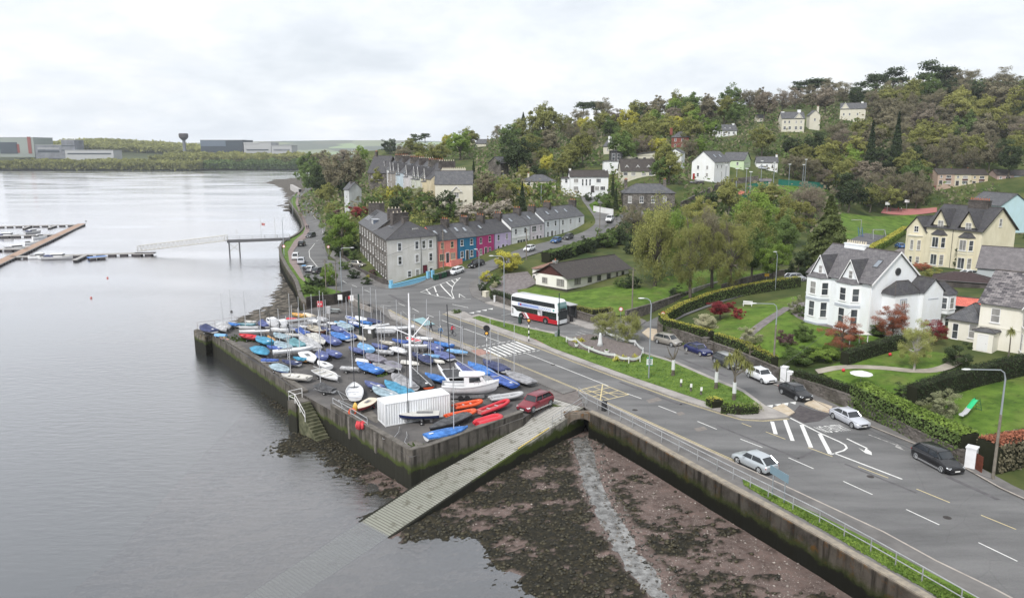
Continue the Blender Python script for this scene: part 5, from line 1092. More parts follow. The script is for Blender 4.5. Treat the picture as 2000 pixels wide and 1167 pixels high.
class House:
 def __init__(s,name,label,cat,corners,zb,he,wall,group=None,down=3.0):
  A=corners[0];B=corners[1];s.ang=math.atan2(B[1]-A[1],B[0]-A[0])
  s.t=empty(name,(A[0],A[1],zb),s.ang);tag(s.t,label,cat,group)
  M=Matrix.Rotation(-s.ang,4,'Z');s.c=[M@Vector((p[0]-A[0],p[1]-A[1],0)) for p in corners];s.he=he;s.wm=wall;s.zb=zb
  s.wallmb=MB();s.wallmb.prism([(p.x,p.y) for p in s.c],-down,he);s.down=down
  s.roofs=[];s.W=s.c[1].x;s.D=s.c[3].y
 def fin(s,bev=0):s.wall=s.wallmb.build('wall',s.wm,s.t);return s
 def quadroof(s,faces,m,name='roof',th=.12,under=True):
  """faces: loops of points; gives slope UVs and a thickness"""
  V=[];F=[];UV=[]
  for lp in faces:
   lp=[Vector(p) for p in lp];n=(lp[1]-lp[0]).cross(lp[2]-lp[0]).normalized()
   if n.z<0:lp=lp[::-1];n=-n
   u=Vector((0,0,1)).cross(n);u=u.normalized() if u.length>1e-4 else Vector((1,0,0));v=n.cross(u)
   b=len(V);V+=lp;F.append(tuple(range(b,b+len(lp))));UV+=[(p.dot(u),p.dot(v)) for p in lp]
   if under:
    b=len(V);V+=[p-Vector((0,0,th)) for p in lp];F.append(tuple(range(b,b+len(lp)))[::-1]);UV+=[(0,0)]*len(lp);k=len(lp)
    for i in range(k):F.append((b-k+i,b+i,b+(i+1)%k,b-k+(i+1)%k)[::1])
  me=bpy.data.meshes.new(name);me.from_pydata([tuple(v_) for v_ in V],[],F);uvl=me.uv_layers.new(name='UVMap')
  for l in me.loops:uvl.data[l.index].uv=UV[l.vertex_index]
  me.materials.append(m);me.update();o=bpy.data.objects.new(name,me);col.objects.link(o);o.parent=s.t;return o
 def gable(s,rh,m,along='x',over=.3,ov=.25):
  c=s.c;he=s.he
  if along=='x':P_,Q_=(c[0]+c[3])/2,(c[1]+c[2])/2;a,b_,c_,d_=c[0],c[1],c[2],c[3]
  else:P_,Q_=(c[0]+c[1])/2,(c[3]+c[2])/2;a,b_,c_,d_=c[1],c[2],c[3],c[0]
  w=((P_-a).length+(P_-d_).length)/2;sl=rh/w
  for p,q,r in((a,d_,P_),(b_,c_,Q_)):s.wallmb.add([(p.x,p.y,he),(q.x,q.y,he),(r.x,r.y,he+rh)],[(0,1,2)])
  ax_=(Q_-P_).normalized();e=lambda p,c0:(p-c0).normalized()
  z=Vector((0,0,1));lift=z*.06
  Pr,Qr=P_-ax_*ov+z*(he+rh)+lift,Q_+ax_*ov+z*(he+rh)+lift
  A1=a+e(a,P_)*over-ax_*ov+z*(he-sl*over)+lift;B1=b_+e(b_,Q_)*over+ax_*ov+z*(he-sl*over)+lift
  D1=d_+e(d_,P_)*over-ax_*ov+z*(he-sl*over)+lift;C1=c_+e(c_,Q_)*over+ax_*ov+z*(he-sl*over)+lift
  s.roof=s.quadroof([[A1,B1,Qr,Pr],[C1,D1,Pr,Qr]],m)
  s.r0,s.r1=Pr,Qr;s.rh=rh;s.along=along
  mb=MB();mb.tube([Pr+z*.02,Qr+z*.02],.09,6);mb.build('ridge',rubdark if m is not tiB else m,s.roof)
  mb=MB();mb.tube([A1-z*.06,B1-z*.06],.06,5);mb.build('gutter',gut,s.roof)
  return s
 def hip(s,rh,m,inset=None,over=.35,along='x'):
  c=s.c;he=s.he;ctr=sum(c,Vector())/4;z=Vector((0,0,1))
  if along=='x':P_,Q_=(c[0]+c[3])/2,(c[1]+c[2])/2;hw=s.D/2
  else:P_,Q_=(c[0]+c[1])/2,(c[3]+c[2])/2;hw=s.W/2
  i_=inset if inset is not None else hw;d=(Q_-P_);L_=d.length;d.normalize();i_=min(i_,L_/2-.01)
  Pr,Qr=P_+d*i_+z*(he+rh+.06),Q_-d*i_+z*(he+rh+.06)
  o=[p+(p-ctr).normalized()*over*1.4+z*(he-rh/hw*over*.5+.06) for p in c]
  if along=='x':fs=[[o[0],o[1],Qr,Pr],[o[1],o[2],Qr],[o[2],o[3],Pr,Qr],[o[3],o[0],Pr]]
  else:fs=[[o[0],o[1],Pr],[o[1],o[2],Qr,Pr],[o[2],o[3],Qr],[o[3],o[0],Pr,Qr]]
  s.roof=s.quadroof(fs,m);s.r0,s.r1=Pr,Qr;s.rh=rh
  mb=MB();mb.tube([Pr,Qr],.09,5)
  for q,e_ in((o[0],Pr),(o[3],Pr if along=='x' else Qr),(o[1],Qr if along=='x' else Pr),(o[2],Qr)):mb.tube([q+z*.03,e_],.06,4)
  mb.build('ridge',rubdark,s.roof)
  mb=MB();mb.tube([q-z*.07 for q in o]+[o[0]-z*.07],.06,5);mb.build('gutter',gut,s.roof)
  return s
 def frame(s,face,u,z):
  a,b_=s.c[face],s.c[(face+1)%4];d=(b_-a).normalized();n=Vector((d.y,-d.x,0))
  p=a+d*u;return Matrix(((d.x,n.x,0,p.x),(d.y,n.y,0,p.y),(0,0,1,z),(0,0,0,1)))
 def win(s,face,u,z,w=1.0,h=1.5,fr=None,pane=None,bars='h',sill=True,surround=None,M=None,parent=None,pr=.05):
  M=M if M is not None else s.frame(face,u,z);fr=fr or wfr;f=.07;hw=w/2;mb=MB()
  mb.box(-hw,-.02,0,-hw+f,pr,h,M=M);mb.box(hw-f,-.02,0,hw,pr,h,M=M);mb.box(-hw+f,-.02,0,hw-f,pr-.002,f,M=M);mb.box(-hw+f,-.02,h-f,hw-f,pr-.002,h,M=M)
  if 'h' in bars:mb.box(-hw+f,-.01,h/2-.03,hw-f,pr-.004,h/2+.03,M=M)
  if 'v' in bars:mb.box(-.03,-.01,f,.03,pr-.006,h-f,M=M)
  if 't' in bars:[mb.box(x-.025,-.01,f,x+.025,pr-.006,h-f,M=M) for x in(-hw/3,hw/3)]
  wo=mb.build('window',fr,parent or s.t)
  mb=MB();mb.box(-hw+f,-.015,f,hw-f,.012,h-f,M=M);mb.build('pane',pane or(glass if rnd.random()<.75 else curt),wo)
  if sill:mb=MB();mb.box(-hw-.1,-.01,-.1,hw+.1,.12,-.003,M=M);mb.build('sill',surround or fr,wo)
  if surround:
   mb=MB();g=.2;mb.box(-hw-g,-.01,-.1,-hw-.003,.035,h+g,M=M);mb.box(hw+.003,-.01,-.1,hw+g,.035,h+g,M=M);mb.box(-hw-.003,-.01,h+.003,hw+.003,.034,h+g,M=M);mb.build('surround',surround,wo)
  return wo
 def wins(s,face,us,z,**k):
  for u in us:s.win(face,u,z,**k)
 def door(s,face,u,z=0,w=.95,h=2.1,m=None,surround=None):
  M=s.frame(face,u,z);mb=MB();mb.box(-w/2,-.02,0,w/2,.04,h,M=M);d=mb.build('door',m or dfr,s.t)
  mb=MB();mb.box(-w/2-.1,-.02,0,-w/2-.002,.07,h+.1,M=M);mb.box(w/2+.002,-.02,0,w/2+.1,.07,h+.1,M=M);mb.box(-w/2,-.02,h+.002,w/2,.068,h+.1,M=M);mb.build('door_frame',surround or wfr,d)
  mb=MB();mb.box(w/2-.16,.04,h*.47,w/2-.1,.09,h*.5,M=M);mb.build('handle',gal,d)
 def chim(s,x,y,w=.9,d=.9,h=1.6,z=None,m=None,pots=2,pm=None,capm=None,rz=0):
  z=s.he+s.rh-.5 if z is None else z;M=Matrix.Translation((x,y,0))@Matrix.Rotation(rz,4,'Z')
  mb=MB();mb.box(-w/2,-d/2,z-1,w/2,d/2,z+h,M=M);mb.box(-w/2-.07,-d/2-.07,z+h+.002,w/2+.07,d/2+.07,z+h+.16,M=M)
  c=mb.build('chimney',m or rubdark,s.roof);k=pots
  mb=MB()
  for i in range(k):
   q=M@Vector(((i+.5)/k*w-w/2 if w>=d else 0,(i+.5)/k*d-d/2 if d>w else 0,0));mb.cyl(q.x,q.y,z+h+.165,z+h+.6,.13,8,r2=.1)
  if k:mb.build('chimney_pots',pm or pot,c)
  return c
 def slopept(s,side,u,v,lift=.02):
  """point on the roof slope of a gable house: side 0 front, 1 back; u along, v up 0..1"""
  c=s.c;he=s.he;z=Vector((0,0,1))
  if s.along=='x':P_,Q_=(c[0]+c[3])/2,(c[1]+c[2])/2;a,b_=(c[0],c[1]) if side==0 else(c[2],c[3])
  else:P_,Q_=(c[0]+c[1])/2,(c[3]+c[2])/2;a,b_=(c[1],c[2]) if side==0 else(c[3],c[0])
  if side==1:P_,Q_=Q_,P_
  lo=a.lerp(b_,u);hi=P_.lerp(Q_,u);p=lo.lerp(hi,v);p.z=he+s.rh*v+lift+.06;return p
 def skyl(s,side,u,v,w=.9,h=.16,m=None):
  L_=(s.c[1]-s.c[0]).length if s.along=='x' else(s.c[2]-s.c[1]).length;du=w/L_/2
  q=[s.slopept(side,u-du,v-h,.03),s.slopept(side,u+du,v-h,.03),s.slopept(side,u+du,v+h,.03),s.slopept(side,u-du,v+h,.03)]
  mb=MB();up=Vector((0,0,.07));mb.add(q+[p+up for p in q],[(4,5,6,7),(0,1,5,4),(1,2,6,5),(2,3,7,6),(3,0,4,7)]);o=mb.build('skylight',gut,s.roof)
  c_=sum(q,Vector())/4;mb=MB();mb.add([c_+(p-c_)*.8+up*1.15 for p in q],[(0,1,2,3)]);mb.build('pane',m or skyg,o)
 def bay(s,face,u,w,dp,z0,z1,roofm,m=None,rh=.9,cant=.55,name='bay'):
  M=s.frame(face,u,0);hw=w/2;pl=[(-hw,-.02),(-hw+dp*cant,dp),(hw-dp*cant,dp),(hw,-.02)]
  mb=MB();mb.prism(pl[::-1],z0,z1,M=M);b_=mb.build('bay',m or s.wm,s.t)
  ov=.15;pl2=[(-hw-ov,0),(-hw+dp*cant-ov,dp+ov),(hw-dp*cant+ov,dp+ov),(hw+ov,0)]
  if rh:
   ap=[Vector((-hw*.45,0,z1+rh)),Vector((hw*.45,0,z1+rh))];e=[Vector((x,y,z1+.02)) for x,y in pl2]
   fs=[[M@p for p in l] for l in([e[0],e[1],ap[0]],[e[1],e[2],ap[1],ap[0]],[e[2],e[3],ap[1]])]
   s.quadroof(fs,roofm,'bay_roof',th=.08)
  out=[]
  for(x0,y0),(x1,y1) in zip(pl,pl[1:]):
   d=Vector((x1-x0,y1-y0,0)).normalized();n=Vector((-d.y,d.x,0));mid=Vector(((x0+x1)/2,(y0+y1)/2,0))
   L_=Matrix(((d.x,n.x,0,mid.x),(d.y,n.y,0,mid.y),(0,0,1,0),(0,0,0,1)));out.append(M@L_)
  return b_,out
 def gablet(s,face,u,w,z0,rh,dp,roofm,wallm=None,over=.25,bm=None,out=.02):
  """small cross gable rising from the eaves of a face, running back dp"""
  M=s.frame(face,u,0);hw=w/2;mb=MB()
  mb.add([(-hw,out,z0-.5),(hw,out,z0-.5),(hw,out,z0),(0,out,z0+rh),(-hw,out,z0),(-hw,-dp,z0-.5),(hw,-dp,z0-.5),(hw,-dp,z0),(0,-dp,z0+rh),(-hw,-dp,z0)],[(0,1,2,3,4),(1,6,7,2),(5,0,4,9),(9,8,7,6,5)],M=M)
  mb.build('gable',wallm or s.wm,s.t)
  sl=rh/hw;o_=over;q=lambda x,y,z:M@Vector((x,y,z))
  a=[q(-hw-o_,out+o_,z0-sl*o_+.05),q(0,out+o_,z0+rh+.05),q(0,-dp,z0+rh+.05),q(-hw-o_,-dp,z0-sl*o_+.05)]
  b_=[q(hw+o_,out+o_,z0-sl*o_+.05),q(0,out+o_,z0+rh+.05),q(0,-dp,z0+rh+.05),q(hw+o_,-dp,z0-sl*o_+.05)]
  s.quadroof([a,b_],roofm,'gable_roof',th=.1)
  mb=MB()
  for sg in(-1,1):
   r=[(sg*(hw+o_),z0-sl*o_-.12),(0,z0+rh-.12+.02),(0,z0+rh+.1),(sg*(hw+o_),z0-sl*o_+.1)]
   mb.add([(x,out+o_+.0,z) for x,z in r]+[(x,out+o_+.05,z) for x,z in r],[(0,1,2,3),(7,6,5,4),(0,4,5,1),(1,5,6,2),(2,6,7,3),(3,7,4,0)],M=M)
  mb.build('bargeboard',bm or wfr,s.t);return M
 def band(s,face,z,h=.14,pr=.06,m=None,u0=0,u1=None,name='string_course'):
  L_=(s.c[(face+1)%4]-s.c[face]).length;M=s.frame(face,0,z);mb=MB();mb.box(u0,-.01,0,u1 or L_,pr,h,M=M);mb.build(name,m or wfr,s.t)
 def pipe(s,face,u,z1,m=None):
  M=s.frame(face,u,0);mb=MB();mb.tube([M@Vector((0,.06,0)),M@Vector((0,.06,z1))],.05,5);mb.build('downpipe',m or gut,s.t)
def rect(A,dirv,W,D):
 d=Vector((dirv[0],dirv[1],0)).normalized();n=Vector((-d.y,d.x,0));A=Vector((A[0],A[1],0));return[A,A+d*W,A+d*W+n*D,A+n*D]
def walk(p,d,px,z=8.0):
 """distance from p along d until the point shows at picture column px"""
 lo,hi=0.0,80.0
 f0=proj((p[0],p[1],z))[0]-px
 for _ in range(50):
  m=(lo+hi)/2;q=p+d*m;f=proj((q.x,q.y,z))[0]-px
  if f*f0>0:lo=m
  else:hi=m
 return lo
TX=[756,854,892.5,930,965,998,1034.5,1062.5,1092,1141]
TV=[2600,2433,2400,1955,2050,2100,2107,2107,2107]
EY=[(468,458.5),(470,466),(465,460.5),(461,455.4),(455.3,451),(444.5,439),(439,434.5),(430.5,426),(426.5,420.5)]
BY=[(554,540),(533,523),(521,512),(506,498),(496,489),(488,480),(480,473),(472,466),(467,456)]
pc=P(758,556,-.2);pc.z=0;TP=[pc.copy()];TZ=[];TB=[]
for i in range(9):
 d=vdir(TV[i]);L_=walk(TP[i],d,TX[i+1]);q=TP[i]+d*L_;TP.append(q)
 TZ.append((PY(TX[i],EY[i][0],TP[i].y).z+PY(TX[i+1],EY[i][1],q.y).z)/2)
 TB.append((PY(TX[i],BY[i][0],TP[i].y).z,PY(TX[i+1],BY[i][1],q.y).z))
d0=vdir(478);sideL=walk(TP[0],d0,731)
A=TP[0];B=TP[1];D=A+d0*sideL;C=B+d0*sideL*.8
zb=-.2;he=TZ[0]-zb
h=House('end_house','big three storey grey rendered end house with white window surrounds','house',[A,B,C,D],zb,he,render_wall('grey_render',(.62,.612,.59),.12)).fin()
h.hip(3.2,slB,inset=5.5,along='y')
W=h.W;z3=he-2.75;z2=he-5.75;z1=he-8.75
whs=mat('white_surround',(.68,.69,.70),.6)
for u,rows in((W*.24,(3,2)),(W*.58,(3,2,1)),(W*.72,(3,)),(W*.86,(3,2,1)),(W*.42,(1,))):
 for r_ in rows:h.win(0,u,{3:z3,2:z2,1:z1 if u>W*.5 else z1-.1}[r_],w=.95,h=1.75 if r_>1 else 1.4,surround=whs,bars='h')
h.door(0,W*.735,z1-.5,1.0,2.6,mat('wine_door',(.13,.012,.03),.4),surround=gut)
h.pipe(0,W*.66,he);h.pipe(0,W*.985,he)
Ls=(h.c[0]-h.c[3]).length
for u in(Ls*.12,Ls*.3,Ls*.52,Ls*.68,Ls*.86):
 for z_ in(z3,z2,z1):h.win(3,u,z_,w=.9,h=1.75,bars='h')
M=h.frame(3,0,0);mb=MB();mb.box(0,0,-3,Ls+.02,.03,he-.02,M=M);mb.build('stone_facing',rubble,h.t)
mb=MB();mb.box(Ls-.25,.03,-3,Ls+.05,.07,he-.03,M=M);[mb.box(Ls-.55,.028,k*.6-2,Ls-.2,.075,k*.6-1.7,M=M) for k in range(20)];mb.build('quoins',mat('pale_quoins',(.3,.29,.27),.8,var=.2),h.t)
cc=sum(h.c,Vector())/4
h.chim(cc.x-1.5,cc.y-2,1.5,.9,1.9,pots=0,z=he+2.0);h.chim(cc.x+.5,cc.y+3,4.5,1.0,1.9,m=rubdark,pots=4,pm=potw,z=he+2.6)
Mx=Matrix.Translation((W*.66,2.0,he+.65));mb=MB();mb.box(-.95,0,0,.95,2.6,1.15,M=Mx);dm=mb.build('dormer',slB if False else gut,h.roof);h.win(0,0,0,w=1.7,h=.95,bars='ht',M=Mx@Matrix.Translation((0,0,.12))@Matrix.Scale(-1,4,(0,1,0)),parent=dm,sill=False)
for k in(.35,.47,.6):
 a=h.c[3].lerp(h.c[0],k);b_=h.r1.lerp(h.r0,k);q=a.lerp(b_,.45);q.z=he+3.2*.45+.2
 mb=MB();mb.box(-.3,-.5,0,.3,.5,.1,M=Matrix.Translation(q)@Matrix.Rotation(math.atan2((h.c[0]-h.c[3]).y,(h.c[0]-h.c[3]).x)-math.pi/2,4,'Z')@Matrix.Rotation(-.42,4,'Y'));mb.build('skylight',skyg,h.roof)
L2=walk(TP[0],d0,701.5);A2=A+d0*L2;n0=Vector((d0.y,-d0.x,0));B2=A+d0*(sideL+.05)
z3_=PY(731,452,B2.y).z
h=House('stone_house','tall grey rubble stone house with slate roof along the coast road','house',[A2,B2,B2+n0*9.5,A2+n0*9.5],.0,z3_,rubble).gable(3.4,slA,over=.2);h.fin()
for i in range(6):
 for z_ in(z3_-2.6,z3_-5.5,z3_-8.4):h.win(0,1.8+i*(h.W-3)/5.2,z_,w=.95,h=1.75)
h.chim(.6,h.D/2,.9,4.2,2.0,pots=5,pm=potw);h.chim(h.W-.8,h.D/2+.3,.9,3.2,2.2,pots=4,pm=potw)
Mx=Matrix.Translation((h.W*.62,1.2,z3_+.3));mb=MB();mb.box(-1.6,0,0,1.6,3.2,1.7,M=Mx);dm=mb.build('dormer',mat('slate_hung',(.09,.11,.15),.5,var=.2),h.roof);mb=MB();mb.box(-1.75,-.15,1.702,1.75,3.2,1.8,M=Mx);mb.build('dormer_roof',skyg if False else mat('lead_roof',(.4,.42,.45),.35,metal=.4),dm);h.win(0,0,0,w=2.2,h=1.2,bars='ht',M=Mx@Matrix.Translation((0,0,.25))@Matrix.Scale(-1,4,(0,1,0)),parent=dm,sill=False)
for u in(.12,.2,.28):h.skyl(0,u,.4);h.skyl(0,u,.75)
TS=[None,('salmon pink',(.72,.25,.22),slB),('deep blue',(.035,.18,.33),slA),('magenta',(.50,.06,.22),slB),('lilac',(.60,.50,.74),slB),('white shop fronted',(.76,.78,.80),slA),('pale pink',(.72,.66,.72),slA),('pale grey',(.70,.73,.77),slA),('long white',(.78,.80,.82),slA)]
terr=[]
for i in range(1,9):
 nm,c_,sl_=TS[i];A=TP[i];B=TP[i+1];d=(B-A).normalized();n=Vector((-d.y,d.x,0));zb=min(TB[i]);he=TZ[i]-zb;e=.02
 h=House('terraced_house',{1:'salmon pink terraced house with raised stone steps next to the grey end house',2:'deep blue terraced house between the salmon and magenta ones',3:'magenta terraced house between the blue and lilac ones',4:'lilac terraced house with shrub by its door',5:'white house with a shopfront in the middle of the terrace',6:'pale pink house with first floor bay in the terrace',7:'pale grey house towards the top of the terrace',8:'long white house closing the top end of the terrace'}[i],'house',[A+d*e,B-d*e,B-d*e+n*8.2,A+d*e+n*8.2],zb,he,render_wall('render_'+nm.replace(' ','_'),c_,.13),group='houses of the painted terrace').gable(3.0,sl_,over=.15,ov=.02);h.fin()
 W=h.W;db=TB[i][1]-TB[i][0];zu=he-1.95;zl=he-4.75
 fm={1:mat('cream_frame',(.6,.56,.36),.6)}.get(i,wfr)
 us=(W*.25,W*.75) if i<8 else(W*.14,W*.44,W*.8)
 if i==6:h.win(0,W*.3,zu-.15,w=2.0,h=1.6,bars='ht');h.win(0,W*.78,zu,w=1.0,h=1.5)
 else:h.wins(0,us,zu,w=.95,h=1.45,fr=fm)
 if i==1:
  h.win(0,W*.22,zl,w=1.5,h=1.6,fr=fm,bars='t');h.win(0,W*.78,zl,w=1.5,h=1.6,fr=fm,bars='t');h.door(0,W*.5,zl-.6,.9,2.3);h.win(0,W*.2,zl-2.2,w=.9,h=.8,fr=fm)
  mb=MB();mb.box(W*.42,-1.8,-1,W*1.0,-.02,zl-.65);mb.box(W*.42,-1.8,zl-.65,W,-1.65,zl+.2);mb.build('stair_block',h.wm,h.t)
 elif i==5:
  M=h.frame(0,0,zl-.9);mb=MB();mb.box(W*.28,0,0,W*.95,.1,2.7,M=M);sh_=mb.build('shopfront',wfr,h.t)
  mb=MB();[mb.box(W*(.32+k*.15),.1,.5,W*(.44+k*.15),.115,2.1,M=M) for k in range(4)];mb.build('shop_window',glass,sh_);mb=MB();mb.box(W*.02,0,2.75,W*.98,.16,3.15,M=M);mb.build('fascia',wfr,sh_);h.door(0,W*.14,zl-.8,.9,2.2,wfr)
 else:
  lo=[u for u in us];h.wins(0,lo[:1]+lo[-1:],zl,w=.95,h=1.5,fr=fm);h.door(0,W*.52 if i<8 else W*.45,zl-.65,.95,2.25,{2:dfr,3:dfr}.get(i,wfr if i==8 else dfr))
 h.pipe(0,.12,he);h.chim(W-.02,h.D/2,.95,2.2,1.7,pots=3,pm=pot)
 for u,v_ in{1:((.2,.5),(.72,.55)),2:((.3,.55),(.7,.5)),3:((.6,.55),),5:((.3,.5),),6:((.35,.5),),7:((.6,.5),),8:((.15,.55),(.5,.55))}.get(i,()):h.skyl(0,u,v_)
 terr.append(h)
Cn=P(1107,567,.3);dl=vdir(2560);dg=vdir(-516);n=Vector((-dl.y,dl.x,0));Wb=walk(Cn,dl,1227,.3);Db=min(walk(Cn,n,1045,.3),9)
Db=walk(Cn,dg,1046,.3)
h=House('bungalow','long white bungalow with dark brown tiled roof above a lawn','house',[Cn,Cn+dl*Wb,Cn+dl*Wb+n*Db,Cn+n*Db],.3,2.75,render_wall('bungalow_render',(.76,.75,.71),.05),down=1).gable(2.3,tiB,over=.7,ov=.6);h.fin()
W,D_=h.W,h.D;brf=mat('brown_frame',(.055,.04,.035),.6);pale=mat('pale_surround',(.62,.61,.57),.8)
for u,w in((W*.16,1.9),(W*.35,1.3),(W*.5,1.3),(W*.66,1.3),(W*.8,.5),(W*.9,.9)):h.win(0,u,.85,w=w,h=1.15 if w<1.8 else 1.35,fr=brf,bars='v',surround=pale,pane=curt if w>1.5 else glass)
h.win(3,D_*.3,.85,w=1.4,h=1.1,fr=brf,bars='v',surround=pale);h.win(3,D_*.8,.7,w=2.0,h=1.4,fr=brf,bars='t',surround=pale,pane=curt)
M=h.frame(3,0,0);mb=MB();mb.add([(0,.03,2.75),(D_,.03,2.75),(D_/2,.03,2.75+2.25),(0,-.01,2.75),(D_,-.01,2.75),(D_/2,-.01,5.0)],[(0,1,2),(5,4,3)],M=M);mb.build('gable_boarding',mat('brown_boards',(.075,.03,.026),.8,var=.25,scale=3),h.t)
for f in(0,3):h.band(f,-.3,.5,.03,dfr,name='plinth')
h.pipe(0,W*.64,2.7);h.chim(1.5,D_/2+.2,.8,.8,.9,m=mat('grey_block',(.3,.3,.29),.9,var=.1),pots=1)
g0=Cn+n*(Db+.3)+dl*1.0
t0=P(1030,548,.3)
h=House('garage','flat roofed white garage with a rusty brown felt roof behind the bungalow','garage',rect(P(1046,556,.3),dg*-1 if False else(-dg.x,-dg.y),1,1) if False else[P(1040,549,.3),P(1046,551,.3)+dl*.2,P(1046,551,.3)+dl*9,P(1031,543,.3)+dl*9],.3,2.9,h.wm,down=1).fin()
c=h.c;o_=[p+(p-sum(c,Vector())/4).normalized()*.4 for p in c]
h.roof=h.quadroof([[p+Vector((0,0,3.02)) for p in o_]],asph_felt);mb=MB();mb.box(.3,-.06,.7,.9,-.01,1.4);mb.build('window',glass,h.t)
zv=2.8;Lc_=P(1573,621,zv);Lc_.z=0
ev=7.5;Mn=P(1704,552,zv+ev);Mn.z=0
dF=(Mn-Lc_);WF=dF.length;dF.normalize();nF=Vector((-dF.y,dF.x,0));DG=9.6
vw=render_wall('villa_white',(.74,.77,.80),.05)
h=House('white_villa','large white Victorian villa with two gabled bays and grey slate roof','house',[Lc_,Mn,Mn+nF*DG,Lc_+nF*DG],zv,ev,vw).gable(4.0,slC,over=.35,ov=.3);h.fin()
W=h.W
for u in(W*.2,W*.68):
 b_,ms=h.bay(0,u,4.1,1.3,-1,7.0,slC,rh=.55)
 for k,Mx in enumerate(ms):
  for z_,hh in((4.4,1.95),(1.0,2.35)):h.win(0,0,0,w=1.0 if k!=1 else 1.15,h=hh,M=Mx@Matrix.Translation((0,0,z_)),parent=b_,surround=mat('blue_grey_trim',(.36,.39,.44),.7) if False else None)
 M=h.frame(0,u,0)
 for z_,hh in((3.72,.14),(3.5,.1),(-.2,.3)):
  mb=MB();q=1.3+.07;hw=2.05+.07;mb.prism([(-hw,0),(-hw+q*.55,q),(hw-q*.55,q),(hw,0)][::-1],z_,z_+hh,M=M);mb.build('string_course',mat('blue_grey_trim',(.36,.39,.44),.7),b_)
 Mg=h.gablet(0,u,3.2,7.45,2.8,4.6,slB,out=.05,over=.3);h.win(0,0,0,w=.75,h=1.2,M=Mg@Matrix.Translation((0,.06,7.5)),pane=curt)
h.chim(W*.36,DG*.5,3.8,.9,1.3,z=ev+3.0,m=vw,pots=9,pm=potw);h.skyl(0,.86,.55,w=.9,h=.13)
Mx=h.frame(1,DG/2,8.8);mb=MB();mb.disc(Mx@Vector((0,.05,0)),(1,0,0),.55,.1,20);r_=mb.build('round_window',gut,h.t);mb=MB();mb.disc(Mx@Vector((0,.09,0)),(1,0,0),.42,.06,20);mb.build('pane',glass,r_)
Mx=h.frame(1,0,0)
mb=MB()
for sg in(-1,1):
 r=[(DG/2+sg*(DG/2+.4),ev-.5),(DG/2,ev+3.95),(DG/2,ev+4.2),(DG/2+sg*(DG/2+.4),ev-.2)];mb.add([(x,.3,z) for x,z in r]+[(x,.36,z) for x,z in r],[(0,1,2,3),(7,6,5,4),(0,4,5,1),(1,5,6,2),(2,6,7,3),(3,7,4,0)],M=Mx)
mb.build('bargeboard',wfr,h.t)
h.pipe(0,W-.15,ev,wfr)
A=Mn+nF*2.2;M0=h
wing_c=[A,A+dF*3.6,A+dF*3.6+nF*7.2,A+nF*7.2]
def child_block(parent,corners,he,rh,m,rm,kind='gable',along='x',over=.25):
 """a wing of the same house: wall and roof as parts of it"""
 w=House.__new__(House);w.ang=parent.ang;w.t=parent.t;Mi=Matrix.Rotation(-parent.ang,4,'Z');o=parent.t.location
 w.c=[Mi@Vector((p[0]-o.x,p[1]-o.y,0)) for p in corners];w.he=he;w.wm=m;w.zb=parent.zb;w.wallmb=MB();w.wallmb.prism([(p.x,p.y) for p in w.c],-3,he);w.W=(w.c[1]-w.c[0]).length;w.D=(w.c[3]-w.c[0]).length
 if kind=='gable':w.gable(rh,rm,along=along,over=over,ov=over)
 elif kind=='hip':w.hip(rh,rm,along=along,over=over)
 w.wall=w.wallmb.build('wall',m,w.t);return w
w=child_block(h,[A,A+dF*2.2,A+dF*2.2+nF*4.6,A+nF*4.6],6.1,1.5,vw,slB,'hip',along='y')
w.win(0,1.1,0,w=.1,h=.1) if False else None
w.win(1,1.6,3.6,w=.95,h=1.5,bars='hv',surround=MC['blue_grey_trim'])
w2=child_block(h,[A+nF*4.65,A+nF*4.65+dF*2.9,A+nF*8.6+dF*2.9,A+nF*8.6],6.2,1.7,vw,slB,'gable',along='x',over=.2)
w2.band(1,5.0,.1,.05,MC['blue_grey_trim'],u0=1.0,u1=3.0);w2.band(1,1.9,.1,.05,MC['blue_grey_trim'],u0=1.4,u1=3.6)
A3=A+nF*8.65;w3=child_block(h,[A3,A3+dF*2.2,A3+nF*3.4+dF*2.2,A3+nF*3.4],5.6,1.4,vw,slB,'hip',along='y')
b_,ms=w3.bay(1,1.7,2.6,.9,2.6,5.4,slB,rh=.6)
for Mx in ms:w3.win(0,0,0,w=.85,h=1.7,M=Mx@Matrix.Translation((0,0,3.3)),parent=b_)
w3.wins(1,(.9,2.3),.3,w=1.0,h=1.9)
zy=4.0;La=P(1765,510,zy);La.z=0
ye=render_wall('yellow_render',(.70,.65,.50),.10);bbm=mat('black_board',(.025,.02,.02),.6)
Rc=PY(1918,458,128);d=vdir(250)*-1;
zyev=8.6
Nr=P(1919,450,zy+zyev);Nr.z=0
dY=(Nr-La);WY=dY.length;dY.normalize();nY=Vector((-dY.y,dY.x,0))
h=House('yellow_house','tall pale yellow house with black edged gables and red chimney pots','house',[La+dY*WY*.28,Nr,Nr+nY*10.5,La+dY*WY*.28+nY*10.5],zy,zyev,ye).gable(4.4,slB,over=.4,ov=.4);h.fin()
W=h.W
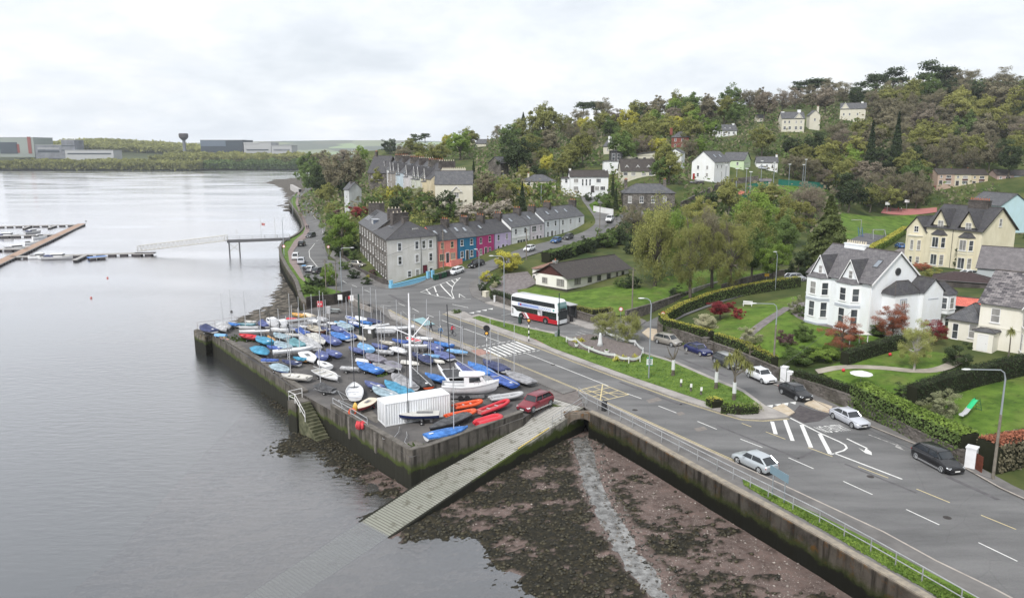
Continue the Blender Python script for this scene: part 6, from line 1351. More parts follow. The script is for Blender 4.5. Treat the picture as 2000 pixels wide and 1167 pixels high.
for u in(W*.26,W*.76):
 b_,ms=h.bay(0,u,3.4,1.2,-2,6.9,slB,rh=1.0)
 for k,Mx in enumerate(ms):
  for z_,hh in((4.2,2.2),(.4,2.3)):h.win(0,0,0,w=.9 if k!=1 else 1.5,h=hh,bars='v' if k==1 else 'h',M=Mx@Matrix.Translation((0,0,z_)),parent=b_)
 M=h.frame(0,u,0)
 for z_ in(3.45,3.95):
  mb=MB();q=1.27;hw=1.77;mb.prism([(-hw,0),(-hw+q*.55,q),(hw-q*.55,q),(hw,0)][::-1],z_,z_+.16,M=M);mb.build('string_course',mat('cream_trim',(.62,.60,.52),.7),b_)
 Mg=h.gablet(0,u,3.4,9.4,2.9,5,slB,out=.05,over=.4,bm=bbm);h.win(0,0,0,w=1.3,h=1.6,bars='hv',M=Mg@Matrix.Translation((0,.06,8.3)))
h.chim(W*.62,5.2,4.4,1.1,1.7,pots=9);h.win(1,5.4,zyev+.6,w=.9,h=1.6);h.pipe(0,W*.5,zyev)
Mx=h.frame(1,0,0);mb=MB()
for sg in(-1,1):
 r=[(5.25+sg*5.7,zyev-.5),(5.25,zyev+4.35),(5.25,zyev+4.6),(5.25+sg*5.7,zyev-.2)];mb.add([(x,.4,z) for x,z in r]+[(x,.46,z) for x,z in r],[(0,1,2,3),(7,6,5,4),(0,4,5,1),(1,5,6,2),(2,6,7,3),(3,7,4,0)],M=Mx)
mb.build('bargeboard',bbm,h.t)
A=La;w=child_block(h,[A,A+dY*(WY*.28-.03),A+dY*(WY*.28-.03)+nY*7,A+nY*7],7.4,2.9,ye,slB,'gable',along='y',over=.35)
b_,ms=w.bay(0,w.W/2,3.2,1.0,-2,6.0,slB,rh=0)
for k,Mx in enumerate(ms):
 for z_,hh in((3.0,2.2),(.1,1.5)):w.win(0,0,0,w=.8,h=hh,M=Mx@Matrix.Translation((0,0,z_)),parent=b_)
mb=MB();M=w.frame(0,w.W/2,0);mb.prism([(-1.8,0),(-1.2,1.15),(1.2,1.15),(1.8,0)][::-1],6.002,6.25,M=M);mb.build('bay_parapet',MC['cream_trim'],b_);w.win(0,w.W/2,6.9,w=1.1,h=1.3,bars='hv')
zc=2.8;cr_=render_wall('cream_render',(.72,.70,.63),.06)
a1=P(1906,676,zc);a1.z=0;dC=Vector((.62,-.78,0)).normalized();nC=Vector((-dC.y,dC.x,0));ec=6.3
h=House('cream_villa','cream rendered villa with mottled slate roof at the right edge','house',[a1,a1+dC*16,a1+dC*16+nC*9,a1+nC*9],zc,ec,cr_).gable(3.6,slD,over=.4,ov=.3);h.fin()
h.win(0,1.9,3.6,w=1.1,h=1.9,pane=curt);h.skyl(0,.3,.55,w=1.1)
b_,ms=h.bay(0,7.4,4.6,1.2,-1,6.0,slA,rh=.0)
for k,Mx in enumerate(ms):
 for z_,hh in((3.7,1.9),(.6,2.2)):h.win(0,0,0,w=1.05,h=hh,M=Mx@Matrix.Translation((0,0,z_)),parent=b_,pane=curt)
h.gablet(0,7.4,4.2,6.3,2.7,5,slA,out=.1,over=.35)
mb=MB();M=h.frame(0,7.4,0);mb.prism([(-2.5,0),(-1.8,1.4),(1.8,1.4),(2.5,0)][::-1],6.002,6.18,M=M);mb.build('bay_cornice',wfr,b_)
mb=MB()
for k in range(9):x=-1.8+3.6*k/8;mb.tube([M@Vector((x,1.35,6.18)),M@Vector((x,1.35,6.95))],.03,4)
mb.tube([M@Vector((-1.8,1.35,6.95)),M@Vector((1.8,1.35,6.95))],.04,4);mb.build('balcony_rail',wfr,b_)
h.band(0,2.9,.1,.05,MC['cream_trim'],u1=5.0)
sv=a1-dC*.1+nC*1.4
w=child_block(h,[sv-dC*4.2,sv,sv+nC*5.2,sv-dC*4.2+nC*5.2],3.1,1.9,cr_,slA,'hip',along='y',over=.35)
w.win(0,1.0,.2,w=.8,h=2.2,fr=wfr);w.win(0,3.2,.7,w=1.0,h=1.9);w.win(3,2.6,.3,w=1.2,h=2.1)
w4=child_block(h,[a1+dC*.3-nC*1.9,a1+dC*2.6-nC*1.9,a1+dC*2.6-nC*.03,a1+dC*.3-nC*.03],2.6,.25,cr_,slA,'hip',along='x',over=.2);w4.door(0,1.1,0,1.1,2.1,wfr)
def simple(name,label,cat,px,py,Y,dirv,W_,D_,he,rh,wm_,rm,wins=(),along='x',hip=False,down=4,over=.3,chims=(),skys=(),doors=(),fr=None,group=None):
 """a plain house placed by where its front left corner stands"""
 p=PY(px,py,Y) if Y>20 else P(px,py,Y);d=Vector((dirv[0],dirv[1],0)).normalized()
 h=House(name,label,cat,rect(p,d,W_,D_),p.z,he,wm_,down=down,group=group)
 (h.hip(rh,rm,along=along,over=over) if hip else h.gable(rh,rm,along=along,over=over,ov=over));h.fin()
 if hip:h.along=along
 for w in wins:h.win(w[0],w[1],w[2],w=w[3],h=w[4],bars=w[5] if len(w)>5 else 'h',fr=fr)
 for c in chims:h.chim(*c[:2],**(c[2] if len(c)>2 else{}))
 for s_ in skys:h.skyl(*s_)
 for q in doors:h.door(*q)
 return h
D1=(-dF.x,-dF.y)
simple('shed','dark timber shed with bright salmon red roof between the villas','shed',1856,622,3.2,(.80,-.60),6.5,3.5,2.3,.9,mat('dark_boards',(.03,.032,.03),.9,var=.3,scale=4),slate('salmon_tiles',(.5,.11,.08),(.56,.14,.10),tile=(.5,.35)),down=1)
h=simple('mews_cottage','pale blue grey rendered cottage with red brick window surrounds','house',1905,558,4.0,(.78,-.62),22,9,3.6,3.4,render_wall('mews_render',(.40,.44,.46),.06),tiG,down=1,over=.3)
brk=mat('red_brick',(.26,.075,.055),.9,var=.25,scale=6)
for u in(3.5,8.3,13.5,18):h.win(0,u,.9,w=.9,h=1.7,fr=dfr,surround=brk)
simple('outbuilding','low outbuilding with brown felt roof behind the white villa','outbuilding',1822,566,3.6,(.86,-.5),9,6,2.0,1.2,rubdark,mat('brown_felt',(.055,.04,.04),.95,var=.2),hip=True,down=1)
wh=render_wall('white_render',(.74,.76,.78),.05);crm=render_wall('cream_wall',(.58,.56,.48),.06);bri=mat('brick_wall',(.22,.075,.06),.9,var=.25,scale=2);grn=render_wall('green_render',(.50,.62,.42),.05)
W_=lambda us,z,w=.9,h=1.3,f=0,b='h':[(f,u,z,w,h,b) for u in us]
simple('white_house','white two storey house with brown roof above the driveway','house',1114,376,253,(1,.05),12.4,7,5.2,1.9,wh,tiB,wins=W_((1.8,9.2),3.2,1.5,1.3,b='t')+W_((1.8,8.6,10.6),.7,1.6,1.3,b='t')+W_((4,5.2,6.4),2.2,.6,2.2),doors=((0,7.3,0,1.2,2.2),),chims=((.2,3.5,dict(w=.6,d=.6,h=.9,m=wh,pots=0)),(12.1,3.5,dict(w=.6,d=.6,h=.9,m=wh,pots=0))))
simple('annex','small white flat annex left of the white two storey house','annex',1097,362,256,(1,0),3.0,4,2.4,.3,wh,tiB,hip=True,wins=W_((1.5,),.8))
simple('stone_house','old stone house with hipped slate roof and row of skylights','house',1217,405,235,(1,-.05),15.5,8,4.4,2.6,rubble,slA,hip=True,wins=W_((2,5.5,9,12.5),1.4,1.1,2.0,b='hv'),chims=((1,4,dict(m=rubble,pots=3)),(13,5,dict(m=rubble,pots=2))))
h=simple('dormer_house','cream house with dark mansard roof and three white dormers','house',1213,346,285,(1,.02),12.6,7,2.5,4.0,crm,tiB,wins=W_((1.6,4.5,8.3,11),.6,1.6,1.2,b='t')+W_((2,4.5),.6,f=1))
for u in(2.2,6.2,10.2):Mq=h.gablet(0,u,1.5,3.4,1.0,3.0,tiB,wallm=wh,out=-1.0,over=.15);h.win(0,0,0,w=.8,h=1.0,M=Mq@Matrix.Translation((0,-.98,2.9)),bars='hv')
p=PY(1209,322,308);h=House('modern_house','long cream modern house with sloping black edged roof on the hillside','house',rect(p,(1,0),14,7),p.z,3.6,crm).fin();h.roof=h.quadroof([[(-.3,-.3,3.3),(14.3,-.3,5.3),(14.3,7.3,5.3),(-.3,7.3,3.3)]],gut,th=.3);mb=MB();mb.add([(0,0,3.5),(14,0,3.5),(14,0,5.2),(0,0,3.3)],[(0,1,2,3)]);mb.build('gable',crm,h.t);h.wins(0,(7,10,12.8),1.2,w=1,h=1.7,fr=dfr)
simple('modern_house','black glazed modern wing left of the cream modern house','house',1193,316,306,(1,0),4.5,6,4.2,.3,gut,gut,hip=True,wins=W_((1,3),.6,1.2,2.6))
simple('modern_house','low white terrace building below the black glazed wing','house',1179,328,300,(1,0),6,4,2.6,.2,wh,gut,hip=True)
h=simple('white_house','tall white gable fronted house with red door and grey roof','house',1350,350,279,(.72,-.69),9.0,11,6.3,3.6,wh,slA,along='y',wins=W_((2.6,6.2),3.6,.9,1.3)+W_((2.6,6.2),1.0,.9,1.3)+W_((2,5),4,.7,1.1,f=1)+W_((5,),.8,.5,2.0,f=1),doors=((0,1.0,0,.9,2.1,mat('red_door',(.3,.02,.02),.5)),));h.skyl(0,.35,.5,w=1.0);h.skyl(0,.7,.5,w=1.0)
h=simple('green_house','pale green house with long grey roof beside the white gabled one','house',1410,337,312,(.85,-.5),8.5,10.5,5.0,3.0,grn,slA,wins=W_((2,6),3,.9,1.2)+W_((2,5,8),3,.8,1.1,f=1)+W_((4,),.6,.8,1.4,f=1))
simple('cottage','small white cottage with slate roof and tall end chimney','cottage',1477,330,322,(1,-.2),8.4,6,2.8,2.2,wh,slA,wins=W_((2,4.2,6.4),.8,.8,1.0),chims=((8.1,3,dict(w=.7,d=.7,h=1.1,m=wh,pots=1)),(.3,3,dict(w=.7,d=.7,h=.9,pots=0))))
simple('brick_house','red brick house with grey slate roof among the hillside trees','house',1311,289,368,(.95,-.2),8.0,7,5.0,2.6,bri,slA,hip=True,wins=W_((1.8,5),3.1)+W_((1.8,5),.6),chims=((-.3,3.5,dict(w=1.2,d=1.2,h=1.8,m=bri,pots=2)),))
h=simple('hill_house','white house with row of small dormers high on the hillside','house',1399,265,395,(1,.1),10.6,6,2.8,2.8,wh,slA,wins=W_((1.5,4,6.5,9),.8,1.1,1.2),chims=((9.6,3,dict(w=1,d=.9,h=.9,m=wh,pots=0)),))
for u in(2,4.6,7.2):h.gablet(0,u,1.3,3.3,.8,2.0,slA,wallm=wh,out=-.9,over=.12)
simple('hill_house','grey slate roofed house peeping out of trees left of the cream mansion','house',1478,240,425,(1,0),4.2,5,2.8,1.6,crm,slA,wins=W_((2,),.8))
h=simple('cream_mansion','large cream gabled house high on the hill with white chimneys','house',1526,256,395,(1,-.1),11,8,6.3,3.2,crm,slA,wins=W_((1.5,3.6,7,9.4),3.8)+W_((1.5,4,7,9.4),.8,1.3,1.5),chims=((9,4,dict(w=1.6,d=1,h=1.4,m=wh,pots=0)),(1,4,dict(w=1.4,d=1,h=.5,m=wh,pots=0))));h.gablet(0,8,4,6.3,2.6,4,slA)
simple('hill_house','cream gabled house with slim tall chimney right of the mansion','house',1580,252,402,(1,-.1),5.2,6,7.0,2.4,crm,slA,along='y',wins=W_((2.6,),4),chims=((4.5,3,dict(w=.9,d=.9,h=2.4,m=crm,pots=1)),))
h=simple('hill_house','grey roofed twin gabled house near the top of the hill','house',1640,229,440,(.9,-.4),13,8,4.6,3.2,crm,slA,wins=W_((2,5,9),.9),chims=((11,4,dict(w=1.2,d=.9,h=.9,m=wh,pots=0)),));h.gablet(0,2.4,4,4.8,3,4,slA)
simple('hill_house','slate roofed house with white chimney hidden in trees above the drive','house',1178,300,380,(.6,-.8),6,6,3.6,3.0,crm,slA,chims=((3.5,1,dict(w=1.2,d=1.2,h=2.0,m=wh,pots=0)),),wins=W_((3,),1.2))
simple('hill_house','grey slate roof showing between trees in the middle of the wooded hill','house',929,289,480,(.9,-.4),7.0,6,2.8,2.4,crm,slA)
simple('lodge','low stone lodge with pale slate gables under the bare trees','house',954,330,300,(.8,-.6),6,5,2.4,2.2,rubble,slA,along='y')
simple('bungalow','low house with grey hipped roof and cream chimney above the terrace','house',1022,367,262,(1,.05),11,8,2.3,2.0,crm,slA,hip=True,chims=((2,4,dict(w=.6,d=.6,h=.8,m=crm,pots=1)),),wins=W_((2,5,8),.7))
simple('shed','small white shed roof above the stone house','shed',1306,309,300,(.8,-.5),5,4,2.2,1.4,wh,slA,along='y')
for k,(x,lb) in enumerate(((1328,'left'),(1341,'middle'),(1354,'right'))):simple('garage','grey flat roofed garage, %s one of three below the white gabled house'%lb,'garage',x,372-k*2,262,(.9,-.3),3.0,4,2.4,.25,rubdark,mat('garage_roof',(.25,.25,.26),.8,var=.2),hip=True,doors=((0,1.4,0,2.0,1.9,dfr,dfr),))
simple('pool_shed','small pale shed by the floodlit courts','shed',1483,363,300,(1,-.3),4.2,3,2.0,.7,mat('pale_boards',(.4,.39,.36),.8,var=.15),tiG)
ec=[('pinkish beige',(.44,.33,.27)),('cream',(.55,.50,.38)),('sandy beige',(.50,.42,.30)),('dusty pink',(.40,.30,.28)),('pale blue',(.42,.50,.56))]
for k in range(5):
 px=1830+k*32.5+(18 if k>2 else 0);nm,c_=ec[k]
 h=simple('estate_house',('%s estate house with brown roof, %s'%(nm,('first from left below the wood','second from left below the wood','third from left below the wood','left one of the pair at the right edge','right one of the pair at the right edge')[k])),'house',px,362+k*.7,312,(1,-.02),6.72,7,4.6,2.0,render_wall('estate_'+nm.replace(' ','_'),c_,.06),tiB,over=.25,group='estate houses below the wood',wins=W_((4.3,),2.9,1.9,1.1,b='t')+W_((1.4,),3,.9,1.0)+W_((4.3,),.7,2.2,1.2,b='t'),doors=((0,1.3,0,1.3,2.0,dfr),),chims=((.2,3.5,dict(w=.7,d=.7,h=.7,pots=1)),) if k in(1,2,4) else())
 mb=MB();M=h.frame(0,4.3,2.0);mb.box(-1.1,-.01,0,1.1,.05,.85,M=M);mb.build('hung_tiles',mat('brown_hung_tiles',(.09,.045,.04),.8),h.t)
h=simple('blue_gable_house','pale blue gabled house behind the yellow house at the right edge','house',1952,425,200,(.95,.1),8.2,12,3.2,2.9,render_wall('pale_blue_render',(.44,.60,.66),.05),slA,along='y')
simple('tower_cottage','narrow whitewashed old cottage with slate roof above the coast road','cottage',673,401,262,(.7,-.7),3.0,5,5.6,2.2,render_wall('lime_wash',(.45,.47,.48),.2),slA,chims=((1.5,2.5,dict(w=.8,d=1.4,h=.4,pots=0)),),wins=W_((1.5,),2.4,.6,1.0))
simple('gothic_house','dark grey stone house with steep gable left of the Victorian row','house',720,366,300,(.8,-.5),9,8,6,6.0,rubble,slB,chims=((1,4,dict(h=2,pots=2)),),wins=W_((2,5),3))
h=simple('cream_coach_house','plain cream house end with broad slate roof in front of the Victorian row','house',850,389,224,(1,.02),10.8,8,4.4,3.6,crm,slA,over=.2)
Mq=h.gablet(0,6.2,2.6,2.4,1.3,.3,slA,wallm=crm,out=.25,over=.25);h.win(0,6.2,.5,w=1.3,h=1.5,bars='v');h.chim(5.2,6.2,7.0,.7,.9,m=crm,pots=12,pm=potw)
vn=PY(843,389,232);vf=PY(748,363,303);vn.z=vf.z=0;dv_=(vn-vf);Lv=dv_.length;dv_.normalize();nv_=Vector((-dv_.y,dv_.x,0));NV=6
vc=[('white',(.6,.61,.62)),('weathered grey',(.27,.25,.23)),('light blue',(.42,.49,.55)),('pale lilac grey',(.46,.45,.47)),('pale green grey',(.45,.47,.42)),('ochre sided',(.52,.46,.33))]
for k in range(NV):
 A=vf+dv_*(Lv*k/NV+.05);B=vf+dv_*(Lv*(k+1)/NV-.05);zb=14.6-.3*k;nm,c_=vc[k]
 h=House('victorian_house','%s Victorian house with pointed gables, %s'%(nm,('farthest of the row','second from the far end of the row','third from the far end of the row','third from the near end of the row','second from the near end of the row','nearest of the row')[k]),'house',[A,B,B+nv_*10,A+nv_*10],zb,7.2,render_wall('victorian_'+nm.replace(' ','_'),c_,.14),group='row of Victorian houses on the hill').gable(4.6,slB if k%2 else slA,over=.2,ov=.02);h.fin();W=h.W
 for u in((W*.28,W*.72) if k in(1,4) else(W*.4,)):
  h.bay(0,u,3.2,1.1,-2,6.2,slA,rh=.4)
  Mq=h.gablet(0,u,2.6,7.0,3.2,3.5,slB,out=.05,over=.2);h.win(0,0,0,w=.8,h=1.3,M=Mq@Matrix.Translation((0,.06,7.3)))
  for z_ in(3.8,.8):h.win(0,0,0,w=1.0,h=1.9,M=h.frame(0,u,z_)@Matrix.Translation((0,1.1,0)))
 for f in(1,):h.wins(1,(3,7),3.8,w=.9,h=1.6)
 h.chim(W-.3,5,1.1,5.0,1.0,m=rubdark if k%2 else rubble,pots=7,pm=potw if k%2 else pot)
def far_h(x,y):
 s=np.clip((y-1290)/300,0,1);r=np.clip((x+1000)/700,0,1)
 h=WZ+.5+s*14+14*np.exp(-((x+950)/300)**2-((y-1800)/320)**2)*2+(fbm(x/300,y/300,4,61)-.5)*14*s
 return h
fg=mat('far_fields',(.045,.055,.025),.95,col2=(.085,.10,.045),scale=.006,fac=(.42,.58),detail=3)
SH0=PY(-60,334,1260)
grid_mesh('far_shore',-1400,40,1275,2300,22,far_h,fg,keep=lambda x,y:y>1275+(x+1400)*.035+10*np.sin(x/60))['kind']='structure'
def far2(x,y):
 t_=np.clip((y-3800)/900,0,1);return-5+t_*(62+40*(fbm(x/900,y/900,4,71)-.3)+22*np.exp(-((x+900)/800)**2))
fh=mat('distant_fields',(.06,.10,.055),.95,col2=(.17,.22,.12),scale=.004,fac=(.45,.55),detail=4)
t=fh.node_tree;b=t.nodes['Principled BSDF'];L=t.links.new;v=nd(fh,'ShaderNodeTexVoronoi');v.inputs['Scale'].default_value=.0055;tc=nd(fh,'ShaderNodeTexCoord');L(tc.outputs['Object'],v.inputs['Vector']);r=nd(fh,'ShaderNodeValToRGB');e=r.color_ramp.elements;e[0].color=(.05,.07,.04,1);e[1].color=(.20,.27,.12,1);e[1].position=.8;q=e.new(.4);q.color=(.13,.12,.07,1);sp=nd(fh,'ShaderNodeSeparateXYZ');L(v.outputs['Color'],sp.inputs[0]);L(sp.outputs[0],r.inputs[0]);L(r.outputs[0],b.inputs['Base Color'])
grid_mesh('distant_hills',-3600,700,3800,5600,60,far2,fh)['kind']='structure'
def fbox(name,label,cat,px0,px1,pyt,pyb,Y,D,m,parts=()):
 a=PY(px0,pyb,Y);b_=PY(px1,pyb,Y);top=PY(px0,pyt,Y).z;t=empty(name,(a.x,Y,a.z));tag(t,label,cat);W=b_.x-a.x;H_=top-a.z
 MB().box(0,0,-6,W,D,H_).build('wall',m,t);MB().box(-.5,-.5,H_+.01,W+.5,D+.5,H_+1).build('roof',mat('far_roof',(.35,.36,.37),.8),t)
 for nm,x0,x1,z0,z1,mm_ in parts:MB().box(W*x0,-.6,H_*z0,W*x1,-.02,H_*z1).build(nm,mm_,t)
 return t
gm1=mat('industrial_green',(.25,.28,.26),.8,var=.06,scale=.05);gm2=mat('industrial_dark',(.05,.065,.08),.7);gm3=mat('industrial_pale',(.38,.39,.4),.8);gm4=mat('industrial_rust',(.22,.07,.06),.8);gm5=mat('industrial_grey',(.17,.18,.2),.8,var=.3,scale=.08)
fbox('factory','large grey green factory building on the far shore','factory',0,68,269,300,1420,60,gm1,(('side_tower',.83,.93,.0,1.06,gm4),('dark_block',.02,.52,.0,.72,gm2),('red_band',.5,.58,.05,.6,gm4)))
fbox('factory','dark grey processing plant right of the green factory','factory',70,122,284,303,1400,40,gm5,(('pipe_rack',.1,.9,.3,.5,gm2),('pipe_rack',.1,.9,.65,.75,gm3)))
t=fbox('factory','latticed grey process tower block on the far shore','factory',122,148,274,303,1395,30,gm5,(('frame_floor',0,1,.3,.36,gm2),('frame_floor',0,1,.6,.66,gm2)))
fbox('warehouse','low pale warehouse beside the far shore trees','warehouse',128,222,294,306,1370,30,gm3,(('window_band',.05,.95,.4,.6,gm2),))
fbox('factory','long dark blue grey factory right of the water tower','factory',393,475,274,300,1500,60,gm2,(('pale_band',0,.6,.55,.98,mat('industrial_blue',(.12,.15,.19),.7)),))
fbox('factory','white industrial block with stepped roofs on the far shore','factory',477,530,279,300,1480,50,gm3,(('upper_block',.0,.55,.9,1.05,gm3),('window_band',.1,.9,.3,.4,gm2)))
fbox('factory','low white industrial block at the right end of the far shore','factory',531,570,285,300,1470,40,gm3,(('window_band',.1,.9,.4,.6,gm5),))
a=PY(360.5,292,1560);t=empty('water_tower',(a.x,a.y,a.z));tag(t,'dark mushroom shaped water tower on the far skyline','water tower');MB().cyl(0,0,-10,20,3.0,12).build('shaft',gm5,t);mb=MB();mb.loft([[(r_*math.cos(k*math.pi/8),r_*math.sin(k*math.pi/8),z_) for k in range(16)] for z_,r_ in((18,3.2),(21,6.5),(24,8.8),(30,9),(31.5,7.5))],closed=True);mb.build('tank',mat('tower_dark',(.06,.05,.05),.8),t)
deck=mat('pontoon_deck',(.30,.21,.16),.85,col2=(.40,.29,.23),scale=.5);fl=mat('pontoon_float',(.06,.055,.06),.8);flg=mat('pontoon_frame',(.36,.35,.34),.8)
def pontoon(a,b,w,label,m=deck,piles=True,h=.75):
 A,B=P(a[0],a[1],WZ+.6),P(b[0],b[1],WZ+.6);d=B-A;L_=d.length;t=empty('pontoon',(A.x,A.y,WZ),math.atan2(d.y,d.x));tag(t,label,'pontoon')
 MB().box(0,-w/2,h-.2,L_,w/2,h).build('deck',m,t);n_=max(2,int(L_/3.2));mb=MB()
 for k in range(n_):x=(k+.1)*L_/n_;mb.box(x,-w/2+.02,-.3,x+L_/n_*.62,w/2-.02,h-.202)
 mb.build('float',fl,t);mb=MB();[mb.box(0,s*w/2-.04,h-.25,L_,s*w/2+.04,h+.03) for s in(-1,1)];mb.build('edge_beam',flg,t)
pontoon((-60,540),(160,437),3.0,'long brown decked pontoon running diagonally out of the marina')
pontoon((-40,443),(148,439),1.6,'narrow far pontoon at the back of the marina',flg);pontoon((-40,462),(108,458),1.5,'middle finger pontoon joining the brown walkway',flg);pontoon((-40,487),(55,486),1.5,'near finger pontoon at the left edge of the marina',flg)
pontoon((20,502),(278,494),2.0,'long grey pontoon between the gangway and the marina',flg);pontoon((262,495),(303,494),3.0,'square landing pontoon under the foot of the gangway',fl);pontoon((146,508),(168,498),1.2,'short finger pontoon beside the blue float',flg)
pontoon((46,446),(62,440),1.0,'short finger off the far pontoon, left one',flg);pontoon((95,445),(110,440),1.0,'short finger off the far pontoon, right one',flg)
pontoon((172,503.5),(208,500.5),3.2,'bright blue floating platform moored by the grey pontoon',bmat('bright','gel'))
def mboat(px,py,L_,rz,top,label,cab=True):
 p=P(px,py,WZ);t=empty('moored_boat',(p.x,p.y,WZ-.25),rz);B=L_*.34;R_=hull_rings(L_,B,1.1,0,tr=.86,sheer=.2);tag(t,label,'boat','boats moored at the marina')
 mb=MB();mb.loft(R_,caps=False);mb.add(R_[0],[tuple(range(7))]);mb.build('hull',bmat('white' if top!='navy' else 'lgrey','gel'),t);mb=MB();mb.loft([[(r[0][0],r[0][1],r[0][2]),(r[0][0],0,r[0][2]+.1),(r[6][0],r[6][1],r[6][2])] for r in R_],caps=False);mb.build('deck',bmat('owhite','gel'),t)
 if cab:MB().box(-L_*.2,-B*.34,1.0,L_*.2,B*.34,2.0).build('cabin',bmat('white','gel'),t,bevel=.1);MB().box(-L_*.18,-B*.35,1.4,L_*.205,B*.35,1.8).build('window',gls,t)
 MB().box(-L_*.42,-B*.36,1.05,-L_*.1,B*.36,1.55 if cab else 1.4).build('canopy',bmat(top),t,bevel=.1)
for a in((14,463,8.5,.2,'navy','white motor cruiser at the marina left edge'),(64,456,6,1.0,'navy','small boat with raised wheelhouse on the middle pontoon'),(78,466,5,.9,'dgrey','dark motor boat moored inside the brown walkway'),(62,477,4.5,.8,'black','small dark tender against the brown walkway'),(32,488,8,.8,'grey','white boat with striped canopy inside the walkway'),(78,505,6,.3,'grey','small white boat left of the blue topped cruiser'),(94,506,5,.3,'black','inflatable tender squeezed between two white boats'),(113,506,8.5,.15,'navy','white cruiser with navy top on the near pontoon')):mboat(*a,cab=a[4]!='black')
ga,gb=P(272,490,WZ+.9),P(442,469.5,1.0);d=gb-ga;t=empty('gangway');tag(t,'long sloping white truss gangway from the pier down to the pontoon','gangway');nn=Vector((-d.y,d.x,0)).normalized()*.9;up=Vector((0,0,1.7))
gw=mat('gangway_paint',(.42,.41,.38),.6,var=.1)
for s in(-1,1):
 mb=MB();mb.tube([ga+nn*s,gb+nn*s],.1,5);mb.tube([ga+nn*s+up,gb+nn*s+up],.09,5);K=20
 for k in range(K):
  f0,f1=k/K,(k+1)/K;lo0=ga.lerp(gb,f0)+nn*s;lo1=ga.lerp(gb,f1)+nn*s;mb.tube([lo0,(lo0+lo1)/2+up],.06,4);mb.tube([(lo0+lo1)/2+up,lo1],.06,4)
 mb.tube([ga+nn*s,ga+nn*s+up],.09,4);mb.tube([gb+nn*s,gb+nn*s+up],.09,4);mb.build('truss',gw,t)
mb=MB();a,b_=ga,gb;mb.add([a+nn,a-nn,b_-nn,b_+nn]+[q-Vector((0,0,.12)) for q in(a+nn,a-nn,b_-nn,b_+nn)],[(0,1,2,3),(7,6,5,4),(0,4,5,1),(1,5,6,2),(2,6,7,3),(3,7,4,0)]);mb.build('deck',flg,t)
pa,pb=P(443,468.5,1.0),P(566,464,1.0);d=(pb-pa).normalized();nn=Vector((-d.y,d.x,0));t=empty('pier');tag(t,'narrow steel pier on tall braced legs reaching out from the coast road','pier')
mb=MB();c4=[pa+nn*1.1,pa-nn*1.1,pb-nn*1.1,pb+nn*1.1];mb.add(c4+[q-Vector((0,0,.8)) for q in c4],[(0,1,2,3),(7,6,5,4),(0,4,5,1),(1,5,6,2),(2,6,7,3),(3,7,4,0)]);mb.build('deck',mat('pier_steel',(.11,.11,.115),.7,var=.2),t)
for f in(.03,.19):
 for s in(-.9,.9):q=pa.lerp(pb,f)+nn*s;mb=MB();mb.tube([q,(q.x,q.y,-6)],.22,8);mb.build('leg',MC['pier_steel'],t)
mb=MB();q0,q1=pa.lerp(pb,.03)-nn*.9,pa.lerp(pb,.19)-nn*.9;mb.tube([q0-Vector((0,0,1)),q1-Vector((0,0,3.6))],.08,4);mb.tube([q0-Vector((0,0,3.6)),q1-Vector((0,0,1))],.08,4);mb.build('brace',gw,t)
railing('railing',[pa-nn*1.05,pb-nn*1.05],'x',parent=t,gap=3.5,r=.045);railing('railing',[pa+nn*1.05,pb+nn*1.05],'x',parent=t,gap=3.5,r=.045)
for px,h_ in((463,3.2),(510,7),(538,6.5)):q=pa.lerp(pb,(px-443)/123)+nn;mb=MB();mb.tube([q,q+Vector((0,0,h_))],.05,5);mb.build('pole',gw,t)
q=pa.lerp(pb,.56)+nn+Vector((0,0,5));mb=MB();mb.add([q,q+Vector((1.1,.1,-.2)),q+Vector((1.0,0,-1.0)),q+Vector((0,0,-.8))],[(0,1,2,3)]);mb.build('flag',bmat('pink'),t)
for px,py,lb in((178,582,'faded red mooring buoy on the open water'),(210,543,'tiny red buoy floating below the marina'),(168,432,'dark channel marker off the end of the walkway'),(452,609,'dark rock just awash off the quay corner')):p=P(px,py,WZ);mb=MB();mb.loft([[(p.x+r_*.55*math.cos(k),p.y+r_*.55*math.sin(k),WZ+z_*.6) for k in[2*math.pi*j/8 for j in range(8)]] for z_,r_ in((-.3,.3),(.15,.5),(.5,.35),(.65,.1))],closed=True);tag(mb.build('rock' if 'rock' in lb else 'mooring_buoy',drk if 'rock' in lb or 'dark' in lb else bmat('pink','gel')),lb,'rock' if 'rock' in lb else 'buoy')
def paint(nm,c,coat=.55,metal=.25):return mat('car_paint_'+nm,c,.3,metal=metal,coat=coat,spec=.35)
chrome=mat('bright_trim',(.6,.6,.62),.25,metal=.8);blk=mat('black_plastic',(.02,.02,.022),.6);alloy=mat('alloy_wheel',(.32,.33,.34),.35,metal=.7)
hl=mat('headlight_glass',(.6,.63,.66),.1,spec=1);tlm=mat('tail_light',(.33,.01,.015),.3);plm=mat('number_plate',(.7,.7,.68),.5);cgl=mat('car_glass',(.016,.02,.024),.06,spec=.9)
CARS={'hatch':(4.3,1.76,1.47,.93,.28,.40,.80,.965),'saloon':(4.65,1.81,1.43,.92,.30,.43,.72,.87),'suv':(4.85,1.93,1.66,1.05,.27,.38,.84,.965),'cross':(4.4,1.8,1.56,1.02,.27,.39,.74,.95),'mpv':(4.35,1.77,1.58,1.0,.21,.36,.84,.97),'small':(3.9,1.7,1.46,.93,.26,.39,.82,.97),'van':(4.7,1.85,1.85,1.1,.2,.32,.92,.985)}
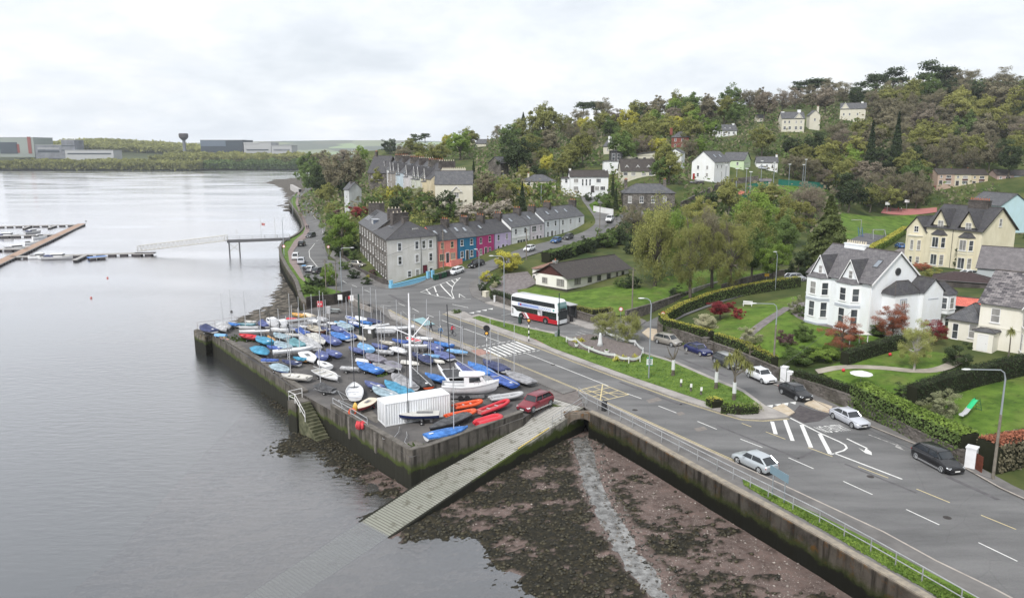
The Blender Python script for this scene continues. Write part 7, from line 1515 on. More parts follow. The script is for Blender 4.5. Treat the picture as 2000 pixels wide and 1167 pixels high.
def car(ty,c,wm=alloy,label=None,lod=0,rails=False,roofm=None):
 L_,W,H,BT,h0,r0,r1,e1=CARS[ty];t=empty('parked_car');tag(t,label,'car');hw=W/2;X=lambda f:L_/2-f*L_;gc=.2;wr=.33 if H<1.6 else .37;wx=(L_/2-.86,-L_/2+.82)
 st=[(0,.80,.30,.62),(.02,.93,.22,.70),(.07,.985,gc,.76),(.15,1,gc,.83),(h0-.02,1,gc,BT-.04),(h0+.05,1,gc,BT),(.5,1,gc,BT+.005),(.8,1,gc,BT+.02),(.92,.985,gc+.04,BT+.02),(.975,.95,.26,BT-.02),(1.0,.86,.36,BT-.1)]
 if ty=='saloon':st[7]=(.84,1,gc,BT+.03);st[8]=(.93,.975,gc+.04,BT+.03)
 R_=[]
 for f,w,zb,zt in st:
  x=X(f);a=hw*w;mid=zb+(zt-zb)*.55
  R_.append([(x,-a*.88,zb),(x,-a*.97,zb+.1),(x,-a,mid),(x,-a*.965,zt-.09),(x,-a*.88,zt),(x,-a*.4,zt+.035),(x,a*.4,zt+.035),(x,a*.88,zt),(x,a*.965,zt-.09),(x,a,mid),(x,a*.97,zb+.1),(x,a*.88,zb)])
 mb=MB();mb.loft(R_,closed=True);body=mb.build('body',c,t,smooth=38)
 zb=BT+.01;zr=H-.05;tw=hw*.70;bw=hw*.90;q=lambda x,y,z:(x,y,z)
 xf,xr0,xr1,xb=X(h0+.02),X(r0),X(r1),X(e1)
 if ty=='saloon':xb=X(.87+.04);xr1=X(.73)
 gl=MB();gl.loft([[(xf,-bw*.93,zb),(xr0,-tw,zr),(xr1,-tw*.97,zr-.01),(xb,-bw*.9,zb+.03)],[(xf+.06,-bw*.4,zb),(xr0+.04,-tw*.4,zr+.02),(xr1-.03,-tw*.4,zr+.01),(xb-.05,-bw*.4,zb+.03)],[(xf+.06,bw*.4,zb),(xr0+.04,tw*.4,zr+.02),(xr1-.03,tw*.4,zr+.01),(xb-.05,bw*.4,zb+.03)],[(xf,bw*.93,zb),(xr0,tw,zr),(xr1,tw*.97,zr-.01),(xb,bw*.9,zb+.03)]],closed=True)
 g=gl.build('glasshouse',cgl,t,smooth=30)
 mb=MB();mb.loft([[(xr0+.12,y*1.0,z-.02),(xr0-.05,y,z+.03),((xr0+xr1)/2,y,z+.045),(xr1+.05,y,z+.03),(xr1-.12,y,z-.02)] for y,z in((-tw-.02,zr-.01),(-tw*.6,zr+.025),(tw*.6,zr+.025),(tw+.02,zr-.01))],caps=False)
 mb.build('roof',roofm or c,t,smooth=40)
 pl=MB()
 for s in(-1,1):
  for(x0,y0,z0),(x1,y1,z1),w in(((xf,bw*.93,zb),(xr0,tw,zr),.04),((xb,bw*.9,zb+.02),(xr1,tw*.97,zr),.09),((X(.57),bw*.945,zb),(X(.57),tw*1.01,zr),.035)):
   pl.tube([(x0,s*(y0+.006),z0),(x1,s*(y1+.006),z1)],w,4)
  pl.tube([(xf,s*(bw*.95),zb),(xb,s*(bw*.93),zb+.03)],.03,4);pl.tube([(xr0,s*(tw+.01),zr),(xr1,s*tw,zr)],.035,4)
 pl.build('pillars',c,t)
 for s in(-1,1):
  m_=MB();m_.box(xf-.42,s*(hw*.96)-.02 if s>0 else s*hw*.96-.16,BT-.02,xf-.28,s*hw*.96+.16 if s>0 else s*hw*.96+.02,BT+.12);m_.build('mirror',c,t,bevel=.03)
  for x in wx:
   w=MB();w.disc((x,s*(hw-.08),wr),(0,1,0),wr+.06,.15,20);w.build('wheel_arch',blk,t)
   w=MB();w.disc((x,s*(hw-.10),wr),(0,1,0),wr,.22,20);ww=w.build('tyre',tyrem,t)
   w=MB();yy=s*(hw+.012);[w.tube([(x,yy,wr),(x+math.cos(a)*wr*.66,yy,wr+math.sin(a)*wr*.66)],.03,4) for a in[2*math.pi*k/7 for k in range(7)]];w.tube([(x+math.cos(a)*wr*.68,yy,wr+math.sin(a)*wr*.68) for a in[2*math.pi*k/16 for k in range(17)]],.025,4,cap=False);w.build('rim',wm,ww)
  m_=MB();m_.add([(X(.006),s*hw*.5,.60),(X(.006),s*hw*.82,.60),(X(.06),s*hw*.975,.66),(X(.065),s*hw*.965,.75),(X(.02),s*hw*.62,.72)],[(0,1,2,3,4)]);
  for v_ in range(len(m_.v)):a_=m_.v[v_];m_.v[v_]=(a_[0]+.02,a_[1]*1.015,a_[2])
  m_.build('headlight',hl,t)
  m_=MB();m_.box(X(.985)-.02,s*hw*.55 if s>0 else s*hw*.93,BT-.30,X(.965),s*hw*.93 if s>0 else s*hw*.55,BT-.14);m_.build('tail_light',tlm,t)
 mb=MB();mb.box(X(0)+.005,-hw*.45,.42,X(0)+.02,hw*.45,.6);mb.build('grille',blk,t);mb=MB();mb.box(X(0)+.021,-.26,.34,X(0)+.035,.26,.45);mb.build('number_plate',plm,t);mb=MB();mb.box(X(1)-.02,-.26,.62,X(1)-.004,.26,.74);mb.build('number_plate',plm,t)
 mb=MB();mb.box(X(1.0)-.015,-hw*.8,.27,X(.985),hw*.8,.42);mb.box(X(0)-.02,-hw*.75,.22,X(0)+.012,hw*.75,.33);mb.build('bumper_trim',blk,t)
 if ty in('suv','cross'):
  mb=MB();[mb.box(-L_*.33,s*hw*1.0-.015,gc-.02,L_*.27,s*hw*1.0+.015,gc+.14) for s in(-1,1)];mb.build('sill_trim',chrome if rails else blk,t)
 if rails:
  mb=MB();[mb.tube([(xr0-.1,s*tw*.92,zr+.04),(xr0-.25,s*tw*.92,zr+.11),(xr1+.2,s*tw*.92,zr+.11),(xr1+.1,s*tw*.92,zr+.04)],.022,4) for s in(-1,1)];mb.build('roof_rail',blk,t)
 return t
def place(t,f,r,s=None):
 """by the two near-side wheel contacts, front then rear"""
 F,R_=P(*f),P(*r);d=(F-R_).normalized();n=Vector((-d.y,d.x,0));n=n if n.y>0 else-n;c=(F+R_)/2+n*.88
 t.location=(c.x,c.y,0);t.rotation_euler=(0,0,math.atan2(d.y,d.x))
def placec(t,p,ang):t.location=p;t.rotation_euler=(0,0,ang)
z5=lambda x,y:(1560+x/3.89,640+y/3.89)
z1=lambda x,y:(1230+x/4.489,560+y/4.489)
z6=lambda x,y:(1380+x/3.179,800+y/3.179)
z4=lambda x,y:(820+x/5.836,700+y/5.836)
silver=paint('silver',(.46,.50,.53),metal=.4);black=paint('black',(.012,.012,.014));white=paint('white',(.66,.68,.70),metal=0);lsil=paint('pale_silver',(.55,.57,.62),metal=.3);blue=paint('dark_blue',(.012,.018,.10));beige=paint('beige_silver',(.33,.31,.28),metal=.4);red=paint('wine_red',(.20,.016,.03));grey=paint('dark_grey',(.05,.053,.06));mblue=paint('mid_blue',(.03,.11,.30));brd=paint('bright_red',(.45,.03,.02))
place(car('hatch',silver,label='silver hatchback driving away along the seafront road'),z6(185,333),z6(322,398))
place(car('suv',black,label='black estate SUV parked by the white gate pillar, nearest parked car',rails=True),z5(1085,1100),z5(892,997))
place(car('saloon',lsil,label='pale silver saloon parked beside the NO ENTRY marking'),z5(403,762),z5(258,690))
place(car('cross',white,label='white crossover parked below the lamp pole',roofm=white),z1(1155,847),z1(1042,795))
place(car('cross',black,label='black crossover parked by the low stone wall near the give way line'),z1(1462,1000),z1(1328,937))
place(car('suv',grey,label='dark grey off roader parked behind the cabbage palms',roofm=paint('roof_silver',(.3,.31,.32))),z1(860,720),z1(752,672))
place(car('saloon',blue,label='dark blue saloon parked by the stone gate piers'),z1(610,607),z1(502,568))
place(car('mpv',beige,label='beige silver people carrier parked at the corner of the lane'),z1(365,525),z1(238,495))
place(car('suv',red,label='wine red SUV with roof bars at the head of the slipway',rails=True),z4(1285,618),z4(1487,533))
z5b=lambda x,y:(680+x/5.836,380+y/5.836);z6b=lambda x,y:(900+x/5.306,380+y/5.306)
def placeg(t,f,r):
 F,R_=G(*f),G(*r);d=(F-R_).normalized();n=Vector((-d.y,d.x,0));n=n if n.y>0 else-n;c=(F+R_)/2+n*.88;t.location=(c.x,c.y,T(c.x,c.y)+.03);t.rotation_euler=(0,-math.asin(d.z),math.atan2(d.y,d.x))
placeg(car('small',white,label='small white hatchback parked outside the salmon house'),z5b(1225,922),z5b(1308,893))
placeg(car('hatch',black,label='black hatchback parked outside the blue house'),z5b(1450,838),z5b(1530,812))
placeg(car('small',white,label='small white car parked outside the shopfront'),z6b(712,598),z6b(775,578))
placeg(car('hatch',mblue,label='mid blue hatchback parked outside the pale grey house'),z6b(985,513),z6b(1052,492))
placeg(car('hatch',grey,label='dark grey hatchback parked outside the long white house'),z6b(1110,475),z6b(1172,455))
p=G(1191,432);placec(car('van',white,label='white van coming round the bend by the white garden wall'),p,-1.9)
def cl(ty,c,px,py,ang,lb):p=P(px,py);placec(car(ty,c,label=lb),(p.x,p.y,0),ang)
fw=math.atan2(-1,.25)
cl('hatch',white,608.7,407,-1.25,'white car driving down the far coast road');cl('suv',grey,607,463,-1.75,'dark SUV leaving the parking bay on the coast road');cl('suv',black,589.5,480,1.7,'black SUV parked in the coast road bay, farthest of the bay')
cl('van',white,578,506,1.75,'white car parked against the coast footpath kerb');cl('suv',lsil,589,514,1.75,'silver white off roader parked in the coast road bay');cl('hatch',white,608,530,1.45,'white hatchback in the coast bay beside the shrubs');cl('hatch',grey,622,533,1.3,'dark grey hatchback half hidden by the coast shrubs')
for ty,c,px,py,ang,lb in(('small',brd,1835,367,0,'small red car outside the estate houses'),('hatch',mblue,1757,484,1.4,'bright blue car in the lane left of the yellow house'),('mpv',lsil,1553,548,.3,'pale covered car beside the lane end hedge'),('saloon',white,1896,541,.1,'white saloon between the yellow house and the cottage'),('small',white,1184,376,0,'white car outside the white two storey house'),('hatch',lsil,1491,331,.2,'silver car outside the small white cottage'),('hatch',beige,699,520,-.5,'dusty grey car in the front garden of the stone house')):
 p=G(px,py)
 if p:placec(car(ty,c,label=lb),p,ang)
F,R_=P(1064.4,632.3),P(1018.2,622.7);d=(F-R_).normalized();n=Vector((-d.y,d.x,0));n=n if n.y>0 else-n
Lb,Wb_,Hb=10.9,2.5,4.3;c=R_+d*(Lb/2-2.55)+n*Wb_/2
t=empty('double_decker_bus',(c.x,c.y,0),math.atan2(d.y,d.x));tag(t,'red and white double decker bus waiting at the bus stop','bus')
bw_=paint('bus_white',(.72,.74,.76),metal=0);br=paint('bus_red',(.40,.012,.02),metal=0);bd=paint('bus_dark_red',(.24,.008,.015),metal=0)
def ring_(x,w,zb,zt,r=.25):
 hw=Wb_/2*w;return[(x,-hw,zb),(x,-hw,zt-r*1.3),(x,-hw+r*.12,zt-r*.5),(x,-hw+r*.6,zt-.05),(x,-hw+r*1.6,zt),(x,hw-r*1.6,zt),(x,hw-r*.6,zt-.05),(x,hw-r*.12,zt-r*.5),(x,hw,zt-r*1.3),(x,hw,zb)]
x0,x1=-Lb/2,Lb/2
mb=MB();mb.loft([ring_(x0,.93,.45,Hb-.75),ring_(x0+.06,.97,.32,Hb-.42),ring_(x0+.35,1,.28,Hb-.14),ring_(x0+.8,1,.28,Hb),ring_(x1-1.6,1,.28,Hb),ring_(x1-.7,1,.28,Hb-.06),ring_(x1-.3,.97,.28,Hb-.35),ring_(x1-.12,.93,.3,Hb-1.0),ring_(x1-.02,.9,.32,1.4),ring_(x1,.86,.4,.9)],closed=True);bb=mb.build('body',bw_,t,smooth=35)
def side(nm,poly,m,dz=.012,parent=t,both=True):
 for s in((-1,1) if both else(-1,)):
  y=s*(Wb_/2);mb=MB();k=len(poly);mb.add([(x,y,z) for x,z in poly]+[(x,y+s*dz,z) for x,z in poly],[tuple(range(k)),tuple(range(2*k-1,k-1,-1))]+[(i,k+i,k+(i+1)%k,(i+1)%k) for i in range(k)]);mb.build(nm,m,parent)
Xb=lambda f:x0+f*Lb
side('upper_windows',[(Xb(.02),2.95),(Xb(.94),2.95),(Xb(.93),3.72),(Xb(.02),3.72)],cgl)
side('lower_windows',[(Xb(.02),2.2),(Xb(.97),2.2),(Xb(.97),1.0),(Xb(.83),1.0),(Xb(.80),1.3),(Xb(.14),1.3),(Xb(.08),1.75),(Xb(.02),2.0)],cgl)
side('red_panel',[(Xb(.34),1.3),(Xb(.80),1.3),(Xb(.83),1.0),(Xb(.985),1.0),(Xb(.985),.3),(Xb(.42),.3)],br,.016)
for k in range(3):side('slanted_stripe',[(Xb(.235+.036*k),1.28),(Xb(.255+.036*k),1.28),(Xb(.335+.036*k),.3),(Xb(.31+.036*k),.3)],bd if k<2 else bw_,.019+.001*k)
side('advert_panel',[(Xb(.16),2.32),(Xb(.60),2.32),(Xb(.60),2.84),(Xb(.16),2.84)],mat('advert_blue',(.20,.27,.52),.5,col2=(.34,.42,.66),scale=.6),.016)
side('advert_panel',[(Xb(.585),1.25),(Xb(.68),1.25),(Xb(.68),2.3),(Xb(.585),2.3)],mat('advert_photo',(.07,.07,.10),.5,col2=(.6,.58,.6),scale=1.4,fac=(.4,.6)),.022)
side('advert_heart',[(Xb(.20),2.45),(Xb(.22),2.40),(Xb(.245),2.58),(Xb(.22),2.76),(Xb(.20),2.7)],br,.022);side('advert_badge',[(Xb(.90),2.42),(Xb(.925),2.42),(Xb(.93),2.56),(Xb(.925),2.7),(Xb(.90),2.7),(Xb(.895),2.56)],mat('teal_badge',(.02,.3,.3),.5),.018)
text_quad('ZOOOOO',(Xb(.60),-Wb_/2-.024,2.34),(Xb(.86)-Xb(.60),0,0),(0,0,.44),mat('advert_letter',(.12,.20,.5),.5),'advert_lettering',t)
for f in(.28,.40,.52,.70,.82):side('window_bar',[(Xb(f)-.04,2.95),(Xb(f)+.04,2.95),(Xb(f)+.04,3.72),(Xb(f)-.04,3.72)],blk,.02)
for f in(.28,.40,.50,.76):side('window_bar',[(Xb(f)-.04,1.32),(Xb(f)+.04,1.32),(Xb(f)+.04,2.2),(Xb(f)-.04,2.2)],blk,.02)
side('vent_grille',[(Xb(.025),.75),(Xb(.06),.75),(Xb(.06),1.75),(Xb(.025),1.75)],mat('grey_grille',(.3,.3,.3),.6),.018)
mb=MB();mb.loft([[(x1-.29+.02,y,3.86),(x1-.11+.02,y,3.2),(x1-.07+.02,y,2.6)] for y in(-1.1,-.5,.5,1.1)],caps=False);mb.build('upper_windscreen',mat('upper_screen',(.12,.22,.22),.08,spec=1),t)
mb=MB();mb.loft([[(x1-.065+.02,y,2.55),(x1-.02+.02,y,1.5),(x1+.02,y,1.0)] for y in(-1.08,-.5,.5,1.08)],caps=False);mb.build('windscreen',cgl,t)
mb=MB();mb.box(x1-.0,-.7,2.62,x1+.03,.7,2.9);mb.build('destination_blind',blk,t)
for s in(-1,1):
 mb=MB();mb.box(x1-.02,s*.95-.15,.62,x1+.03,s*.95+.15,.85);mb.build('headlight',hl,t);mb=MB();mb.tube([(x1-.1,s*1.2,2.3),(x1+.3,s*1.4,2.3)],.03,4);mb.box(x1+.2,s*1.4-.1,1.85,x1+.3,s*1.4+.1,2.3);mb.build('mirror',blk,t)
 mb=MB();mb.box(x0-.02,s*1.1-.08,.8,x0+.05,s*1.1+.08,1.2);mb.build('tail_light',tlm,t)
 for x in(Xb(0)+2.55,Xb(0)+2.55+5.6):
  w=MB();w.disc((x,s*1.19,.52),(0,1,0),.6,.16,20);w.build('wheel_arch',blk,t);w=MB();w.disc((x,s*1.17,.48),(0,1,0),.48,.24,20);ww=w.build('tyre',tyrem,t);w=MB();w.disc((x,s*1.295,.48),(0,1,0),.26,.02,14);w.build('rim',alloy,ww)
def person(px,py,label,top=(.05,.05,.06),leg=(.03,.03,.035),hair=(.05,.03,.02),pose='walk',ang=0,pos=None,z=.12,sc=1.0,cap=None):
 p=pos or P(px,py,z)
 J={'pel':(0,0,.95),'chest':(0,.02,1.25),'neck':(0,.02,1.48),'head':(0,.04,1.60),'crown':(0,.04,1.75)}
 E_=[('pel','chest'),('chest','neck'),('neck','head'),('head','crown')]
 st=.26 if pose=='walk' else .03
 for s,n_ in((-1,'l'),(1,'r')):
  f=st*s
  if pose=='ride':J.update({'hip'+n_:(s*.1,0,.93),'knee'+n_:(s*.13,.32+.08*s,.72+.1*s),'ank'+n_:(s*.12,.15+.1*s,.3+.12*s),'toe'+n_:(s*.12,.33+.1*s,.28+.12*s),'sh'+n_:(s*.19,.18,1.42),'elb'+n_:(s*.25,.36,1.2),'wri'+n_:(s*.22,.58,1.08),'han'+n_:(s*.22,.66,1.06)})
  else:J.update({'hip'+n_:(s*.1,0,.92),'knee'+n_:(s*.11,f*.5+.04,.5),'ank'+n_:(s*.11,f,.09),'toe'+n_:(s*.13,f+.17,.04),'sh'+n_:(s*.19,.02,1.42),'elb'+n_:(s*.26,-f*.4,1.14),'wri'+n_:(s*.25,-f*.9+.08,.9),'han'+n_:(s*.24,-f+.1,.8)})
  E_+=[('pel','hip'+n_),('hip'+n_,'knee'+n_),('knee'+n_,'ank'+n_),('ank'+n_,'toe'+n_),('chest','sh'+n_),('sh'+n_,'elb'+n_),('elb'+n_,'wri'+n_),('wri'+n_,'han'+n_)]
 if pose=='ride':
  for k in('chest','neck','head','crown'):a=J[k];J[k]=(a[0],a[1]+(a[2]-.95)*.4,a[2]-.03)
 rad={'pel':.15,'chest':.16,'neck':.065,'head':.10,'crown':.07,'hip':.10,'knee':.065,'ank':.05,'toe':.04,'sh':.075,'elb':.055,'wri':.04,'han':.045}
 ks=list(J);me=bpy.data.meshes.new('person');me.from_pydata([J[k] for k in ks],[(ks.index(a),ks.index(b_)) for a,b_ in E_],[])
 o=bpy.data.objects.new('tmp',me);col.objects.link(o);m_=o.modifiers.new('s','SKIN');sv_=me.skin_vertices[0].data
 for i,k in enumerate(ks):r_=rad.get(k,rad.get(k[:-1],.06));sv_[i].radius=(r_,r_*(.8 if k in('chest','pel') else 1));sv_[i].use_root=(k=='pel')
 o.modifiers.new('u','SUBSURF').levels=1
 me2=bpy.data.meshes.new_from_object(o.evaluated_get(bpy.context.evaluated_depsgraph_get()));bpy.data.objects.remove(o)
 b_=bpy.data.objects.new('person',me2);col.objects.link(b_);b_.location=p;b_.rotation_euler=(0,0,ang);b_.scale=(sc,)*3
 nm='cloth_%02x%02x%02x'%tuple(int(x*255) for x in top);nl='cloth_%02x%02x%02x'%tuple(int(x*255) for x in leg)
 me2.materials.clear();[me2.materials.append(x) for x in(mat(nm,top,.8),mat(nl,leg,.8),mat('skin',(.45,.27,.20),.6),mat('shoe',(.03,.03,.03),.6))]
 for f_ in me2.polygons:
  z_=f_.center.z;ax_=abs(f_.center.x);f_.material_index=2 if z_>1.5 else 3 if z_<.09 else 1 if(z_<.95 and ax_<.19) else 2 if(z_<.86 and pose!='ride') else 0;f_.use_smooth=True
 hd=J['head'];mb=MB();mb.loft([[(hd[0]+r_*math.cos(k),hd[1]-.015+r_*math.sin(k),hd[2]+z_) for k in[2*math.pi*j/8 for j in range(8)]] for z_,r_ in((.03,.108),(.09,.108),(.14,.085),(.165,.04))],closed=True);mb.build('cap' if cap else 'hair',mat('hair_%s'%(cap or 'brown'),BC[cap][0] if cap else hair,.8),b_,smooth=True)
 mb=MB();mb.add([(-.02,hd[1]+.09,hd[2]-.03),(.02,hd[1]+.09,hd[2]-.03),(0,hd[1]+.125,hd[2]-.03),(0,hd[1]+.09,hd[2]+.02)],[(0,1,2),(0,2,3),(1,3,2)]);mb.build('nose',MC['skin'],b_)
 tag(b_,label,'person');return b_
person(842,647,'person in dark coat walking along the quay footpath, left one',top=(.03,.035,.05),ang=2.2)
person(860.5,658,'person in blue top and black trousers with white cap on the footpath',top=(.03,.16,.35),ang=-2.6,cap='white')
person(588.5,417,'distant walker in dark clothes on the upper coast footpath',ang=3,z=.1);person(585.5,416,'distant walker in pale top on the upper coast footpath',top=(.5,.5,.5),ang=3,z=.1)
person(599,448,'walker in black, left of the pair at the coast bend',ang=3.1,z=.1);person(602.5,448,'walker in black, right of the pair at the coast bend',ang=3.1,z=.1)
q=person(593.5,533,'person in dark coat holding a blue umbrella by the parked cars',ang=.2);person(597,534,'person in black walking beside the umbrella holder',ang=.2)
p=Vector(q.location);t=empty('umbrella',(p.x+.1,p.y,p.z+.9));tag(t,'bright light blue umbrella held over the walkers on the coast path','umbrella');MB().cyl(0,0,0,1.1,.02,6).build('shaft',metald,t);mb=MB();mb.loft([[(r_*math.cos(k),r_*math.sin(k),z_) for k in[2*math.pi*j/8 for j in range(8)]] for z_,r_ in((.85,.62),(1.0,.45),(1.1,.05))],closed=True);mb.build('canopy',bmat('light'),t)
for px,c_ in((1754,(.5,.05,.06)),(1760,(.6,.6,.6))):g_=G(px,413);person(0,0,'player in %s top on the pink court'%('red' if c_[1]<.1 else 'white'),top=c_,pos=g_,pose='stand',ang=1)
rp=P(882,655);cy=person(0,0,'cyclist in red top riding past the parked dinghies',top=(.5,.03,.06),leg=(.04,.04,.05),pose='ride',pos=Vector((rp.x,rp.y,.08)),ang=-2.3,cap='navy')
t=empty('bicycle',(rp.x,rp.y,0),-2.3);tag(t,'dark bicycle ridden by the cyclist in red','bicycle')
for y in(-.38,.66):
 mb=MB();mb.tube([(0,y+.34*math.cos(k),.35+.34*math.sin(k)) for k in[2*math.pi*j/18 for j in range(19)]],.025,5,cap=False);w=mb.build('wheel',tyrem,t);mb=MB();[mb.tube([(0,y,.35),(0,y+.33*math.cos(k),.35+.33*math.sin(k))],.004,3) for k in[2*math.pi*j/10 for j in range(10)]];mb.build('spokes',gal,w)
mb=MB();[mb.tube(a,.022,5) for a in([(0,-.38,.35),(0,.05,.3),(0,-.08,.92)],[(0,.05,.3),(0,.5,.85),(0,-.06,.85)],[(0,.66,.35),(0,.5,.85),(0,.47,1.0)],[(-.25,.55,1.05),(0,.47,1.0),(.25,.55,1.05)])];mb.build('frame',grey,t);MB().box(-.07,-.22,.91,.07,.05,.96).build('saddle',blk,t)
galv=mat('lamp_column_grey',(.30,.33,.36),.45,metal=.4);wood=mat('pole_wood',(.13,.115,.095),.9,col2=(.22,.2,.17),scale=2);lampg=mat('lamp_glass',(.6,.62,.62),.2);grnp=MC['dark_green_paint']
def base(px,py,z=None):
 p=P(px,py,z) if z is not None else G(px,py);return p
def hgt(p,py):
 lo,hi=0,25
 for _ in range(40):
  m=(lo+hi)/2
  if proj((p.x,p.y,p.z+m))[1]>py:lo=m
  else:hi=m
 return lo
def lamp(px,py,top,arm,label,m=galv,wz=None,r=.09,lower=None,cat='street lamp'):
 """column to picture row top; arm = sideways reach in metres"""
 p=base(px,py,wz);h=hgt(p,top);t=empty('street_lamp',p);tag(t,label,cat,'street lamps')
 if lower:MB().cyl(0,0,-.3,h*lower,.14,8,r2=.11).build('lower_pole',wood,t)
 mb=MB();a=1 if arm>0 else-1;z0=h*(lower or 0);mb.tube([(0,0,z0),(0,0,h-.8),(a*.15,0,h-.25),(a*.5,0,h),(arm-a*.5,0,h+.05)],[r,r*.8,r*.65,r*.6,r*.5],8);mb.build('column',m,t,smooth=40)
 mb=MB();R_=[[(arm-a*.55+a*x,w*math.cos(k),h+.06+.6*w*math.sin(k)) for k in[2*math.pi*j/8 for j in range(8)]] for x,w in((0,.05),(.12,.12),(.5,.15),(.8,.06))];mb.loft(R_,closed=True);mb.build('lamp_head',lampg,t,smooth=True);return t
lamp(1267,738.5,583,-1.4,'grey steel street lamp on the grass island carrying a green notice',wz=.12)
lamp(1509.6,727,593,-3.2,'street lamp on a wooden pole by the parked white crossover',lower=.7,wz=.1)
lamp(1939,935,722,-3.6,'street lamp on a weathered pole at the right edge by the lawn',lower=.6,wz=.1)
lamp(984.6,638,500,-2.2,'tall grey street lamp behind the bus on the grass island',wz=.12)
lamp(667.8,573,484,2.6,'street lamp reaching right over the coast road junction',wz=.12)
lamp(936,561.6,487,-.8,'grey street lamp on the corner by the yellow green tree')
lamp(1514,566,492,-.6,'plain street lamp on the lane behind the grove')
lamp(555,500,424,1.3,'thin street lamp on the coast verge near the pier',wz=.1);lamp(572,420,382,1.2,'farther thin street lamp on the coast verge',wz=.1)
def pole(px,py,top,label,m=wood,r=.13,name='telegraph_pole',cat='pole',wz=None,parts=True):
 p=base(px,py,wz);h=hgt(p,top);t=empty(name,p);tag(t,label,cat,'poles');MB().cyl(0,0,-.3,h,r,8,r2=r*.75).build('shaft',m,t)
 if parts:MB().box(-.45,-.05,h-.5,.45,.05,h-.4).build('crossarm',metald,t)
 return t,h
PT={}
PT['a']=pole(1234,617.7,522,'wooden telegraph pole with small lamp in front of the lawn',wz=.1)
PT['b']=pole(866,524,448.5,'telegraph pole standing against the salmon house');PT['c']=pole(1028,506,446,'telegraph pole in the terrace street before the shopfront');PT['d']=pole(1171,453.5,398,'telegraph pole at the top bend of the terrace street')
pole(657.5,578,510,'dark post left of the coast junction lamp',wz=.1);pole(637,567,506,'bare pole rising from the coast shrubs',wz=.1);pole(1057,397,361,'telegraph pole above the terrace roofs',galv);pole(983,371,338,'pale pole by the stone lodge',galv)
t_,h_=pole(1091.3,656.5,572,'dark green post on the island in front of the bus',grnp,.1,'post','post',.12,False);MB().cyl(0,0,-.1,1.1,.17,10).build('sleeve',grnp,t_);p=P(1086,657,.12);MB().cyl(p.x,p.y,.1,.9,.22,10).build('stump',galv);tag(bpy.data.objects['stump'],'short grey bollard beside the dark green post','bollard')
for i,(px,py,tp) in enumerate([(1437,372,335),(1456,372,330),(1510,360,318),(1540,356,322),(1567,356,330),(1571,356,312),(1614,360,316),(1486,350,328),(1416,365,338),(1464,378,346)]):
 p=G(px,py+6);h=max(8,hgt(p,tp));t=empty('floodlight_pole',p);tag(t,'tall thin grey floodlight pole by the tennis courts','floodlight','floodlight poles of the tennis courts');MB().cyl(0,0,-.5,h,.16,6,r2=.1).build('shaft',galv,t);MB().box(-.5,-.15,h,.5,.15,h+.3).build('light_head',lampg,t)
def wire(a,b_,sag,label):
 a,b_=Vector(a),Vector(b_);pts=[a.lerp(b_,k/16)-Vector((0,0,sag*4*(k/16)*(1-k/16))) for k in range(17)];mb=MB();mb.tube(pts,.02,3);tag(mb.build('overhead_wire',metald),label,'wire')
tp=lambda k:PT[k][0].location+Vector((0,0,PT[k][1]-.4))
wire(tp('b'),P(758,510,6) if False else Vector((TP[0].x,TP[0].y,6.2)),.3,'overhead wire from the grey end house to the terrace pole');wire(tp('b'),tp('c'),.5,'overhead wire along the terrace fronts');wire(tp('c'),tp('d'),.5,'overhead wire climbing along the upper terrace')
L1=P(1509.6,727,5.6);L2_=P(1939,935,6.6);wire(L1,L2_,.9,'overhead wire between the two lamp poles along the garden walls');wire(L1,tp('a'),.8,'overhead wire from the wooden pole across the lane');wire(L1,(Lc_.x+4,Lc_.y-8,6.0),.2,'service wire running to the white villa')
def beacon(px,py,top,label):
 p=P(px,py,.12);h=hgt(p,top);t=empty('zebra_beacon',p);tag(t,label,'beacon','zebra crossing beacons');mw_=MB();mk=MB();n=7
 for k in range(n):(mk if k%2==0 else mw_).cyl(0,0,h*.86*k/n,h*.86*(k+1)/n-.002,.085,10)
 o=mk.build('black_bands',blk,t);mw_.build('white_bands',wfr,t);mb=MB();mb.loft([[(r_*math.cos(k),r_*math.sin(k),z_) for k in[2*math.pi*j/10 for j in range(10)]] for z_,r_ in((h*.86,.08),(h*.89,.2),(h*.93,.22),(h*.97,.12))],closed=True);mb.build('amber_globe',mat('amber_globe',(.75,.38,.05),.3),t,smooth=True);mb=MB();mb.disc((0,.05,h*.92),(0,1,0),.34,.04,14);mb.build('black_surround',blk,t);return t,h
t_,h_=beacon(950.8,694,647,'black and white beacon on the quay side of the zebra crossing');mb=MB();mb.disc((0,0,h_+.45),(.3,1,.2),.5,.06,14);mb.build('round_sign',blk,t_)
beacon(1032.8,666.5,622,'black and white beacon on the island side of the zebra crossing')
def sign(name,px,py,top,label,w=.6,h=.6,m=None,rnd_=False,pm=galv,ang=0,wz=.12,posts=1,text=None,cat='sign',tm=None):
 p=base(px,py,wz);H_=hgt(p,top);t=empty(name,p,ang);tag(t,label,cat);mb=MB();[mb.cyl(x,0,-.1,H_-.05,.04,6) for x in((0,) if posts==1 else(-w*.36,w*.36))];mb.build('post',pm,t)
 mb=MB()
 if rnd_:mb.disc((0,-.06,H_-w/2),(0,1,0),w/2,.03,18)
 else:mb.box(-w/2,-.09,H_-h,w/2,-.05,H_)
 b_=mb.build('panel',m or wfr,t)
 if rnd_:mb=MB();mb.disc((0,-.085,H_-w/2),(0,1,0),w*.36,.012,18);mb.build('face',wfr,b_)
 if text:text_quad(text,(-w*.4,-.095,H_-h*.75),(w*.8,0,0),(0,0,h*.5),tm or blk,'lettering',b_)
 return t
rdm=bmat('red','gel')
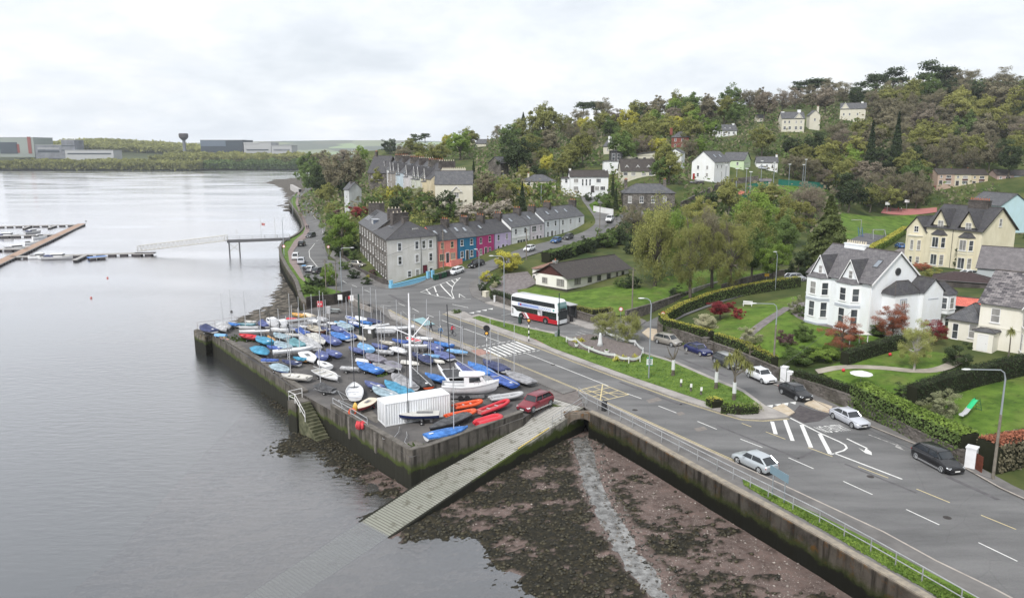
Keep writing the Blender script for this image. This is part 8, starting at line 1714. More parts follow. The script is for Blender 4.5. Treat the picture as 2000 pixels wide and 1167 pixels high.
sign('speed_sign',1294,632,608,'round red rimmed speed sign at the hedge corner of the lane',rnd_=True,m=rdm,w=.75,wz=.3);sign('speed_sign',1212,622,599,'round red rimmed speed sign by the stone wall behind the island',rnd_=True,m=rdm,w=.75)
sign('speed_sign',642,497,479,'round white sign above the coast road wall',rnd_=True,m=rdm,w=.8);sign('speed_sign',555.5,500,478,'round white sign on the coast verge',rnd_=True,m=rdm,w=.8)
sign('warning_sign',1497,548,534,'orange yellow rectangular sign in the lane hedge',w=.9,h=.6,m=mat('orange_sign',(.62,.36,.03),.6),wz=None)
sign('notice_board',665,598,575,'white and blue notice board on leaning posts at the quay entrance',w=.85,h=1.0,posts=2,wz=0);sign('notice_board',688,603,576,'white notice board right of the blue and white one',w=.65,h=1.05,wz=0);sign('notice_board',683,600,578,'small red notice between the white boards',w=.4,h=.55,m=rdm,wz=0)
t=sign('notice',1267.5,736,697,'green and white notice fixed low on the island lamp post',w=.75,h=1.1,m=wfr);mb=MB();Hn=hgt(P(1267.5,736,.12),697);mb.box(-.37,-.1,Hn-.2,.37,-.092,Hn);mb.box(-.37,-.1,Hn-1.1,.37,-.092,Hn-.98);[mb.box(-.28,-.1,Hn-.35-.14*k,.28,-.092,Hn-.3-.14*k) for k in range(4)];mb.build('green_band',mat('notice_green',(.02,.25,.12),.5),t)
a,b_=P(1508,966,.15),P(1531,981,.15);d=(b_-a);t=empty('road_sign',a,math.atan2(d.y,d.x));tag(t,'blue grey backed road sign on two posts by the seawall railing','sign');L_=d.length;mb=MB();[mb.cyl(x,0,-.1,2.5,.05,6) for x in(0,L_)];mb.build('post',galv,t);MB().box(-.4,-.06,1.85,L_+.4,-.02,2.55).build('panel',mat('sign_back',(.16,.24,.29),.5),t)
def bin_(px,py,label,m=blk,w=.5,h=1.1,z=.12,name='litter_bin'):p=P(px,py,z);t=empty(name,p,-.5);tag(t,label,'bin');MB().box(-w/2,-w/2,0,w/2,w/2,h*.85).build('bin_body',m,t,bevel=.04);MB().box(-w*.56,-w*.56,h*.86,w*.56,w*.56,h).build('lid',m,t,bevel=.04)
bin_(1016,630.5,'dark green litter bin on the island verge near the bus',grnp);bin_(1180,801,'black litter bin standing against the seawall railing');bin_(722,605,'black bin by the low wall at the quay ramp');bin_(1116,628,'black bin beside the bus shelter')
for k,(px,py) in enumerate([(849,546),(854,545),(859,543.5),(864,542),(869,540.5),(875,538),(928,519),(933,517)]):
 p=G(px,py,.1);p.z+=.1;t=empty('wheelie_bin',p,.75);tag(t,'%s wheelie bin, %s'%('dark green' if k not in(2,5) else 'black',('first from the left beside the blue gate pillar','second from the blue gate pillar','third from the blue gate pillar','fourth from the blue gate pillar','fifth from the blue gate pillar','sixth from the pillar, by the pink steps','left of two at the blue house','right of two at the blue house')[k]),'bin','wheelie bins');mm_=blk if k in(2,5) else mat('bin_green',(.01,.06,.03),.5);mb=MB();mb.loft([[(-.24,-.28,0),(.24,-.28,0),(.24,.28,0),(-.24,.28,0)],[(-.29,-.36,1.0),(.29,-.36,1.0),(.29,.36,1.0),(-.29,.36,1.0)]],closed=True);mb.build('bin_body',mm_,t);MB().box(-.31,-.4,1.002,.31,.38,1.07).build('lid',mm_,t)
p=P(1108,620,.12);t=empty('bus_shelter',p,math.atan2(dl.y,dl.x)-.9);t.rotation_euler[2]=math.atan2((P(1152,640)-P(1100,624)).y,(P(1152,640)-P(1100,624)).x);tag(t,'dark framed bus shelter with pale roof behind the front of the bus','bus shelter');MB().box(-2.6,-.7,2.4,1.6,1.0,2.52).build('roof',bmat('lgrey','gel'),t);mb=MB();[mb.box(x-.05,y-.05,0,x+.05,y+.05,2.4) for x in(-2.4,-.5,1.4) for y in(.8,-.5)];mb.build('post',gut,t);MB().box(-2.3,.8,.3,1.3,.84,2.2).build('glass_back',cgl,t)
def wall(name,pts,w,h,m,label,cap=None,wz=0.0,cat='wall',z0=-.6,follow=False,steps=None):
 t=empty(name);tag(t,label,cat);q=[Vector((a.x,a.y,T(a.x,a.y) if follow else wz)) for a in(P(x,y,wz) if not follow else G(x,y) for x,y in pts)]
 a=offs(q,w/2);b_=offs(q,-w/2);mb=MB();mb.loft([[(u.x,u.y,c.z+z0),(u.x,u.y,c.z+h),(v_.x,v_.y,c.z+h),(v_.x,v_.y,c.z+z0)] for u,v_,c in zip(a,b_,q)],closed=True);mb.build('wall_face',m,t)
 a=offs(q,w/2+.05);b_=offs(q,-w/2-.05);mb=MB();mb.loft([[(u.x,u.y,c.z+h+.002),(u.x,u.y,c.z+h+.1),(v_.x,v_.y,c.z+h+.1),(v_.x,v_.y,c.z+h+.002)] for u,v_,c in zip(a,b_,q)],closed=True);mb.build('coping',cap or m,t);return q
rw=stone('garden_wall_stone',(.075,.066,.06),(.20,.18,.165),(.13,.12,.11),2.6,weather=(.06,.055,.045))
WL=[(1286,650),(1330,664),(1372,680)];WL2=[(1384,684),(1440,705),(1519,740)];WL3=[(1544,752),(1600,772),(1670,797),(1704,815),(1786,862),(1888,909)]
wall('garden_wall',[(1290,634),(1286,641)]+WL,.4,1.45,rw,'rubble garden wall at the lane corner below the clipped hedge');wall('garden_wall',WL2,.4,1.4,rw,'rubble garden wall behind the parked cars below the lime hedge');wall('garden_wall',WL3,.4,1.25,rw,'long rubble garden wall running down to the white gate pillar')
wall('stone_wall',[(964,586),(1003,600)],.4,1.1,rw,'low rubble wall left of the bus');wall('stone_wall',[(1112,617),(1158,631),(1200,624)],.4,1.3,rw,'rubble wall right of the bus shelter');wall('stone_wall',[(1222,626),(1270,612),(1320,594),(1352,583)],.4,1.7,rw,'rubble wall along the lane beside the bungalow lawn')
wall('rendered_wall',[(1352,583),(1380,574),(1408,566)],.35,1.9,render_wall('wall_render',(.42,.40,.38),.25),'pale rendered wall continuing the rubble wall up the lane',wz=.2)
wall('lane_wall',[(1410,566),(1450,553),(1500,541),(1540,535)],.4,1.0,rw,'ivy topped stone wall on the far side of the lane',follow=True)
whw=bmat('white','gel')
wall('garden_wall',[(1159,412),(1198,419)],.3,1.5,render_wall('white_wall',(.62,.63,.64),.08),'white wall by the driveway of the white two storey house',follow=True)
wall('park_wall',[(1330,405),(1395,372),(1430,358),(1480,352)],.5,1.6,rubble,'grey stone boundary wall climbing past the white gabled house',follow=True)
wall('garden_wall',[(760,563),(764,563.6),(831,546.5)],.25,.75,mat('sky_blue_paint',(.20,.46,.64),.7,var=.08),'sky blue painted garden wall in front of the grey end house',follow=True)
for k,(px,py,lb) in enumerate(((764,562,'sky blue pillar at the road corner of the end house'),(836,544,'sky blue gate pillar left of the wine red door'),(845,542,'sky blue gate pillar next to the wheelie bins'))):p=G(px,py);t=empty('gate_pillar',p,.8);tag(t,lb,'pillar');MB().box(-.28,-.28,-.1,.28,.28,1.5).build('shaft',MC['sky_blue_paint'],t);MB().box(-.33,-.33,1.502,.33,.33,1.62).build('cap',MC['sky_blue_paint'],t)
wall('garden_wall',[(600,470) if False else(665,500),(700,530),(735,548),(757,556)],.3,.9,rubdark,'dark garden wall with railings along the coast road houses',wz=.1)
for px,py,w,h,m_,lb in((1531,743,.75,1.75,whw,'white painted gate pillar, left one by the black crossover'),(1543,749,.65,1.5,whw,'white painted gate pillar, right one by the black crossover'),(1378,682,.8,1.7,rw,'grey stone gate pier between the two hedges'),(1895,912,.85,1.9,whw,'white gate pillar beside the brown door at the right'),(949,580,1.0,1.1,mat('cream_pillar',(.56,.53,.44),.8),'cream block pillar at the bungalow drive entrance'),(966,590,.25,1.2,whw,'slim white post by the wall left of the bus'),(1389,686,.9,1.2,rw,'lower stone gate pier right of the taller one')):
 p=P(px,py,0.05);t=empty('gate_pillar',p,-.75);tag(t,lb,'pillar');MB().box(-w/2,-w/2,-.1,w/2,w/2,h).build('shaft',m_,t,bevel=.02);MB().box(-w/2-.05,-w/2-.05,h+.002,w/2+.05,w/2+.05,h+.12).build('cap',m_,t)
a,b_=P(1903,916),P(1917,925);d=b_-a;t=empty('garden_gate',a,math.atan2(d.y,d.x));tag(t,'reddish brown boarded garden gate beside the white pillar','gate');mb=MB();[mb.box(d.length*k/6,-.03,.05,d.length*(k+.93)/6,.03,1.6) for k in range(6)];mb.build('boards',mat('brown_gate',(.12,.035,.02),.7,var=.2),t);MB().box(0,.03,.8,d.length,.06,.95).build('rail',MC['brown_gate'],t)
def lawn(pts,m=grassm,name='lawn',z=.0,drape=True,cell=2.5):q=[G(*a) for a in pts];return sheet(name,q,z,m,drape=drape,cell=cell)
lawn([(1010,566),(1046,560),(1107,572),(1227,552),(1300,572),(1330,582),(1225,614),(1158,620),(1112,612),(1020,588)],z=.04)
lawn([(955,560),(985,535),(1030,530),(1050,552),(1030,562),(1000,580),(965,575)],gravel,'drive',.03)
lawn([(1392,668),(1380,650),(1400,632),(1440,600),(1555,578),(1565,600),(1545,612),(1480,660),(1440,682)],z=.03);lawn([(1500,640),(1530,610),(1570,622),(1640,640),(1720,660),(1640,690),(1510,700),(1450,688)],z=.035)
strip('garden_path',gp([(1540,600),(1500,625),(1450,668),(1435,676)]),1.6,gravel,.07);strip('garden_path',gp([(1560,590),(1556,612),(1590,630),(1650,640)]),2.2,gravel,.065)
lawn([(1600,725),(1660,700),(1760,680),(1850,690),(1860,715),(1780,770),(1670,770)],z=.03);strip('garden_path',gp([(1595,726),(1640,717),(1720,718),(1790,726),(1840,722),(1880,700)]),1.5,pathm,.07)
lawn([(1850,775),(2000,730),(2150,720),(2150,860),(1960,850),(1900,852),(1840,830)],z=.03)
lawn([(1640,415),(1790,412),(1800,425),(1745,455),(1690,470),(1600,470)],z=.03);lawn([(1240,590),(1300,540),(1420,520),(1500,530),(1420,560),(1350,580)],z=-.02)
lawn([(1720,416),(1728,404),(1830,405),(1830,414)],mat('pink_court',(.36,.15,.14),.9,var=.1),'sports_court',.05)
lawn([(1655,470),(1690,455),(1740,462),(1700,485)],mat('play_surface',(.07,.07,.075),.9,col2=(.14,.14,.15),scale=.3),'playground',.06);lawn([(1410,376),(1460,362),(1500,368),(1590,362),(1620,372),(1500,392)],z=.03);lawn([(1440,378),(1462,372),(1480,382),(1455,386)],mat('orange_court',(.42,.14,.09),.9,var=.1),'sports_court',.06)
lawn([(1150,400),(1165,392),(1176,408),(1160,416)],z=.06)
gn=mat('green_net',(.02,.16,.12),.8)
for pts,lb in(([(1430,395),(1478,392)],'green windbreak fence at the left of the courts'),([(1520,362),(1615,368)],'long green windbreak fence behind the courts'),([(1460,372),(1500,366)],'short green fence by the pale shed')):wall('court_fence',pts,.06,2.2,gn,lb,follow=True,cat='fence')
MB().prism([(q.x,q.y) for q in smooth_line(pw([(1108,668),(1128,657),(1160,655),(1200,668),(1240,676),(1256,690),(1248,706),(1215,706),(1175,694),(1135,681),(1112,676),(1108,668)],.16),1)[:-1]],.1,.42).build('flower_bed',mat('bark_mulch',(.10,.085,.08),.95,col2=(.2,.175,.165),scale=4))['kind']='structure'
t=empty('net_fence');tag(t,'sagging white net fence on short posts around the island flower bed','fence');nl=pw([(1106,668),(1124,670),(1150,688),(1200,702),(1228,709),(1250,706),(1256,690),(1240,675),(1205,664),(1180,654)],.16);nm_=mat('white_net',(.55,.57,.57),.8);mb=MB()
for a,b_ in zip(nl,nl[1:]):pts=[a.lerp(b_,k/5)+Vector((0,0,.85-.9*(k/5)*(1-k/5))) for k in range(6)];[mb.tube([u,v_],.035,4) for u,v_ in zip(pts,pts[1:])];mb.add([u for u in pts]+[u-Vector((0,0,.3)) for u in pts],[(k,k+1,k+7,k+6) for k in range(5)])
mb.build('net',nm_,t);[MB().cyl(q.x,q.y,.1,1.05,.06,6).build('post',wfr,t) for q in nl]
for px,py,s in((1126,676,.3),(1156,683,.28),(1185,690,.35)):p=P(px,py,.42);t=empty('flower_pot',p);tag(t,'white flower pot on the bark bed, %s'%{1126:'left one',1156:'middle one',1185:'right one'}[px],'pot');MB().cyl(0,0,0,s*1.3,s*.7,10,r2=s).build('pot',wfr,t);MB().cyl(0,0,s*1.3,s*1.9,s*.8,7,r2=.05).build('plant',weed,t)
p=P(1172,675,.42);mb=MB();mb.loft([[(p.x+r_*math.cos(k),p.y+r_*math.sin(k)*.8,p.z+z_) for k in[2*math.pi*j/9 for j in range(9)]] for z_,r_ in((0,.5),(.5,.32),(1.1,.26),(1.6,.2),(1.95,.12))],closed=True);tag(mb.build('draped_stump',nm_,smooth=True),'white cloth draped stump standing in the island flower bed','stump')
for px,py in((1329.6,754),(1349,763),(1369,770)):p=P(px,py,.16);t=empty('marker_post',p);tag(t,'small grey painted post with white top on the verge, %s'%{1329.6:'left of three',1349:'middle of three',1369:'right of three'}[px],'post','three painted posts');MB().cyl(0,0,0,.75,.13,7,r2=.1).build('shaft',rubble,t);MB().box(-.13,-.14,.5,.13,-.1,.95).build('white_top',wfr,t)
p=G(1680,757);t=empty('parasol',p);tag(t,'white garden parasol on the lawn behind the dark hedge','parasol');MB().cyl(0,0,0,2.0,.03,6).build('pole',gal,t);mb=MB();mb.loft([[(r_*math.cos(k),r_*math.sin(k),z_) for k in[2*math.pi*j/10 for j in range(10)]] for z_,r_ in((1.75,1.3),(1.8,1.28),(2.15,.05))],closed=True);mb.build('canopy',whw,t)
p=G(1668,676);t=empty('gazebo',p);tag(t,'white pyramid roofed gazebo between copper shrubs','gazebo');mb=MB();[mb.box(x-.05,y-.05,0,x+.05,y+.05,2) for x in(-1.2,1.2) for y in(-1.2,1.2)];mb.build('post',wfr,t);mb=MB();mb.add([(-1.5,-1.5,2),(1.5,-1.5,2),(1.5,1.5,2),(-1.5,1.5,2),(0,0,2.9)],[(0,1,4),(1,2,4),(2,3,4),(3,0,4)]);mb.build('roof',bmat('owhite','gel'),t)
p=G(1898,808);t=empty('slide',p,.5);tag(t,'green and pale children\'s slide on the lawn','slide');mb=MB();pr=[(-1.9,.12),(-1.3,.2),(-.6,.7),(.3,1.35),(.7,1.45)];mb.loft([[(x,-.28,z+.16),(x,-.22,z),(x,.22,z),(x,.28,z+.16)] for x,z in pr[:3]],caps=False);mb.build('lower_chute',bmat('lgrey','gel'),t);mb=MB();mb.loft([[(x,-.28,z+.16),(x,-.22,z),(x,.22,z),(x,.28,z+.16)] for x,z in pr[2:]],caps=False);mb.build('upper_chute',mat('slide_green',(.02,.45,.18),.4),t)
mb=MB();[mb.tube([(.7,s*.25,1.7),(1.35,s*.3,0)],.03,5) for s in(-1,1)];[mb.tube([(.7+.16*k,-.28,1.4-.35*k),(.7+.16*k,.28,1.4-.35*k)],.035,5) for k in range(4)];mb.build('ladder',mat('slide_dark',(.02,.1,.05),.5),t)
p=G(1460,598);t=empty('garden_bench',p,-.4);tag(t,'white slatted garden bench behind the red maple','bench');g=wfr;mb=MB();[mb.box(-.8,-.3+k*.14,.42,.8,-.2+k*.14,.46) for k in range(4)];mb.build('seat',g,t);mb=MB();[mb.box(-.8,.26,.55+k*.14,.8,.3,.64+k*.14) for k in range(3)];mb.build('backrest',g,t);[MB().box(x-.04,-.3,0,x+.04,.28,.42).build('leg',g,t) for x in(-.7,.7)]
for px,py,lb in((1647,726,'red ball on the lawn near the curved path'),(1738,695,'red ball by the hedge of the upper lawn')):p=G(px,py);mb=MB();mb.loft([[(p.x+.22*math.sin(a)*math.cos(k),p.y+.22*math.sin(a)*math.sin(k),p.z+.25-.22*math.cos(a)) for k in[2*math.pi*j/10 for j in range(10)]] for a in(.1,.6,1.1,1.57,2.1,2.6,3.0)],closed=True);tag(mb.build('ball',bmat('red','gel'),smooth=True),lb,'ball')
p=G(1715,468);t=empty('swing_frame',p);tag(t,'grey A frame swing in the playground','swing');mb=MB();[mb.tube([(x,y,0),(x*.85,0,3)],.09,5) for x in(-2,2) for y in(-1.2,1.2)];mb.tube([(-1.7,0,3),(1.7,0,3)],.09,5);mb.build('frame',gal,t);MB().box(-.3,-.15,.6,.3,.15,.65).build('seat',blk,t)
p=G(1680,462);t=empty('climbing_frame',p);tag(t,'blue climbing frame with tall grey arch in the playground','climbing frame');mb=MB();mb.tube([(-3,0,5),(0,0,5),(0,0,0)],.1,5);mb.build('arch',gal,t);mb=MB();[mb.tube([(x,-.6,0),(x,.6,2.8)],.08,5) for x in(-.6,.6)];[mb.tube([(-.6,-.6+.24*k,.5*k+.2),(.6,-.6+.24*k,.5*k+.2)],.05,4) for k in range(5)];mb.build('ladder',mblue,t)
for px,py,lb in((1770,402,'white basketball backboard behind the pink court, right one'),(1732,407,'white basketball backboard behind the pink court, left one')):p=G(px,py+8);t=empty('basketball_hoop',p);tag(t,lb,'hoop');MB().cyl(0,0,0,3.2,.08,6).build('post',gal,t);MB().box(-.9,-.05,2.9,.9,.05,4.0).build('backboard',whw,t,bevel=.02)
for k,(px,py) in enumerate([(760,590),(905,640),(1080,712),(1240,800),(1480,880),(1700,930),(1590,985),(1850,1010),(1340,690)]):
 p=P(px,py,.003);mb=MB();mb.disc((p.x,p.y,.004),(0,0,1),.32,.006,16);mb.disc((p.x,p.y,.006),(0,0,1),.26,.006,16,0);tag(mb.build('manhole_cover',mat('cast_iron',(.045,.04,.038),.7,var=.3,scale=9)),'round iron manhole cover in the road','manhole cover','manhole covers')
FC={'olive':((.062,.070,.022),(.165,.170,.050)),'fresh':((.045,.080,.014),(.140,.200,.036)),'lime':((.13,.14,.022),(.34,.32,.06)),'brown':((.058,.054,.034),(.155,.14,.09)),'pinkbrown':((.075,.064,.048),(.17,.145,.11)),'dark':((.010,.020,.009),(.040,.058,.022)),'mid':((.028,.050,.013),(.085,.125,.034)),'red':((.055,.008,.010),(.20,.028,.034)),'copper':((.10,.035,.022),(.27,.105,.06)),'blossom':((.10,.13,.04),(.33,.31,.22)),'cedar':((.020,.036,.012),(.085,.105,.032)),'gold':((.085,.09,.024),(.20,.20,.06)),'purple':((.055,.03,.035),(.12,.07,.07)),'grey':((.07,.08,.045),(.20,.21,.12)),'pinkblossom':((.13,.115,.09),(.33,.30,.26)),'birch':((.10,.11,.03),(.22,.23,.08))}
NAMES={'olive':'olive green','fresh':'fresh green','lime':'yellow green','brown':'brown half bare','pinkbrown':'pinkish brown bare','dark':'dark evergreen','mid':'mid green','red':'dark red','copper':'copper red','blossom':'cream blossomed','cedar':'cedar green','gold':'golden green','purple':'purplish','grey':'grey green','birch':'pale green','pinkblossom':'pinkish white blossomed'}
def leafm(k):
 n='leaves_'+k
 if n in MC:return MC[n]
 m=bpy.data.materials.new(n);m.use_nodes=True;MC[n]=m;t=m.node_tree;t.nodes.clear();L=t.links.new
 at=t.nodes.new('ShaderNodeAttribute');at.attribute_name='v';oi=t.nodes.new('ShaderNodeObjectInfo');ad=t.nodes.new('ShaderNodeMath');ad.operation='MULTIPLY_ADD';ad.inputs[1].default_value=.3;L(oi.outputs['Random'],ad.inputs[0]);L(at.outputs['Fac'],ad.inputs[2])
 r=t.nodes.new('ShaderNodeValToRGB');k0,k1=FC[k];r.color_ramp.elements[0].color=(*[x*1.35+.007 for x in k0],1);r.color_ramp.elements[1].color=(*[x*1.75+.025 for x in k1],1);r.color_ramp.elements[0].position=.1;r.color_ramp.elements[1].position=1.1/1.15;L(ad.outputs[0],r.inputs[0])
 d=t.nodes.new('ShaderNodeBsdfDiffuse');tl=t.nodes.new('ShaderNodeBsdfTranslucent');mx=t.nodes.new('ShaderNodeMixShader');mx.inputs[0].default_value=.38;o=t.nodes.new('ShaderNodeOutputMaterial');L(r.outputs[0],d.inputs[0]);L(r.outputs[0],tl.inputs[0]);L(d.outputs[0],mx.inputs[1]);L(tl.outputs[0],mx.inputs[2]);L(mx.outputs[0],o.inputs[0]);return m
bark=mat('bark',(.07,.06,.048),.95,col2=(.15,.135,.11),scale=3);birch=mat('birch_bark',(.25,.235,.21),.9,col2=(.45,.43,.40),scale=3)
def quads(C,s,rs,up=.5,asp=1.0,out=None):
 """n leaf quads at centres C, size s (array), loosely facing out"""
 n=len(C);a=rs.normal(size=(n,3))
 if out is not None:a=a*.8+out*1.1
 a[:,2]+=up;a/=np.linalg.norm(a,axis=1)[:,None]+1e-9;b_=rs.normal(size=(n,3));u=np.cross(a,b_);u/=np.linalg.norm(u,axis=1)[:,None]+1e-9;v=np.cross(a,u);s=s[:,None]
 return np.stack([C-u*s*asp,C-v*s*.62,C+u*s*asp,C+v*s*.62],1).reshape(-1,3)
def crown(kind,seed,n,ls):
 """unit crown centred on the origin, about 1 in radius; returns centres, sizes, tones, cluster centres"""
 rs=np.random.RandomState(seed)
 if kind in('round','bare','willow','bush'):
  K={'round':60,'bare':70,'willow':60,'bush':42}[kind];d=rs.normal(size=(K,3));d/=np.linalg.norm(d,axis=1)[:,None];r=rs.uniform(.25,.85,K)**.5;cc_=d*r[:,None]
  lob=1+.22*np.sin(d[:,0]*3+seed)*np.cos(d[:,1]*4+seed*2)+.14*rs.normal(size=K);cc_*=lob[:,None];lo_=-.8 if kind in('bare','willow') else-.5;cc_[:,2]=np.where(cc_[:,2]<lo_,lo_+.3*(cc_[:,2]-lo_),cc_[:,2]);cr_=rs.uniform(.13,.30,K)*(1.0 if kind!='bare' else .9)
  w=rs.randint(0,K,n);g=rs.normal(size=(n,3));g/=np.linalg.norm(g,axis=1)[:,None];C=cc_[w]+g*(cr_[w]*rs.uniform(.4,1.15,n))[:,None]*np.array([1,1,.72])
  if kind=='willow':C[:,2]-=rs.uniform(0,.45,n)**2*1.4
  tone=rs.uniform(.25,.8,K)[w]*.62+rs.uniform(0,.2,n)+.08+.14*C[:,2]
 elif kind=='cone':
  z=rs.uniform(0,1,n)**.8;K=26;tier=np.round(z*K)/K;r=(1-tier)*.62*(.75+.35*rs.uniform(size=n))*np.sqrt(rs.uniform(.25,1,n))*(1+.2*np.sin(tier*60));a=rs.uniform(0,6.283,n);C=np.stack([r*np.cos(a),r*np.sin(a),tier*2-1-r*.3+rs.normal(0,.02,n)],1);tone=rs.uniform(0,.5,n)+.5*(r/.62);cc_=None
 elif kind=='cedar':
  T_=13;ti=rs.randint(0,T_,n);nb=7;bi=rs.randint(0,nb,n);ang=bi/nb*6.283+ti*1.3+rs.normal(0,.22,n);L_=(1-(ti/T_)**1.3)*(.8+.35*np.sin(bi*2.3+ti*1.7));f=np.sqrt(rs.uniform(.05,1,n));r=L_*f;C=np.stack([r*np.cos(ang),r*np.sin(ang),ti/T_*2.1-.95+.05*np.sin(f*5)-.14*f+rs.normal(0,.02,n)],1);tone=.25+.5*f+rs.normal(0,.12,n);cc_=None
 elif kind=='pine':
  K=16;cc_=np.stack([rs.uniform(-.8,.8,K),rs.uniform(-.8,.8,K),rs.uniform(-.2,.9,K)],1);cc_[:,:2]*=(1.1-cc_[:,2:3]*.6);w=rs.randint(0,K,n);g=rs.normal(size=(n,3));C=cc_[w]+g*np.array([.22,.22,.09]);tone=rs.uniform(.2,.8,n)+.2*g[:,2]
 s=ls*rs.uniform(.6,1.4,n);return C,s,np.clip(tone,0,1),cc_
PRO={}
def proto(kind,colk,var,lod):
 key=(kind,colk,var,lod)
 if key in PRO:return PRO[key]
 n,ls={('round',0):(4600,.058),('round',1):(14000,.034),('round',2):(1300,.085),('bare',0):(4600,.052),('bare',1):(14000,.030),('bare',2):(1200,.08),('willow',1):(14000,.026),('willow',0):(3600,.05),('bush',0):(1800,.075),('bush',1):(7000,.042),('cone',0):(2600,.07),('cone',1):(6000,.05),('cedar',1):(15000,.038),('cedar',0):(3000,.07),('pine',0):(2200,.075)}[(kind,lod)]
 C,s,tone,cc_=crown(kind,var*17+len(colk)*3+ord(colk[0]),n,ls);rs=np.random.RandomState(var+5)
 out=C/(np.linalg.norm(C,axis=1)[:,None]+.1)
 V=quads(C,s,rs,.35,1.0 if kind!='bare' else 1.7,out if kind!='bare' else None)
 if kind=='bare':q=V.reshape(-1,4,3);c_=q.mean(1,keepdims=True);side_=q[:,3:4]-q[:,1:2];q[:,1]=c_[:,0]-side_[:,0]*.17;q[:,3]=c_[:,0]+side_[:,0]*.17;V=q.reshape(-1,3)
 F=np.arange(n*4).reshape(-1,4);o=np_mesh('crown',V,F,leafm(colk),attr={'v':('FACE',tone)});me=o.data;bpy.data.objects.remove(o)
 mb=MB();bot={'cone':-1.25,'cedar':-1.2,'bush':-.9,'bare':-1.25,'willow':-1.12}.get(kind,-1.4);tr={'bush':.03,'cedar':.05}.get(kind,.055);r_=random.Random(var)
 mb.tube([(0,0,bot),(.03,.02,(bot-.5)/2),(0,0,-.35),(.04,0,.35 if kind not in('cone','cedar') else .95)],[tr*1.3,tr,tr*.8,tr*.15],7)
 if cc_ is not None:
  for c_ in cc_[:{'bare':34,'willow':26}.get(kind,14)]:
   z0=r_.uniform(-.75,-.1);mb.tube([(0,0,z0),tuple(c_*.5+np.array([0,0,z0*.35])),tuple(c_*1.0)],[tr*.5,tr*.26,tr*.05],4)
   if kind=='bare':mb.tube([tuple(c_*.6),tuple(c_*.9+np.array([r_.uniform(-.2,.2),r_.uniform(-.2,.2),.15]))],[tr*.14,tr*.03],3)
 to=mb.build('trunk',birch if colk=='birch' else bark);tm_=to.data;bpy.data.objects.remove(to);PRO[key]=(me,tm_,bot);return PRO[key]
TREES=[]
LAND_MARKS=[('the brick house',1325,272),('the cream mansion',1555,235),('the tall white gabled house',1385,330),('the small white cottage',1500,318),('the Victorian row',800,345),('the white two storey house',1150,355),('the twin gabled house',1660,215),('the estate houses',1880,350),('the yellow house',1850,460),('the hipped stone house',1265,385),('the pink court',1775,410),('the white villa',1690,560),('the painted terrace',960,470),('the bungalow',1140,530),('the grey end house',790,510),('the coast road',610,430),('the cream coach house',885,362),('the dormer house',1247,330),('the tennis courts',1530,365),('the whitewashed tower cottage',673,385)]
def where(px,py):
 b_=min(LAND_MARKS,key=lambda l:math.hypot(px-l[1],(py-l[2])*1.6));dx,dy=px-b_[1],py-b_[2]
 return('above ' if dy<0 else 'below ')+b_[0] if abs(dy)*1.6>abs(dx) else('left of ' if dx<0 else 'right of ')+b_[0]
def tree(kind,colk,px,py,rpx,asp=1.0,lod=0,label=None,name=None,cat=None,hz=None,Yf=None,group=None,trunkk=1.0):
 """crown centre at a picture point, crown radius rpx picture px"""
 var=rnd.randint(0,2) if lod!=1 else rnd.randint(0,1);me,tm_,bot=proto(kind,colk,var,lod);r=5.0;tk=-bot if kind!='bush' else .75
 tk*=trunkk
 for _ in range(3):
  hc=r*asp*tk if hz is None else hz
  g=G(px,py,hc)
  if g is None or Yf:
   best=None
   for Y in([Yf] if Yf else range(420,700,10)):
    q=PY(px,py,Y);e_=abs(q.z-hc-T(q.x,q.y))
    if best is None or e_<best[0]:best=(e_,q)
   q=best[1];g=Vector((q.x,q.y,q.z-hc if Yf else T(q.x,q.y)))
  r=rpx*g.y/FPX
 if g.z<-.6:return None
 t=empty(name or{'cone':'conifer','cedar':'cedar_tree','bush':'shrub','pine':'pine_tree'}.get(kind,'tree'),(g.x,g.y,g.z+hc),rnd.uniform(0,6.28));t.scale=(r,r,r*asp)
 for nm,m_ in(('crown',me),('trunk',tm_)):o=bpy.data.objects.new(nm,m_);col.objects.link(o);o.parent=t
 ty={'cone':'conifer','cedar':'cedar','bush':'shrub','pine':'pine'}.get(kind,'tree')
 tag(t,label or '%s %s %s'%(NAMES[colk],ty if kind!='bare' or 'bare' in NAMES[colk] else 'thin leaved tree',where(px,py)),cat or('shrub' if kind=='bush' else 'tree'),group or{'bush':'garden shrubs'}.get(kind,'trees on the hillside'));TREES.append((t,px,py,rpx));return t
for a in[('willow','olive',1282,468,50,1.65),('willow','fresh',1322,462,38,1.6),('bare','olive',1352,490,48,1.55),('bare','brown',1395,470,50,1.5),('bare','olive',1430,490,46,1.5),('willow','olive',1460,455,44,1.5),('round','gold',1370,425,34,1.1),('round','fresh',1478,425,42,1.3),('round','mid',1470,490,36,1.25),('round','fresh',1510,505,30,1.3),('round','gold',1545,425,34,1.2),('bare','pinkbrown',1588,395,40,1.0),('round','olive',1425,378,26,1.2),('round','olive',1500,378,26,.8),('bush','dark',1560,520,32,.9),('round','mid',1530,460,32,1.3),('bare','brown',1240,425,24,1.2),('bush','dark',1385,392,18,.9),('bush','dark',1405,385,12,.9),('bush','dark',1322,570,18,.7),('bush','dark',1235,550,22,.7),('bush','mid',1208,552,13,.8)]:tree(*a,lod=1 if a[4]>28 else 0,group='trees of the park grove' if a[0]!='bush' else None)
tree('cedar','cedar',1618,458,66,1.1,1,'large layered cedar tree behind the white villa')
